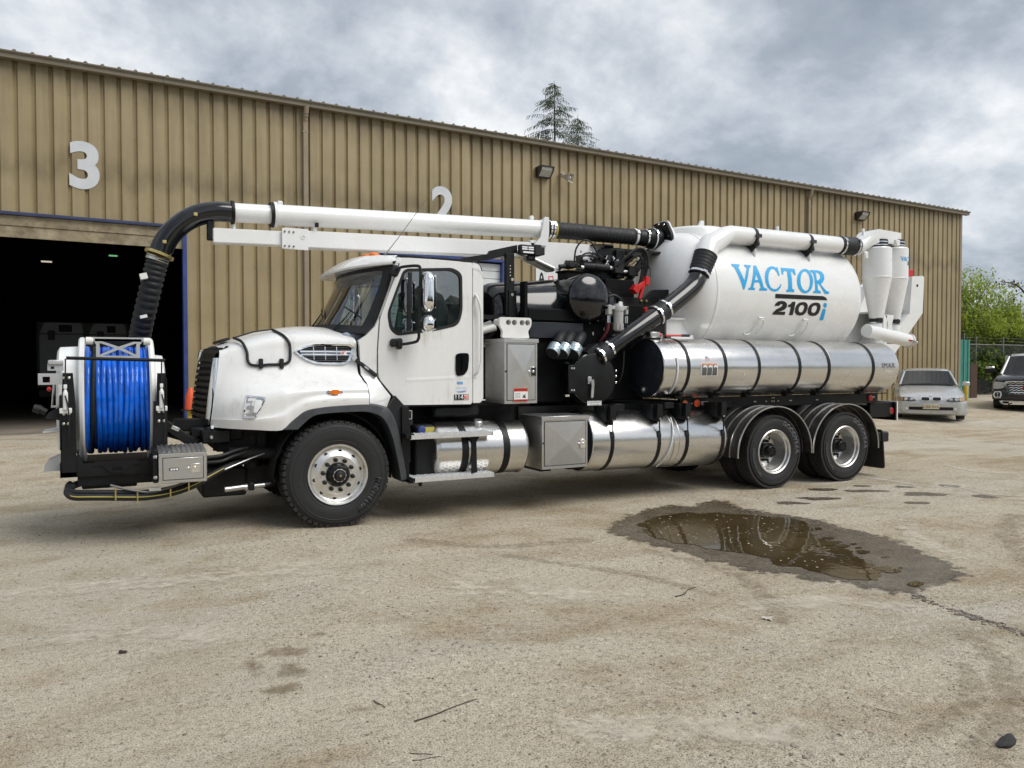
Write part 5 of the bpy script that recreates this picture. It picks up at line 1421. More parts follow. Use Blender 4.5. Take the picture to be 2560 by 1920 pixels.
    G().lathe([(.018, 0), (.014, -.03), (0, -.03)], (.94, 8.3, 1.06), (0, .3, 1), 10).done('clear_lamp', 'lamp_lens', TRK)
    eng = G().box((.98, 8.4, .78), (1.5, 9.9, 1.1), .02).box((1.2, 8.62, .62), (2.8, 9.7, 1.2), .03).cyl((1.1, 8.3, .78), (1.65, 8.3, .75), .06, 10).cyl((1.35, 8.45, .6), (1.35, 8.45, .95), .07, 12).box((1.05, 8.35, .9), (1.25, 8.5, 1.05), .02).box((.86, 8.5, .3), (1.3, 9.8, .6), .02)
    eng.box((1.3, 8.5, .4), (2.9, 8.7, .62), .02); eng.cyl((2.13, 8.3, .5), (2.13, 10.1, .5), .09, 12); eng.box((1.55, 8.3, .45), (2.75, 8.4, .55), .02)
    eng.done('engine', 'dark_void', TRK)
    G().tube(crom([(.86, 8.15, .76), (1.0, 8.15, .77), (1.15, 8.2, .81), (1.28, 8.25, .83)], 5), .018, 8).tube(crom([(.86, 8.16, .71), (1.0, 8.15, .715), (1.12, 8.2, .75), (1.28, 8.27, .79)], 5), .018, 8).done('coolant_hose', 'rubber_hose', TRK)
    G().cyl((1.03, 8.1, .435), (1.22, 8.12, .445), .028, 12).cyl((1.22, 8.12, .44), (1.25, 8.12, .44), .036, 10).cyl((1.31, 8.13, .445), (1.42, 8.13, .45), .024, 10).done('swivel_fitting', 'dull_steel', TRK)
    G().box((1.25, 8.06, .41), (1.31, 8.18, .49), .01).tube(crom([(1.42, 8.13, .45), (1.5, 8.15, .46), (1.56, 8.2, .5), (1.7, 8.4, .55)], 4), .03, 8).done('swivel_block', 'black_satin', TRK)
    G().tube(crom([(.8, 8.1, .56), (1.05, 8.12, .64), (1.3, 8.2, .72), (1.6, 8.3, .8)], 5), .008, 5).done('control_cable', 'dull_steel', TRK)
reel()

# ------------------------------------------------------------------ truck body behind the cab
DECAL = {'V':[[(7.95,0.391),(8.11,0.392),(8.102,0.359),(8.071,0.345),(8.074,0.327),(8.141,0.143),(8.232,0.337),(8.228,0.349),(8.202,0.36),(8.201,0.394),(8.333,0.393),(8.311,0.354),(8.29,0.346),(8.274,0.325),(8.131,0.01),(8.111,0.012),(7.995,0.327),(7.985,0.343),(7.952,0.356)]],'A':[[(8.387,0.393),(8.436,0.394),(8.511,0.066),(8.538,0.052),(8.578,0.045),(8.577,0.017),(8.424,0.013),(8.425,0.04),(8.455,0.049),(8.432,0.131),(8.337,0.126),(8.304,0.052),(8.336,0.04),(8.335,0.015),(8.209,0.012),(8.212,0.037),(8.243,0.047),(8.264,0.077)],[(8.391,0.25),(8.424,0.167),(8.351,0.163)]],'C':[[(8.835,0.387),(8.872,0.401),(8.871,0.258),(8.844,0.252),(8.826,0.315),(8.791,0.359),(8.748,0.361),(8.702,0.338),(8.65,0.275),(8.62,0.196),(8.624,0.122),(8.656,0.069),(8.711,0.044),(8.774,0.052),(8.833,0.091),(8.863,0.129),(8.878,0.121),(8.85,0.069),(8.798,0.025),(8.735,0.009),(8.661,0.019),(8.594,0.066),(8.558,0.137),(8.562,0.221),(8.594,0.301),(8.658,0.37),(8.727,0.401),(8.779,0.405),(8.819,0.395)]],'T':[[(8.934,0.392),(9.229,0.393),(9.214,0.288),(9.181,0.286),(9.166,0.328),(9.126,0.344),(9.095,0.071),(9.137,0.054),(9.136,0.021),(8.973,0.018),(8.974,0.047),(9.012,0.058),(9.047,0.344),(9.001,0.341),(8.964,0.319),(8.948,0.281),(8.922,0.279)]],'O':[[(9.565,0.216),(9.553,0.172),(9.535,0.13),(9.512,0.093),(9.483,0.061),(9.45,0.037),(9.414,0.021),(9.376,0.013),(9.337,0.015),(9.3,0.026),(9.267,0.046),(9.24,0.073),(9.221,0.106),(9.212,0.145),(9.213,0.187),(9.225,0.23),(9.248,0.273),(9.28,0.314),(9.319,0.349),(9.363,0.378),(9.407,0.398),(9.45,0.407),(9.488,0.406),(9.52,0.393),(9.544,0.371),(9.561,0.339),(9.569,0.302),(9.571,0.26)],[(9.499,0.212),(9.489,0.171),(9.475,0.134),(9.457,0.101),(9.436,0.075),(9.411,0.058),(9.384,0.051),(9.357,0.054),(9.332,0.066),(9.311,0.088),(9.295,0.117),(9.287,0.152),(9.288,0.191),(9.298,0.232),(9.317,0.271),(9.342,0.306),(9.372,0.335),(9.404,0.354),(9.434,0.363),(9.46,0.361),(9.48,0.346),(9.494,0.322),(9.501,0.29),(9.503,0.252)]],'R':[[(9.564,0.396),(9.738,0.399),(9.811,0.382),(9.842,0.326),(9.823,0.252),(9.775,0.2),(9.72,0.168),(9.816,0.081),(9.849,0.065),(9.89,0.06),(9.888,0.025),(9.793,0.023),(9.68,0.171),(9.65,0.174),(9.647,0.078),(9.706,0.057),(9.709,0.026),(9.541,0.024),(9.544,0.049),(9.589,0.066),(9.607,0.332),(9.586,0.357),(9.557,0.366)],[(9.672,0.36),(9.725,0.355),(9.751,0.32),(9.737,0.268),(9.696,0.235),(9.65,0.225)]],'bar':[[(8.748,-0.022),(9.027,-0.02),(9.351,-0.018),(9.752,-0.014),(9.821,-0.033),(9.859,-0.074),(9.356,-0.08),(9.032,-0.083),(8.747,-0.086)]],'2':[[(8.754,-0.199),(8.766,-0.166),(8.81,-0.133),(8.883,-0.119),(8.955,-0.127),(9.002,-0.158),(9.01,-0.208),(8.976,-0.246),(8.907,-0.272),(8.847,-0.284),(8.999,-0.28),(9.004,-0.329),(8.745,-0.331),(8.752,-0.301),(8.8,-0.252),(8.878,-0.217),(8.91,-0.193),(8.916,-0.175),(8.892,-0.166),(8.868,-0.172),(8.848,-0.195)]],'1':[[(9.172,-0.122),(9.171,-0.327),(9.094,-0.328),(9.09,-0.205),(9.031,-0.205),(9.031,-0.175),(9.076,-0.161),(9.104,-0.126)]],'0':[[(9.342,-0.119),(9.409,-0.129),(9.445,-0.165),(9.45,-0.221),(9.435,-0.279),(9.39,-0.319),(9.315,-0.329),(9.246,-0.318),(9.2,-0.281),(9.187,-0.221),(9.207,-0.169),(9.259,-0.132)],[(9.33,-0.164),(9.365,-0.172),(9.378,-0.209),(9.363,-0.262),(9.33,-0.28),(9.288,-0.274),(9.266,-0.246),(9.266,-0.199),(9.293,-0.172)]],'i':[[(9.779,-0.21),(9.852,-0.212),(9.857,-0.389),(9.775,-0.389)]],'dot':[[(9.858,-0.15),(9.858,-0.167),(9.851,-0.181),(9.838,-0.189),(9.821,-0.19),(9.804,-0.183),(9.79,-0.169),(9.783,-0.152),(9.783,-0.135),(9.791,-0.121),(9.805,-0.113),(9.822,-0.112),(9.838,-0.119),(9.851,-0.133)]],'0b':[[(9.618,-0.116),(9.687,-0.126),(9.724,-0.162),(9.729,-0.219),(9.714,-0.277),(9.668,-0.318),(9.592,-0.328),(9.52,-0.318),(9.473,-0.28),(9.46,-0.219),(9.48,-0.166),(9.533,-0.13)],[(9.606,-0.162),(9.641,-0.17),(9.655,-0.207),(9.64,-0.26),(9.606,-0.279),(9.564,-0.272),(9.541,-0.244),(9.541,-0.197),(9.568,-0.17)]]}
def strap_band(g, x, yc, zc, R, w, a0, a1, th=.006, n=26):
    """flat band over a tank lying along X; angles measured from the near side, up positive (degrees)"""
    rows = []
    for i in range(n + 1):
        a = radians(a0 + (a1 - a0) * i / n)
        rows.append([(x - w / 2, yc - R * cos(a), zc + R * sin(a)), (x - w / 2, yc - (R + th) * cos(a), zc + (R + th) * sin(a)), (x + w / 2, yc - (R + th) * cos(a), zc + (R + th) * sin(a)), (x + w / 2, yc - R * cos(a), zc + R * sin(a))])
    v = g.grid(rows, cv=True); g.face(v[0]); g.face(list(reversed(v[-1])))
    return g
def clampband(g, p, d, r, w=.022, n=24):
    d = Vector(d).normalized(); p = Vector(p)
    g.lathe([(r, -w / 2), (r + .005, -w / 2), (r + .005, w / 2), (r, w / 2)], p, d, n)
    u, q = perp(d); k = Vector((0, -1, .5)).normalized(); k = (k - d * k.dot(d)).normalized()
    g.obox(p + k * (r + .012), d, k, d.cross(k), w * .6, .012, .03, .003); return g

def chassis():
    g = G()
    for y in (8.75, 9.6): g.box((1.0, y - .04, .76), (11.3, y + .04, 1.02))
    g.box((2.9, 8.6, .62), (4.8, 9.7, 1.18)); g.box((4.6, 8.55, .5), (7.6, 9.8, 1.15)); g.box((7.2, 8.7, .75), (11.1, 9.65, 1.1))
    for x in (8.42, 9.9): g.cyl((x, 8.3, .44), (x, 10.05, .44), .1, 14); g.ball((x, 9.18, .44), (.22, .22, .22), 12, 8)
    g.done('chassis', 'dark_void', TRK, flat=True)
    # body side rail with lamps
    rl = G().box((7.0, 8.3, 1.065), (11.12, 8.36, 1.215), .004).box((7.0, 8.285, 1.208), (11.33, 8.4, 1.222)).done('body_rail', 'black_satin', TRK)
    for x, m_, r in ((7.075, 'amber_lens', .048), (7.29, 'orange_lens', .055), (10.92, 'red_lens', .052)):
        G().lathe([(r + .008, 0), (r + .008, -.012), (r, -.014)], (x, 8.3, 1.145), (0, 1, 0), 20).done('lamp_ring', 'black_plastic', rl)
        G().lathe([(r, -.008), (r * .9, -.022), (r * .5, -.03), (0, -.032)], (x, 8.3, 1.145), (0, 1, 0), 20).done('marker_lamp', m_, rl)
    g = G()
    for x in (7.165, 7.205, 7.79, 7.83, 8.38, 8.41, 8.62, 8.74, 8.78, 8.865, 9.11, 9.14, 9.68, 9.71, 11.0, 11.02):
        g.lathe([(.011, 0), (.01, -.01), (0, -.012)], (x, 8.3, 1.14 + (.02 if x > 10.9 else 0)), (0, 1, 0), 8)
    for x in (8.74, 8.78): g.lathe([(.011, 0), (.01, -.01), (0, -.012)], (x, 8.3, 1.19), (0, 1, 0), 8)
    g.done('rail_bolt', 'zinc', rl)
    G().box((7.38, 8.296, 1.115), (7.5, 8.3, 1.165)).done('rail_label', 'sign_white', rl, flat=True)
    g = G()
    for z in (1.125, 1.14, 1.155): g.box((7.39, 8.2945, z - .003), (7.49, 8.296, z + .003))
    g.done('label_print', 'decal_grey', rl, flat=True)
    G().plate(rpoly([(7.96, 1.105), (8.11, 1.105), (8.11, 1.165), (7.96, 1.165)], .025), y0=8.297, y1=8.3).done('rail_slot', 'dark_void', rl, flat=True)
    # pole carried along the rail
    G().cyl((9.2, 8.26, 1.252), (10.95, 8.26, 1.262), .014, 10).done('tool_pole', 'white_steel', TRK)
    G().cyl((9.12, 8.26, 1.251), (9.2, 8.26, 1.252), .016, 10).done('pole_tip', 'red_paint', TRK)
    G().cyl((10.95, 8.26, 1.262), (11.13, 8.26, 1.263), .018, 10).cyl((10.08, 8.26, 1.257), (10.2, 8.26, 1.257), .016, 10).done('pole_grip', 'black_plastic', TRK)
    # rear bumper and lamp
    rb = G().box((11.0, 8.35, .82), (11.62, 8.42, 1.06), .004).box((11.56, 8.3, .76), (11.6, 10.0, 1.06)).box((11.0, 8.4, .95), (11.6, 9.95, 1.02)).done('bumper', 'black_satin', TRK)
    G().box((11.6, 8.3, .76), (11.625, 10.0, 1.075)).done('bumper_plate', 'white_steel', rb, flat=True)
    G().lathe([(.062, .0), (.062, -.012), (.054, -.012)], (11.54, 8.35, .915), (0, 1, 0), 20).done('lamp_ring', 'dull_steel', rb)
    G().lathe([(.054, -.01), (.045, -.022), (0, -.028)], (11.54, 8.35, .915), (0, 1, 0), 20).done('marker_lamp', 'red_lens', rb)
    # pleated fenders over the rear wheels
    for s in (-1, 1):
        for xc in (8.42, 9.9):
            g = G(); Y = YC - s * 1.27; n = 26; rows = []; strips = G(); Rf = .72
            W = .64
            for i in range(n + 1):
                a = radians(-3 + 186 * i / n); row = []
                for j in range(17):
                    y = Y + s * W * j / 16; rr = Rf + (-.012 if (j // 2) % 2 else .0)
                    row.append((xc - rr * cos(a), y, .42 + rr * .92 * sin(a)))
                rows.append(row)
            g.shell(rows, (0, 0, .004)); fo = g.done('fender', 'fender_steel', TRK, ang=30)
            g = G()
            for j in (0, 4, 8, 12):
                y = Y + s * W * j / 16
                g.tube([(xc - (Rf + .004) * cos(radians(-3 + 186 * i / n)), y, .42 + (Rf + .004) * .92 * sin(radians(-3 + 186 * i / n))) for i in range(n + 1)], .011, 5)
            g.done('fender_rib', 'dull_steel', fo)
        g = G(); y = YC - s * 1.2
        g.plate(rpoly([(0, .0), (.62, .0), (.62, .62), (0, .62)], .05), y0=10.78, y1=10.8, f=lambda a, d, h: (d + .06 * (1 - h / .62), YC - s * 1.22 + s * a, .04 + h)); g.done('mud_flap', 'mud_flap', TRK, flat=True)
        G().box((10.72, YC - s * 1.2, .46), (10.98, YC - s * 1.1, .62), .02).done('flap_hanger', 'black_plastic', TRK)
chassis()

def side_tanks():
    # polished water tank above the rail
    R, yc, zc, x0, x1 = .402, 8.302, 1.635, 6.41, 11.06
    for s, yy in ((1, yc), (-1, 2 * YC - yc)):
        t = G().lathe([(R - .03, -.012), (R - .008, -.012), (R, 0), (R, x1 - x0), (R - .012, x1 - x0 + .03), (R - .06, x1 - x0 + .09), (R - .16, x1 - x0 + .13), (0, x1 - x0 + .16)], (x0, yy, zc), (1, 0, 0), 72).done('water_tank', 'aluminium', TRK, ang=30)
        if s < 0: continue
        G().lathe([(0, -.03), (.2, -.026), (.33, -.014), (R - .014, 0), (R - .014, .01)], (x0, yc, zc), (1, 0, 0), 56).done('end_cap', 'cap_satin', t, ang=50)
        G().lathe([(0, -.06), (.018, -.06), (.022, -.045), (.03, -.045), (.036, -.035), (.05, -.035), (.05, 0)], (x0 + .003, yc + .02, zc - .29), (1, 0, 0), 20).done('drain_port', 'dull_steel', t)
        for k, x in enumerate((6.81, 7.46, 8.08, 8.88, 9.49, 10.48)):
            b = G(); strap_band(b, x, yc, zc, R, .05, -58, 168); b.done('tank_strap', 'black_satin', t)
            g = G().obox((x + .0, yc - R * .58, zc - R * .86), (1, 0, 0), (0, .6, .8), (0, -.8, .6), .04, .02, .03, .006).box((x - .06, yc - R * .52, 1.22), (x + .05, yc - .1, 1.3), .006).tube([(x, yc - R * .6, zc - R * .8), (x, yc - R * .55, 1.25)], .008, 6); g.done('strap_bracket', 'black_satin', t)
        g = G()
        for x in (6.62, 8.06, 9.53): strap_band(g, x, yc, zc, R, .012, -60, 110, .0025)
        g.done('weld_seam', 'dull_steel', t)
        g = G()
        strap_band(g, 6.615, yc, zc, R + .004, .02, -55, 20, .012); g.ball((6.56, yc - R * .62, zc - R * .82), (.03, .02, .015), 8, 6); g.done('sight_tube', 'white_steel', t)
        def on(x, h, o=.003): a = h / R; return (x, yc - (R + o) * cos(a), zc + (R + o) * sin(a))
        def patch(name, mat, X0, X1, h0, h1, o):
            g = G(); g.grid([[on(X0 + (X1 - X0) * i / 2, h0 + (h1 - h0) * j / 6, o) for j in range(7)] for i in range(3)]); g.done(name, mat, t, flat=True)
        patch('warning_label', 'decal_white', 7.02, 7.31, -.105, .07, .003)
        for k in range(3):
            a = 7.032 + k * .092; patch('label_panel', 'decal_grey', a, a + .083, -.098, .042, .0045); patch('label_heading', 'decal_orange', a, a + .083, .044, .064, .0045)
            g = G(); r = random.Random(k)
            for q in range(3): c = (a + .02 + q * .02, .022 + .01 * (q % 2)); g.grid([[on(c[0] + i * .022, c[1] - .014 + j * .026, .006) for j in range(2)] for i in range(2)])
            g.done('label_pictogram', 'decal_white', t, flat=True)
        patch('flag_sticker', 'sign_white', 7.115, 7.185, .1, .165, .003); patch('flag_sticker', 'bag_blue', 7.115, 7.15, .135, .165, .0045)
        g = G()
        for q in range(3): g.grid([[on(7.118 + i * .064, .106 + q * .012 + j * .005, .0045) for j in range(2)] for i in range(2)])
        g.done('flag_sticker', 'decal_red', t, flat=True)
        g = G(); text_mesh(g, 'IMAR', .11, lambda a, b, d: on(10.83 + a * 1.15, .03 + b, .004 - d), .0, space=1.12); g.done('maker_lettering', 'decal_grey', t, flat=True, weld=False)
        patch('maker_sticker', 'sign_white', 10.75, 10.9, -.055, -.045, .004); patch('maker_sticker', 'sign_white', 10.8, 10.93, -.075, -.067, .004)
        patch('scuff_tag', 'decal_white', 7.79, 7.8, -.13, -.06, .004)
    # lower water tank
    R, yc, zc, x0, x1 = .39, 8.335, .725, 5.34, 7.53
    for s, yy in ((1, yc), (-1, 2 * YC - yc)):
        t = G().lathe([(R - .01, -.01), (R, 0), (R, x1 - x0 - .02), (R - .02, x1 - x0 + .02), (R - .08, x1 - x0 + .06), (0, x1 - x0 + .1)], (x0, yy, zc - .02), (1, -.0, -.022), 72).done('water_tank', 'aluminium', TRK, ang=30)
        if s < 0: continue
        zt = lambda x: zc - .02 - .022 * (x - x0)
        G().lathe([(0, -.03), (.25, -.022), (R - .016, 0)], (x0, yc, zc - .02), (1, 0, -.022), 56).done('end_cap', 'cap_satin', t, ang=50)
        for x in (5.62, 6.36, 6.83, 7.46):
            b = G(); strap_band(b, x, yc, zt(x), R, .05, -100, 16); strap_band(b, x, yc, zt(x), R + .0015, .052, 8, 20, .012); b.done('tank_strap', 'black_satin', t)
            g = G().plate([(x - .1, 1.16), (x + .03, 1.16), (x + .045, .93), (x - .06, .96)], y0=yc - .34, y1=yc - .1).box((x - .04, yc - .4, .985), (x + .045, yc - .3, 1.17)).tube([(x, yc - .385, .99), (x, yc - R - .005, zt(x) + .13)], .009, 6)
            g.done('strap_bracket', 'black_satin', t, flat=True)
            G().cyl((x, yc - .4, .97), (x, yc - .4, .99), .013, 8).done('strap_bolt', 'zinc', t)
        for x in (5.72, 6.53): G().box((x, 8.05, 1.1), (x + .16, 8.2, 1.18), .006).done('body_bracket', 'black_satin', TRK)
        g = G(); strap_band(g, 6.61, yc, zt(6.61), R, .014, -60, 60, .004); strap_band(g, 6.7, yc, zt(6.7), R, .01, -90, 60, .002); g.done('weld_seam', 'dull_steel', t)
        G().tube([(6.64 - .02 * k, yc - (R + .014) * cos(radians(48 - k * 12)), zt(6.6) + (R + .014) * sin(radians(48 - k * 12))) for k in range(10)], .01, 6).done('sight_tube', 'white_steel', t)
    # diesel tank, steps, fluid tank
    R, yc, zc, x0, x1 = .315, 8.27, .705, 3.3, 4.4
    ft = G().lathe([(0, -.07), (R - .1, -.065), (R - .04, -.045), (R - .008, -.015), (R, .01), (R, x1 - x0 - .02), (R + .008, x1 - x0), (R - .01, x1 - x0 + .03), (R - .08, x1 - x0 + .07), (0, x1 - x0 + .09)], (x0, yc, zc), (1, 0, -.012), 64).done('fuel_tank', 'aluminium', TRK, ang=30)
    for x in (3.6, 4.13): b = G(); strap_band(b, x, yc, zc - .008, R, .085, -95, 130); b.done('tank_strap', 'black_satin', ft)
    G().lathe([(.05, 0), (.05, .03), (.055, .035), (.055, .06), (.045, .07), (0, .07)], (3.83, yc - .14, zc + .265), (0, -.35, 1), 20).lathe([(.075, 0), (.07, .012), (.05, .014)], (3.83, yc - .13, zc + .262), (0, -.35, 1), 20).done('filler_cap', 'dull_steel', ft)
    g = G(); text_mesh(g, 'ULS', .045, lambda a, b, d: (3.99 + a, yc - (R + .002) * cos(.75 + b / R), zc - .01 + (R + .002) * sin(.75 + b / R)), 0); g.done('tank_lettering', 'decal_black', ft, flat=True, weld=False)
    for z, (xa, xb), yb in ((.905, (2.9, 3.9), 8.1), (.435, (2.94, 3.92), 8.1)):
        g = G(); g.box((xa, 7.85, z - .035), (xb, 7.865, z + .012)).box((xa, yb - .01, z - .03), (xb, yb, z + .012)).box((xa, 7.865, z - .004), (xb, yb, z + .002)).box((xa, 7.85, z - .03), (xa + .01, yb, z + .012)).box((xb - .01, 7.85, z - .03), (xb, yb, z + .012))
        for i in range(22):
            for j in range(4):
                x = xa + .03 + i * (xb - xa - .06) / 21; y = 7.885 + j * .062 + (.03 if i % 2 else 0)
                if y < yb - .015: g.lathe([(.02, .002), (.012, .018), (.006, .018)], (x, y, z), (0, 0, 1), 6)
        g.done('step', 'step_alu', TRK, flat=True)
    G().plate([(3.64, .9), (3.78, .9), (3.72, .8), (3.73, .44), (3.66, .44), (3.67, .8)], y0=7.925, y1=7.945).done('step_hanger', 'black_satin', TRK, flat=True)
    G().box((2.85, 7.98, .4), (2.93, 8.3, 1.22)).box((2.86, 7.87, .88), (2.95, 8.1, .93)).box((2.9, 7.88, .39), (3.0, 8.1, .43)).lathe([(.03, 0), (.02, -.05), (0, -.06)], (3.04, 7.93, .4), (0, 0, 1), 8).done('step_bracket', 'black_satin', TRK, flat=True)
    df = G().box((3.04, 8.1, .42), (3.32, 8.5, .86), .04, 3).box((3.06, 8.12, .84), (3.3, 8.5, 1.0), .04, 3).box((2.9, 8.05, .6), (2.97, 8.2, 1.1)).done('fluid_tank', 'black_plastic', TRK)
    G().lathe([(.045, 0), (.045, -.04), (.03, -.045), (0, -.045)], (3.12, 8.12, .95), (0, 1, 0), 18).done('fluid_cap', 'blue_frame', df)
    G().box((3.17, 8.112, .91), (3.28, 8.118, .975)).done('fluid_label', 'yellow_line', df, flat=True)
    G().box((2.88, 8.0, 1.02), (2.98, 8.03, 1.17)).done('fuse_box', 'black_plastic', TRK, flat=True)
    G().plate([(2.9, 1.08), (2.97, 1.08), (2.97, 1.18), (2.9, 1.18)], [[(2.91, 1.09), (2.96, 1.09), (2.96, 1.17), (2.91, 1.17)]], 7.99, 8.0).done('connector_frame', 'dull_steel', TRK, flat=True)
    G().box((3.35, 8.3, 1.06), (3.95, 8.7, 1.2), .03).done('air_box', 'black_plastic', TRK)
    # aluminium toolboxes
    def box(x0, x1, z0, z1, y0, y1, latch_x, latch_z, top=True, mark=False):
        b = G().box((x0, y0, z0), (x1, y1, z1), .004).box((x0 - .01, y0 - .012, z1 - .045), (x1 + .015, y1, z1 + .004), .004).done('toolbox', 'aluminium_box', TRK)
        m_ = .035
        dx0, dx1, dz0, dz1 = x0 + m_, x1 - m_, z0 + m_ + .01, z1 - m_ - .03
        G().plate([(dx0 - .008, dz0 - .008), (dx1 + .008, dz0 - .008), (dx1 + .008, dz1 + .008), (dx0 - .008, dz1 + .008)], [[(dx0, dz0), (dx1, dz0), (dx1, dz1), (dx0, dz1)]], y0 - .003, y0 - .001).done('door_gap', 'dark_void', b, flat=True)
        g = G(); c = ((dx0 + dx1) / 2 + .03, (dz0 + dz1) / 2); y = y0 - .005    # cross-broken door skin
        cs = [(dx0, y, dz0), (dx1, y, dz0), (dx1, y, dz1), (dx0, y, dz1)]; ct = (c[0], y - .014, c[1])
        V = [g.bm.verts.new(p) for p in cs]; C = g.bm.verts.new(ct)
        for i in range(4): g.face([V[i], V[(i + 1) % 4], C])
        g.face(V); g.done('toolbox_door', 'aluminium_box', b, flat=True)
        G().box((latch_x - .035, y0 - .028, latch_z - .055), (latch_x + .04, y0 - .012, latch_z + .055), .004).ball((latch_x - .05, y0 - .02, latch_z), (.014, .008, .014), 8, 6).ball((latch_x, y0 - .03, latch_z), (.016, .008, .016), 8, 6).done('latch', 'chrome', b)
        G().ball((x0 + .012, y0 - .008, (z0 + z1) / 2), (.012, .01, .012), 8, 6).done('door_stop', 'black_plastic', b)
        return b
    b = box(4.12, 4.56, 1.22, 1.985, 8.0, 8.52, 4.49, 1.6)
    W = G().box((4.235, 7.981, 1.245), (4.42, 7.9845, 1.405)).done('warning_label', 'decal_white', b, flat=True)
    for z0, z1 in ((1.245, 1.272), (1.366, 1.405)):
        G().box((4.236, 7.979, z0), (4.419, 7.981, z1)).done('label_band', 'decal_red', b, flat=True)
        g = G(); text_mesh(g, 'WARNING', .03, lambda a, q, d: (4.338 + a, 7.9785 - d, (z0 + z1) / 2 + q), .0006, bold=.001); g.plate([(4.243, z0 + .007), (4.268, z0 + .007), (4.2555, z1 - .006)], y0=7.978, y1=7.979); g.done('label_lettering', 'decal_black', b, flat=True)
    G().plate([(4.345, 1.29), (4.36, 1.31), (4.35, 1.33), (4.37, 1.315), (4.39, 1.34), (4.385, 1.3), (4.4, 1.29)], y0=7.9795, y1=7.981).done('label_pictogram', 'decal_black', b, flat=True)
    g = G()
    for k in range(4): g.box((4.245, 7.98, 1.29 + k * .016), (4.32, 7.981, 1.294 + k * .016))
    g.done('label_print', 'decal_grey', b, flat=True)
    b2 = box(4.57, 5.215, .43, 1.06, 7.9, 8.48, 5.13, .72); G().box((4.6, 8.0, .395), (4.75, 8.4, .43)).box((5.0, 8.0, .395), (5.1, 8.4, .43)).done('box_bracket', 'black_satin', TRK, flat=True)
    # white tube rack and cones on top of the upper box
    rk = rpoly([(4.15, 2.0), (4.52, 2.0), (4.5, 2.08), (4.545, 2.15), (4.55, 2.22), (4.53, 2.245), (4.14, 2.245), (4.115, 2.225), (4.115, 2.15), (4.16, 2.08)], .02)
    holes = [[(cx + .034 * cos(2 * pi * i / 16), 2.185 + .034 * sin(2 * pi * i / 16)) for i in range(16)] for cx in (4.235, 4.315, 4.42, 4.505)]
    holes[-1] = [(x - .01, z) for x, z in holes[-1]]
    r = G().plate(rk, holes, 8.12, 8.17).done('tube_rack', 'white_plastic', TRK)
    for cx in (4.235, 4.315, 4.42, 4.495): G().lathe([(.034, -.0), (.034, .3), (.043, .3), (.043, -.02), (.034, -.02), (.034, 0)], (cx, 8.14, 2.185), (0, 1, .05), 18).done('rack_tube', 'white_plastic', r)
    G().tube([(3.96, 8.7, 2.07), (4.3, 8.72, 2.19)], .05, 12).tube([(3.96, 8.66, 2.05), (4.3, 8.6, 2.15)], .045, 12).done('spare_tube', 'white_plastic', TRK)
side_tanks()

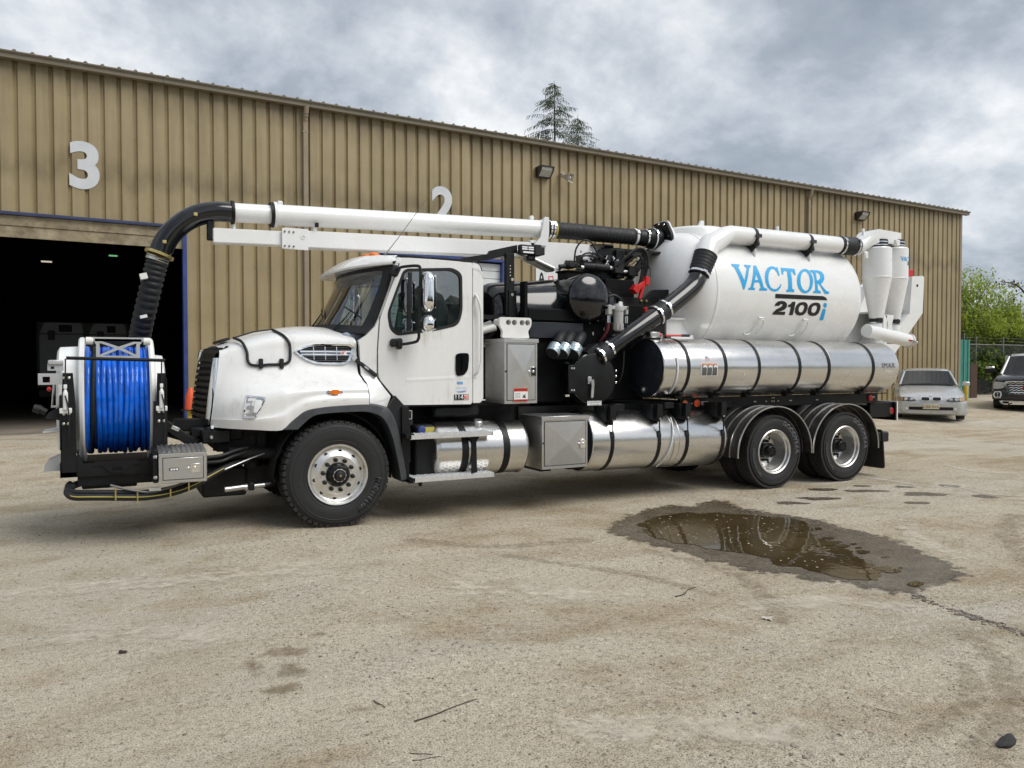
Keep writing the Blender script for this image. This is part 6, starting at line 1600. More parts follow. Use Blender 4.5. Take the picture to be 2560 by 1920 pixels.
def boom():
    Y = YC
    # vacuum tube: front elbow, steel tube, rubber sleeve
    def ring(p, d, r, w, mat, name='flange_ring'):
        return G().lathe([(r * .8, -w / 2), (r, -w / 2), (r, w / 2), (r * .8, w / 2)], p, d, 28).done(name, mat, TRK)
    el = crom([(1.27, Y, 3.395), (1.1, Y, 3.39), (.93, Y, 3.345), (.78, Y, 3.26), (.65, Y, 3.135), (.565, Y, 3.0), (.525, Y, 2.89)], 6)
    G().tube(el, .112, 28).done('elbow', 'black_gloss', TRK, ang=60)
    g = G()
    for i in (14, 30): p = el[i]; g.box((p.x - .02, Y - .14, p.z - .02), (p.x + .02, Y - .1, p.z + .015), .004)
    g.done('elbow_lug', 'brass', TRK)
    g = G().tube([p + Vector((.1 * (i / len(el)) + .03, -.04, -.115 + .06 * (i / len(el)))) for i, p in enumerate(el[8:-4])], .012, 6).tube(crom([(1.0, Y - .05, 3.2), (1.02, Y - .06, 3.12), (1.06, Y - .06, 3.06)], 4), .008, 5); g.box((1.0, Y - .06, 3.06), (1.07, Y, 3.28), .01); g.done('elbow_bracket', 'black_satin', TRK)
    d0 = (Vector((.525, Y, 2.89)) - Vector((.565, Y, 3.0)))
    ring((.52, Y, 2.875), d0, .15, .03, 'brass', 'clamp_ring'); ring((.5, Y + .005, 2.82), (-.3, .1, -1), .117, .03, 'zinc', 'hose_clamp'); ring((.508, Y + .005, 2.845), (-.3, .1, -1), .117, .01, 'zinc', 'hose_clamp')
    hp = crom([(.515, Y, 2.85), (.47, Y + .02, 2.68), (.41, Y + .1, 2.4), (.35, Y + .25, 2.1), (.315, Y + .4, 1.85), (.3, Y + .5, 1.6)], 26); rr = []
    P2 = []
    for i, p in enumerate(hp): P2.append(p); rr.append(.108 + (.007 if i % 6 in (0, 1, 2, 3) else -.006) - (.0 if i % 6 in (1, 2) else .003))
    G().tube(P2, rr, 28).done('vacuum_hose', 'rubber_hose', TRK, ang=80)
    G().box((.27, 9.06, 2.62), (.3, 9.1, 2.68)).done('hose_tag', 'white_plastic', TRK, flat=True) if False else None
    for (p, z) in (((.375, Y - .085), 2.62), ((.375, Y + .0), 2.2)):
        G().obox((p[0] - .015, p[1] + (.05 if z < 2.4 else .0) + (.0), z), (1, 0, .25), (0, 1, 0), (-.25, 0, 1), .035, .06, .016 if z < 2.4 else .03).done('hose_label', 'white_plastic', TRK, flat=True)
    ax = lambda x: 3.395 + (x - 1.27) * .0352
    g = G().tube([(1.27, Y, ax(1.27)), (1.7, Y, ax(1.7))], .108, 32); g.done('boom_tube', 'white_paint', TRK, ang=60)
    G().tube([(1.74, Y, ax(1.74)), (5.3, Y, ax(5.3))], .121, 32).done('boom_tube', 'white_paint', TRK, ang=60)
    ring((1.275, Y, ax(1.275)), (1, 0, .035), .135, .03, 'black_satin'); ring((1.7, Y, ax(1.7)), (1, 0, .035), .145, .03, 'black_satin'); ring((1.74, Y, ax(1.74)), (1, 0, .035), .148, .035, 'white_steel')
    G().cyl((1.29, Y, 3.3), (1.29, Y, 3.17), .02, 8).box((1.77, Y - .02, ax(1.77) + .11), (1.83, Y + .02, ax(1.77) + .165), .01).box((2.17, Y - .03, 3.22), (2.22, Y + .03, 3.34), .006).done('tube_prop', 'white_steel', TRK)
    G().box((2.175, Y - .14, 3.29), (2.215, Y - .1, 3.34), .004).done('prop_clamp', 'black_satin', TRK)
    g = G(); g.plate(rpoly([(5.1, 3.29), (5.3, 3.29), (5.33, 3.45), (5.33, 3.68), (5.26, 3.68), (5.2, 3.4)], .02), y0=Y - .15, y1=Y - .12); g.plate(rpoly([(5.06, 3.36), (5.28, 3.36), (5.26, 3.25), (5.1, 3.25)], .02), y0=Y - .1, y1=Y + .1); g.cyl((5.14, Y - .02, 3.68), (5.14, Y + .02, 3.68), .03, 12); g.box((5.12, Y - .015, 3.63), (5.16, Y + .015, 3.68)); g.done('tube_saddle', 'white_steel', TRK, ang=30)
    ring((5.315, Y, ax(5.315)), (1, 0, .03), .14, .03, 'white_steel')
    ring((5.36, Y, ax(5.36)), (1, 0, .03), .13, .05, 'black_satin', 'clamp_ring')
    g = G(); clampband(g, (5.395, Y, ax(5.39)), (1, 0, .02), .125, .03); clampband(g, (5.45, Y, ax(5.45)), (1, 0, .02), .12, .03); g.done('hose_clamp', 'chrome', TRK)
    ring((5.485, Y, ax(5.48)), (1, 0, .02), .126, .022, 'yellow_line', 'band')
    hp = crom([(5.4, Y, ax(5.4)), (5.9, Y, 3.548), (6.4, Y, 3.548), (6.95, Y, 3.553)], 36); rr = [.112 + .004 * (1 if (i // 2) % 2 else -1) for i in range(len(hp))]
    G().tube(hp, rr, 28).done('rubber_sleeve', 'rubber_hose', TRK, ang=80)
    g = G(); clampband(g, (6.86, Y, 3.552), (1, 0, 0), .118, .04); g.done('hose_clamp', 'white_steel', TRK)
    g = G(); clampband(g, (7.05, Y, 3.55), (1, 0, .02), .128, .025); clampband(g, (7.18, Y, 3.55), (1, 0, .02), .158, .022); g.done('hose_clamp', 'chrome', TRK)
    G().tube([(6.92, Y, 3.553), (7.05, Y, 3.55), (7.12, Y, 3.55), (7.16, Y, 3.55), (7.3, Y, 3.55)], [.115, .122, .145, .152, .155], 28).done('swivel_boot', 'black_satin', TRK, ang=40)
    g = G(); pl = rpoly([(-.3, -.27), (.3, -.27), (.3, .04), (.15, .27), (-.15, .27), (-.3, .04)], .06)
    g.plate(pl, y0=7.36, y1=7.385, f=lambda a, d, h: (d + .06 * 0, Y + a, 3.55 + h)); g.done('swivel_plate', 'white_steel', TRK)
    g = G(); pin = [(x * .93, z * .93) for x, z in pl]; g.plate(pin, y0=7.33, y1=7.36, f=lambda a, d, h: (d, Y + a, 3.55 + h)); g.done('swivel_gasket', 'black_satin', TRK)
    g = G()
    for a, h in ((-.22, -.2), (.22, -.2), (-.22, .02), (.22, .02), (0, .22), (-.12, .2), (.12, .2)): g.lathe([(.018, 0), (.016, -.02), (0, -.022)], (7.33, Y + a, 3.55 + h), (1, 0, 0), 8)
    g.done('swivel_bolt', 'chrome', TRK)
    # boom beam under the tube
    bz = lambda x: 3.115 + (x - 1.06) * .029
    def beam(x0, x1, h, w, name, mat='white_paint'):
        g = G(); V = []
        rows = []
        for x in (x0, x1): rows.append([(x, Y - w, bz(x) - h), (x, Y + w, bz(x) - h), (x, Y + w, bz(x) + h), (x, Y - w, bz(x) + h)])
        v = g.grid(rows, cv=True); g.face(v[0]); g.face(list(reversed(v[1])))
        bmesh.ops.bevel(g.bm, geom=g.bm.edges[:], offset=.01, segments=2, affect='EDGES'); return g.done(name, mat, TRK)
    beam(1.06, 1.95, .083, .075, 'boom_extension'); beam(1.84, 5.3, .1, .1, 'boom_beam')
    G().box((1.83, Y - .108, bz(1.85) - .125), (2.1, Y - .1, bz(1.85) + .12), .003).box((1.8, Y - .112, bz(1.85) - .12), (1.95, Y - .1, bz(1.85) + .115)).done('boom_plate', 'white_steel', TRK)
    g = G()
    for i in range(3):
        for z in (-.09, .075): g.lathe([(.012, 0), (.01, -.012), (0, -.014)], (1.83 + i * .05, Y - .112, bz(1.85) + z), (0, 1, 0), 8)
    g.done('plate_bolt', 'galvanised', TRK)
    G().lathe([(.028, 0), (.028, -.006), (.016, -.006)], (2.04, Y - .108, bz(2.04) + .02), (0, 1, 0), 16).done('plate_boss', 'white_steel', TRK)
    # boom head plate and knuckle
    g = G(); g.plate(rpoly([(5.05, 3.13), (5.2, 3.345), (6.25, 3.37), (6.25, 3.13), (5.6, 3.12), (5.55, 2.98), (5.44, 2.97), (5.07, 3.1)], .02), y0=Y - .125, y1=Y - .095); g.plate(rpoly([(5.05, 3.13), (5.2, 3.345), (6.25, 3.37), (6.25, 3.13), (5.6, 3.12), (5.55, 2.98), (5.44, 2.97), (5.07, 3.1)], .02), y0=Y + .095, y1=Y + .125); g.box((5.2, Y - .1, 3.3), (6.2, Y + .1, 3.33)); g.done('boom_head', 'white_paint', TRK, ang=30)
    G().tube([(4.85, Y - .1, 3.2), (5.42, Y - .12, 2.99)], .035, 10).done('lift_cylinder', 'dull_steel', TRK)
    for x, z in ((5.5, 3.0), (6.02, 3.23)): G().lathe([(.03, 0), (.028, -.03), (.012, -.035), (0, -.05)], (x, Y - .125, z), (0, 1, 0), 14).done('pivot_pin', 'chrome', TRK)
    # turret
    t = G()
    t.plate(rpoly([(6.02, 2.95), (6.06, 3.2), (6.12, 3.3), (6.45, 3.34), (6.45, 2.95)], .03), y0=8.96, y1=9.0).plate(rpoly([(6.02, 2.95), (6.06, 3.2), (6.12, 3.3), (6.45, 3.34), (6.45, 2.95)], .03), y0=9.36, y1=9.4)
    t.lathe([(.33, 0), (.33, .1), (.26, .12), (.26, .2), (.3, .2), (.3, .26)], (6.2, Y, 2.78), (0, 0, 1), 32).box((6.2, 8.98, 3.3), (7.32, 9.36, 3.335), .006).box((6.35, 8.9, 2.9), (6.5, 9.45, 3.3), .01)
    t.obox((6.75, 8.95, 3.07), (.62, 0, .72), (0, 1, 0), (-.72, 0, .62), .34, .035, .045, .006).obox((6.75, 9.4, 3.07), (.62, 0, .72), (0, 1, 0), (-.72, 0, .62), .34, .035, .045, .006)
    t.lathe([(.2, 0), (.2, .02), (.12, .03), (0, .03)], (6.2, 9.1, 3.34), (0, 0, 1), 20)
    t.done('boom_turret', 'black_satin', TRK, ang=30)
    G().tube([(5.75, 8.85, 3.03), (5.78, 8.85, 3.03), (6.18, 8.85, 3.025)], .05, 14).tube([(5.95, 8.85, 3.028), (5.99, 8.85, 3.027)], .054, 14).tube([(5.4, 8.88, 3.0), (5.7, 8.87, 3.03)], .03, 10).box((6.24, 8.78, 2.95), (6.4, 8.92, 3.12), .01).box((5.5, 8.8, 2.98), (5.62, 8.95, 3.07), .02).done('swing_cylinder', 'black_plastic', TRK)
    g = G().cyl((6.18, 8.85, 3.025), (6.26, 8.85, 3.022), .032, 12).cyl((6.42, 8.85, 2.98), (6.55, 8.85, 3.0), .025, 10).cyl((5.7, 8.82, 3.0), (5.74, 8.82, 3.0), .03, 10)
    r = random.Random(6)
    for _ in range(16): x, z = r.uniform(5.62, 6.4), r.uniform(3.0, 3.2); g.cyl((x, 8.83, z), (x + r.uniform(-.01, .03), 8.83, z + r.uniform(.015, .05)), r.uniform(.008, .014), 8)
    g.done('hydraulic_fitting', 'dull_steel', TRK)
    v = G()
    for _ in range(14): x, z = r.uniform(5.7, 6.4), r.uniform(2.98, 3.14); v.box((x, 8.86, z), (x + r.uniform(.04, .12), 8.98, z + r.uniform(.03, .09)), .004)
    v.lathe([(.17, 0), (.19, .01), (.19, .02)], (5.6, 8.95, 2.93), (0, 0, 1), 20, True, True); v.box((5.5, 8.85, 2.8), (5.7, 9.1, 2.94), .01); v.box((6.5, 8.8, 2.93), (6.66, 8.95, 3.07), .01)
    v.done('valve_block', 'black_plastic', TRK, ang=30)
    hs = [[(5.6, 8.82, 3.08), (5.62, 8.8, 3.25), (5.72, 8.78, 3.36), (5.85, 8.78, 3.34), (5.95, 8.8, 3.22), (6.05, 8.84, 3.12)], [(5.66, 8.8, 3.06), (5.72, 8.78, 3.17), (5.85, 8.78, 3.2), (6.0, 8.82, 3.18), (6.2, 8.84, 3.1)], [(5.62, 8.8, 2.98), (5.66, 8.78, 3.12), (5.8, 8.77, 3.16), (5.95, 8.8, 3.14)],
          [(6.3, 8.8, 3.08), (6.42, 8.75, 3.17), (6.55, 8.72, 3.27), (6.66, 8.72, 3.27), (6.72, 8.73, 3.17), (6.71, 8.75, 2.98), (6.68, 8.78, 2.82), (6.66, 8.8, 2.72)], [(6.28, 8.78, 3.05), (6.42, 8.72, 3.2), (6.56, 8.7, 3.3), (6.69, 8.7, 3.28), (6.755, 8.71, 3.15), (6.735, 8.74, 2.95), (6.7, 8.78, 2.75)], [(6.35, 8.82, 3.02), (6.5, 8.76, 3.14), (6.62, 8.74, 3.22), (6.68, 8.74, 3.1), (6.67, 8.76, 2.9), (6.63, 8.8, 2.74)]]
    for k, h in enumerate(hs): G().tube(crom(h, 6), .012 if k < 3 else .018, 7).done('hydraulic_hose', 'rubber_hose', TRK, ang=80)
    g = G()
    for k in range(5): a = r.uniform(-.05, .05); g.tube(crom([(6.45, 8.74, 2.98 + .04 * k), (6.56, 8.72, 3.05 + .03 * k + a), (6.68, 8.7, 3.1 + a), (6.8, 8.71, 3.0), (6.78, 8.74, 2.85), (6.7, 8.78, 2.74)], 5), .0045, 4)
    g.done('cable', 'black_plastic', TRK)
boom()

def power_module():
    # black enclosure with sloping water tank on top
    G().lathe([(0, -.09), (.2, -.08), (.34, -.04), (.4, .02), (.43, .1), (.47, .6), (.52, 1.2), (.53, 1.75), (.5, 1.8), (0, 1.82)], (4.36, 9.1, 2.32), (1, 0, .015), 56).done('black_tank', 'black_gloss', TRK, ang=40)
    G().box((4.62, 8.5, 1.2), (6.05, 9.9, 2.25), .02).box((4.68, 8.46, 2.23), (5.9, 9.8, 2.4), .02).box((4.62, 8.42, 1.22), (4.66, 8.55, 2.72)).done('engine_enclosure', 'black_matte', TRK, ang=30)
    G().box((4.7, 8.44, 2.02), (5.5, 8.46, 2.22), .004).done('enclosure_panel', 'cap_satin', TRK)
    G().box((6.06, 8.75, 2.5), (6.55, 9.6, 2.86), .006).box((6.0, 8.6, 1.2), (6.6, 9.7, 2.5), .01).done('blower_cabinet', 'black_matte', TRK, ang=30)
    G().lathe([(0, -.075), (.09, -.07), (.18, -.052), (.25, -.026), (.3, .005), (.318, .04), (.318, 1.2)], (5.56, 8.36, 2.545), (0, 1, 0), 56).lathe([(.323, .035), (.325, .04), (.323, .045)], (5.56, 8.36, 2.545), (0, 1, 0), 56).done('silencer_drum', 'black_gloss', TRK, ang=40)
    # cleanout cyclone with hinged door
    cy = G().lathe([(0, 0), (.31, 0), (.325, .012), (.325, .9), (0, .9)], (5.5, 8.22, 1.5), (0, 1, 0), 56).lathe([(.335, .06), (.345, .06), (.345, .1), (.335, .1)], (5.5, 8.22, 1.5), (0, 1, 0), 56).done('cleanout_housing', 'black_gloss', TRK, ang=30)
    dr = G().lathe([(0, -.012), (.3, -.012), (.325, -.004), (.325, .0)], (5.51, 8.2, 1.5), (0, 1, 0), 56).box((5.12, 8.19, 1.32), (5.25, 8.215, 1.68), .01).done('cleanout_door', 'black_satin', cy)
    G().box((5.395, 8.165, 1.435), (5.455, 8.19, 1.53), .006).plate(rpoly([(5.43, 1.47), (5.465, 1.5), (5.475, 1.45), (5.462, 1.27), (5.44, 1.255), (5.425, 1.27), (5.435, 1.42)], .012), y0=8.14, y1=8.16).done('door_lever', 'dull_steel', dr)
    for x in (5.16, 5.195):
        for z in (1.36, 1.635): G().lathe([(.013, 0), (.012, -.012), (0, -.015)], (x, 8.19, z), (0, 1, 0), 8).done('hinge_bolt', 'chrome', dr)
    for z in (1.45, 1.53, 1.6): G().ball((5.86, 8.22, z), (.02, .02, .02), 8, 6).done('toggle_clamp', 'chrome', dr)
    for z in (1.28, 1.69): G().box((5.08, 8.2, z), (5.14, 8.24, z + .025)).done('hinge', 'chrome', dr)
    G().box((5.385, 8.165, 1.165), (5.6, 8.17, 1.22)).done('cleanout_label', 'decal_white', TRK, flat=True)
    g = G(); text_mesh(g, 'CLEANOUT', .037, lambda a, b, d: (5.493 + a, 8.1645 - d, 1.202 + b), .0006); text_mesh(g, 'Clean filters daily', .02, lambda a, b, d: (5.493 + a, 8.1645 - d, 1.176 + b), .0006); g.done('label_lettering', 'decal_black', TRK, flat=True)
    # three intake filters
    for k, (x, z) in enumerate(((4.965, 1.875), (5.1, 1.872), (5.255, 1.868))):
        s = (.088, .092, .1)[k]; d = Vector((-.68, -.38, -.75)).normalized(); p = Vector((x, 8.28, z))
        f = G().lathe([(0, -.06), (s * .75, -.06), (s, -.05), (s, .075), (s * .97, .08), (s * .9, .055), (s * .86, .0), (0, -.01)], p, d, 28).done('air_filter', 'perforated_steel', TRK)
        G().lathe([(0, 0), (s * .93, 0), (s * .98, -.012), (s * .9, -.014), (0, -.02)], p + d * .085, d, 28).done('filter_end', 'black_plastic', f)
        G().lathe([(s * .52, 0), (s * .52, .05)], p - d * .105, d, 18).done('filter_neck', 'bronze', f)
        c = p - d * .1
        G().tube(crom([c, c - d * .1, c - d * .15 + Vector((.06, .08, .01)), c - d * .1 + Vector((.13, .2, -.03))], 5), s * .74, 18).done('filter_elbow', 'black_plastic', f, ang=60)
    G().obox((5.52, 8.32, 1.86), (.8, 0, .5), (0, 1, 0), (-.5, 0, .8), .1, .1, .05, .006).box((5.05, 8.35, 1.75), (5.6, 8.6, 1.9), .02).done('filter_manifold', 'black_plastic', TRK)
    # water filter bowl with gauge
    w = G().lathe([(0, 0), (.045, .0), (.06, .02), (.064, .1), (.068, .26), (.075, .265), (.075, .31), (.07, .33), (.055, .36), (0, .365)], (5.955, 8.3, 2.12), (0, 0, 1), 24).box((5.77, 8.27, 2.4), (6.1, 8.34, 2.45), .008).box((5.77, 8.26, 2.33), (5.83, 8.34, 2.46), .01).box((6.06, 8.27, 2.34), (6.1, 8.34, 2.45), .01)
    for k in range(8): a = 2 * pi * k / 8; w.box((5.955 + .06 * cos(a) - .008, 8.3 + .06 * sin(a) - .008, 2.14), (5.955 + .06 * cos(a) + .008, 8.3 + .06 * sin(a) + .008, 2.22))
    w = w.done('water_filter', 'filter_grey', TRK, ang=35)
    G().lathe([(.03, 0), (.03, -.02), (0, -.02)], (5.96, 8.27, 2.48), (0, 1, 0), 16).cyl((5.94, 8.3, 2.44), (5.955, 8.28, 2.48), .01, 8).done('gauge', 'white_plastic', w)
    for x in (5.8, 6.08): G().cyl((x, 8.3, 2.23), (x, 8.3, 2.32), .024, 12).done('hose_union', 'chrome', w)
    G().tube(crom([(5.8, 8.3, 2.23), (5.79, 8.32, 2.12), (5.74, 8.4, 1.98)], 5), .02, 8).done('coolant_hose', 'hose_red', TRK)
    G().tube([(6.08, 8.3, 2.23), (6.085, 8.32, 1.95)], .022, 8).tube(crom([(5.8, 8.4, 2.4), (5.82, 8.4, 2.52), (5.93, 8.4, 2.6), (6.06, 8.4, 2.55), (6.16, 8.42, 2.4), (6.22, 8.45, 2.2), (6.28, 8.5, 2.1)], 6), .018, 8).tube([(5.845, 8.42, 2.3), (5.84, 8.42, 1.9)], .006, 5).tube(crom([(6.05, 8.3, 1.9), (6.03, 8.3, 1.6), (6.0, 8.35, 1.45)], 5), .012, 6).done('water_hose', 'rubber_hose', TRK)
    g = G()
    r = random.Random(2)
    for _ in range(12): x, z = r.uniform(5.2, 6.2), r.uniform(1.95, 2.25); g.cyl((x, 8.41, z), (x, 8.41, z + r.uniform(.015, .05)), r.uniform(.006, .012), 8)
    for z in (1.83, 1.66, 1.5): g.lathe([(.016, 0), (.014, -.014), (0, -.016)], (4.72, 8.49, z), (0, 1, 0), 8)
    g.done('fitting', 'dull_steel', TRK)
    # pipe from the cleanout up to the white tube
    P = [Vector((5.56, 8.27, 1.75)), Vector((5.72, 8.28, 1.84)), Vector((6.62, 8.33, 2.36)), Vector((6.75, 8.335, 2.43)), Vector((7.28, 8.37, 2.77))]
    R = .128
    G().tube([Vector((5.42, 8.5, 1.62)), P[0] + Vector((-.02, .05, -.02)), P[1], P[2]], R, 28).done('air_pipe', 'black_gloss', TRK, ang=60)
    e = crom([P[3], P[3].lerp(P[4], .6), P[4] + Vector((-.02, 0, .0)), P[4] + Vector((.07, .01, .1)), Vector((7.42, 8.4, 2.98))], 5)
    G().tube(e, R, 28).done('air_pipe', 'black_gloss', TRK, ang=60)
    d = (P[2] - P[1]).normalized()
    for p in (P[1] - d * .03, P[2] + d * .06):
        L_ = .12; G().tube([p - d * L_, p - d * (L_ - .01), p + d * (L_ - .01), p + d * L_], [R + .004, R + .012, R + .012, R + .004], 28).done('rubber_coupling', 'rubber_hose', TRK)
        g = G(); clampband(g, p - d * .085, d, R + .013, .03, 28); clampband(g, p + d * .085, d, R + .013, .03, 28); g.done('hose_clamp', 'chrome', TRK)
    bt = [Vector((7.39, 8.39, 2.93)), Vector((7.55, 8.42, 3.24))]; dd = (bt[1] - bt[0]).normalized()
    n = 20; G().tube([bt[0].lerp(bt[1], i / n) for i in range(n + 1)], [R + .02 + .02 * i / n + (.004 if i % 3 else -.003) for i in range(n + 1)], 28).done('rubber_coupling', 'rubber_hose', TRK, ang=60)
    g = G(); clampband(g, bt[0] + dd * .03, dd, R + .026, .03, 28); g.done('hose_clamp', 'chrome', TRK)
    # white pipe along the top of the tank
    q = crom([bt[1] - dd * .02, bt[1] + dd * .1, Vector((7.74, 8.46, 3.42)), Vector((7.95, 8.49, 3.545)), Vector((8.05, 8.5, 3.57)), Vector((8.2, 8.5, 3.575))], 5)
    G().tube([bt[1] - dd * .02, bt[1] + dd * .16, Vector((7.985, 8.49, 3.555)), Vector((8.07, 8.5, 3.58)), Vector((10.4, 8.5, 3.595))], [R + .04, R + .03, R + .008, R + .005, R + .005], 32).done('air_pipe', 'white_paint', TRK, ang=40)
    g = G().tube([(10.36, 8.5, 3.595), (10.38, 8.5, 3.595), (10.78, 8.5, 3.6), (10.8, 8.5, 3.6)], [R + .008, R + .018, R + .018, R + .008], 28).done('rubber_coupling', 'rubber_hose', TRK)
    g = G(); clampband(g, (10.42, 8.5, 3.595), (1, 0, 0), R + .02, .03, 28); clampband(g, (10.74, 8.5, 3.6), (1, 0, 0), R + .02, .03, 28); g.done('hose_clamp', 'chrome', TRK)
    G().box((9.02, 8.48, 3.71), (9.06, 8.52, 3.78), .008).done('lifting_eye', 'white_steel', TRK)
    for x in (8.5, 9.65):
        g = G().lathe([(R + .006, -.028), (R + .014, -.028), (R + .014, .028), (R + .006, .028)], (x, 8.5, 3.58), (1, 0, 0), 28)
        g.plate(rpoly([(8.36, 3.52), (8.34, 3.45), (8.46, 3.35), (8.62, 3.4), (8.62, 3.46)], .01), y0=x - .02, y1=x + .02, f=lambda a, d_, h: (d_, a, h)).box((x - .05, 8.33, 3.55), (x + .05, 8.36, 3.6)); g.done('pipe_clamp', 'black_gloss', TRK)
        G().plate([(8.4, 3.42), (8.62, 3.5), (8.72, 3.42), (8.46, 3.2), (8.42, 3.2)], y0=x - .012, y1=x + .012, f=lambda a, d_, h: (d_ + (a - 8.4) * -.0, a, h)).done('clamp_bracket', 'white_steel', TRK, flat=True)
    # crossbar with work lamp behind the cab
    G().plate([(3.86, 2.985), (4.22, 3.06), (4.24, 3.1), (4.62, 3.2), (4.62, 3.1), (4.22, 2.985), (3.9, 2.93)], y0=8.62, y1=8.68).box((4.44, 8.58, 2.3), (4.56, 8.64, 3.08), .006).box((4.47, 8.56, 1.2), (4.58, 8.66, 2.62), .006).box((3.95, 8.7, 1.9), (4.0, 9.7, 2.95)).box((3.93, 8.6, 2.25), (4.5, 8.65, 2.3)).done('headache_rack', 'black_satin', TRK, ang=30)
    g = G()
    for z in (2.56, 2.75): g.lathe([(.024, 0), (.02, -.02), (0, -.022)], (4.52, 8.58, z), (0, 1, 0), 8)
    for z in (2.8, 2.84, 2.88, 2.92): g.lathe([(.008, 0), (0, -.006)], (4.5, 8.58, z), (0, 1, 0), 8)
    g.done('rack_bolt', 'zinc', TRK)
    L_ = G().box((4.6, 8.5, 3.07), (4.82, 8.58, 3.19), .01).box((4.8, 8.48, 3.06), (4.9, 8.6, 3.2), .01).box((4.9, 8.52, 3.08), (4.97, 8.62, 3.18), .01).box((4.72, 8.52, 3.0), (4.84, 8.6, 3.07), .02).done('work_lamp', 'black_plastic', TRK)
    g = G()
    for x in (4.625, 4.715):
        for z in (3.15, 3.125): g.box((x, 8.494, z), (x + .075, 8.5, z + .017))
    g.box((4.64, 8.494, 3.085), (4.79, 8.5, 3.105)); g.done('lamp_face', 'lamp_lens', L_, flat=True)
    G().box((3.99, 8.55, 2.82), (4.05, 8.6, 2.91), .005).done('red_connector', 'red_lens', TRK)
    g = G().tube(crom([(4.02, 8.57, 2.82), (4.0, 8.55, 2.72), (3.95, 8.54, 2.66), (3.97, 8.53, 2.5), (4.02, 8.52, 2.4)], 5), .012, 6).tube(crom([(3.98, 8.6, 2.85), (3.95, 8.58, 2.6), (3.96, 8.58, 2.3), (3.99, 8.6, 2.0)], 5), .02, 6).tube([(3.97, 8.62, 2.95), (3.97, 8.62, 1.9)], .022, 6); g.done('wiring', 'black_plastic', TRK)
    # black bracket and red valve lever by the tank
    G().plate(rpoly([(6.25, 2.62), (6.7, 2.62), (6.85, 2.74), (7.2, 2.76), (7.2, 2.62), (7.0, 2.52), (6.75, 2.5), (6.55, 2.42), (6.45, 2.2), (6.3, 2.3)], .02), y0=8.72, y1=8.78).done('tank_bracket', 'black_satin', TRK, ang=30)
    for x in (6.64, 6.73): G().lathe([(.02, 0), (.018, -.02), (0, -.022)], (x, 8.72, 2.575), (0, 1, 0), 10).done('bracket_bolt', 'brass', TRK)
    G().obox((6.57, 8.6, 2.72), (.35, 0, .95), (0, 1, 0), (-.95, 0, .35), .14, .02, .022, .005).obox((6.45, 8.6, 2.72), (-.75, 0, .65), (0, 1, 0), (.65, 0, .75), .05, .05, .05, .006).obox((6.52, 8.6, 2.76), (.9, 0, .5), (0, 1, 0), (-.5, 0, .9), .1, .03, .035, .006).obox((6.64, 8.6, 2.84), (.2, 0, 1), (0, 1, 0), (-1, 0, .2), .06, .04, .035, .006).cyl((6.68, 8.7, 2.48), (6.78, 8.7, 2.22), .035, 12).done('red_bracket', 'red_paint', TRK)
    G().cyl((6.66, 8.2, 2.075), (6.95, 8.2, 2.078), .014, 8).ball((6.57, 8.2, 2.08), (.025, .02, .025), 8, 6).done('valve_lever', 'red_paint', TRK)
    G().cyl((6.93, 8.2, 2.078), (7.07, 8.2, 2.08), .018, 8).done('lever_grip', 'black_plastic', TRK)
    G().box((6.4, 8.18, 2.045), (6.56, 8.3, 2.12), .01).cyl((6.6, 8.22, 2.03), (6.6, 8.22, 2.1), .02, 10).done('valve_body', 'dull_steel', TRK)
M('hose_red', (.12, .012, .02), .5)
power_module()

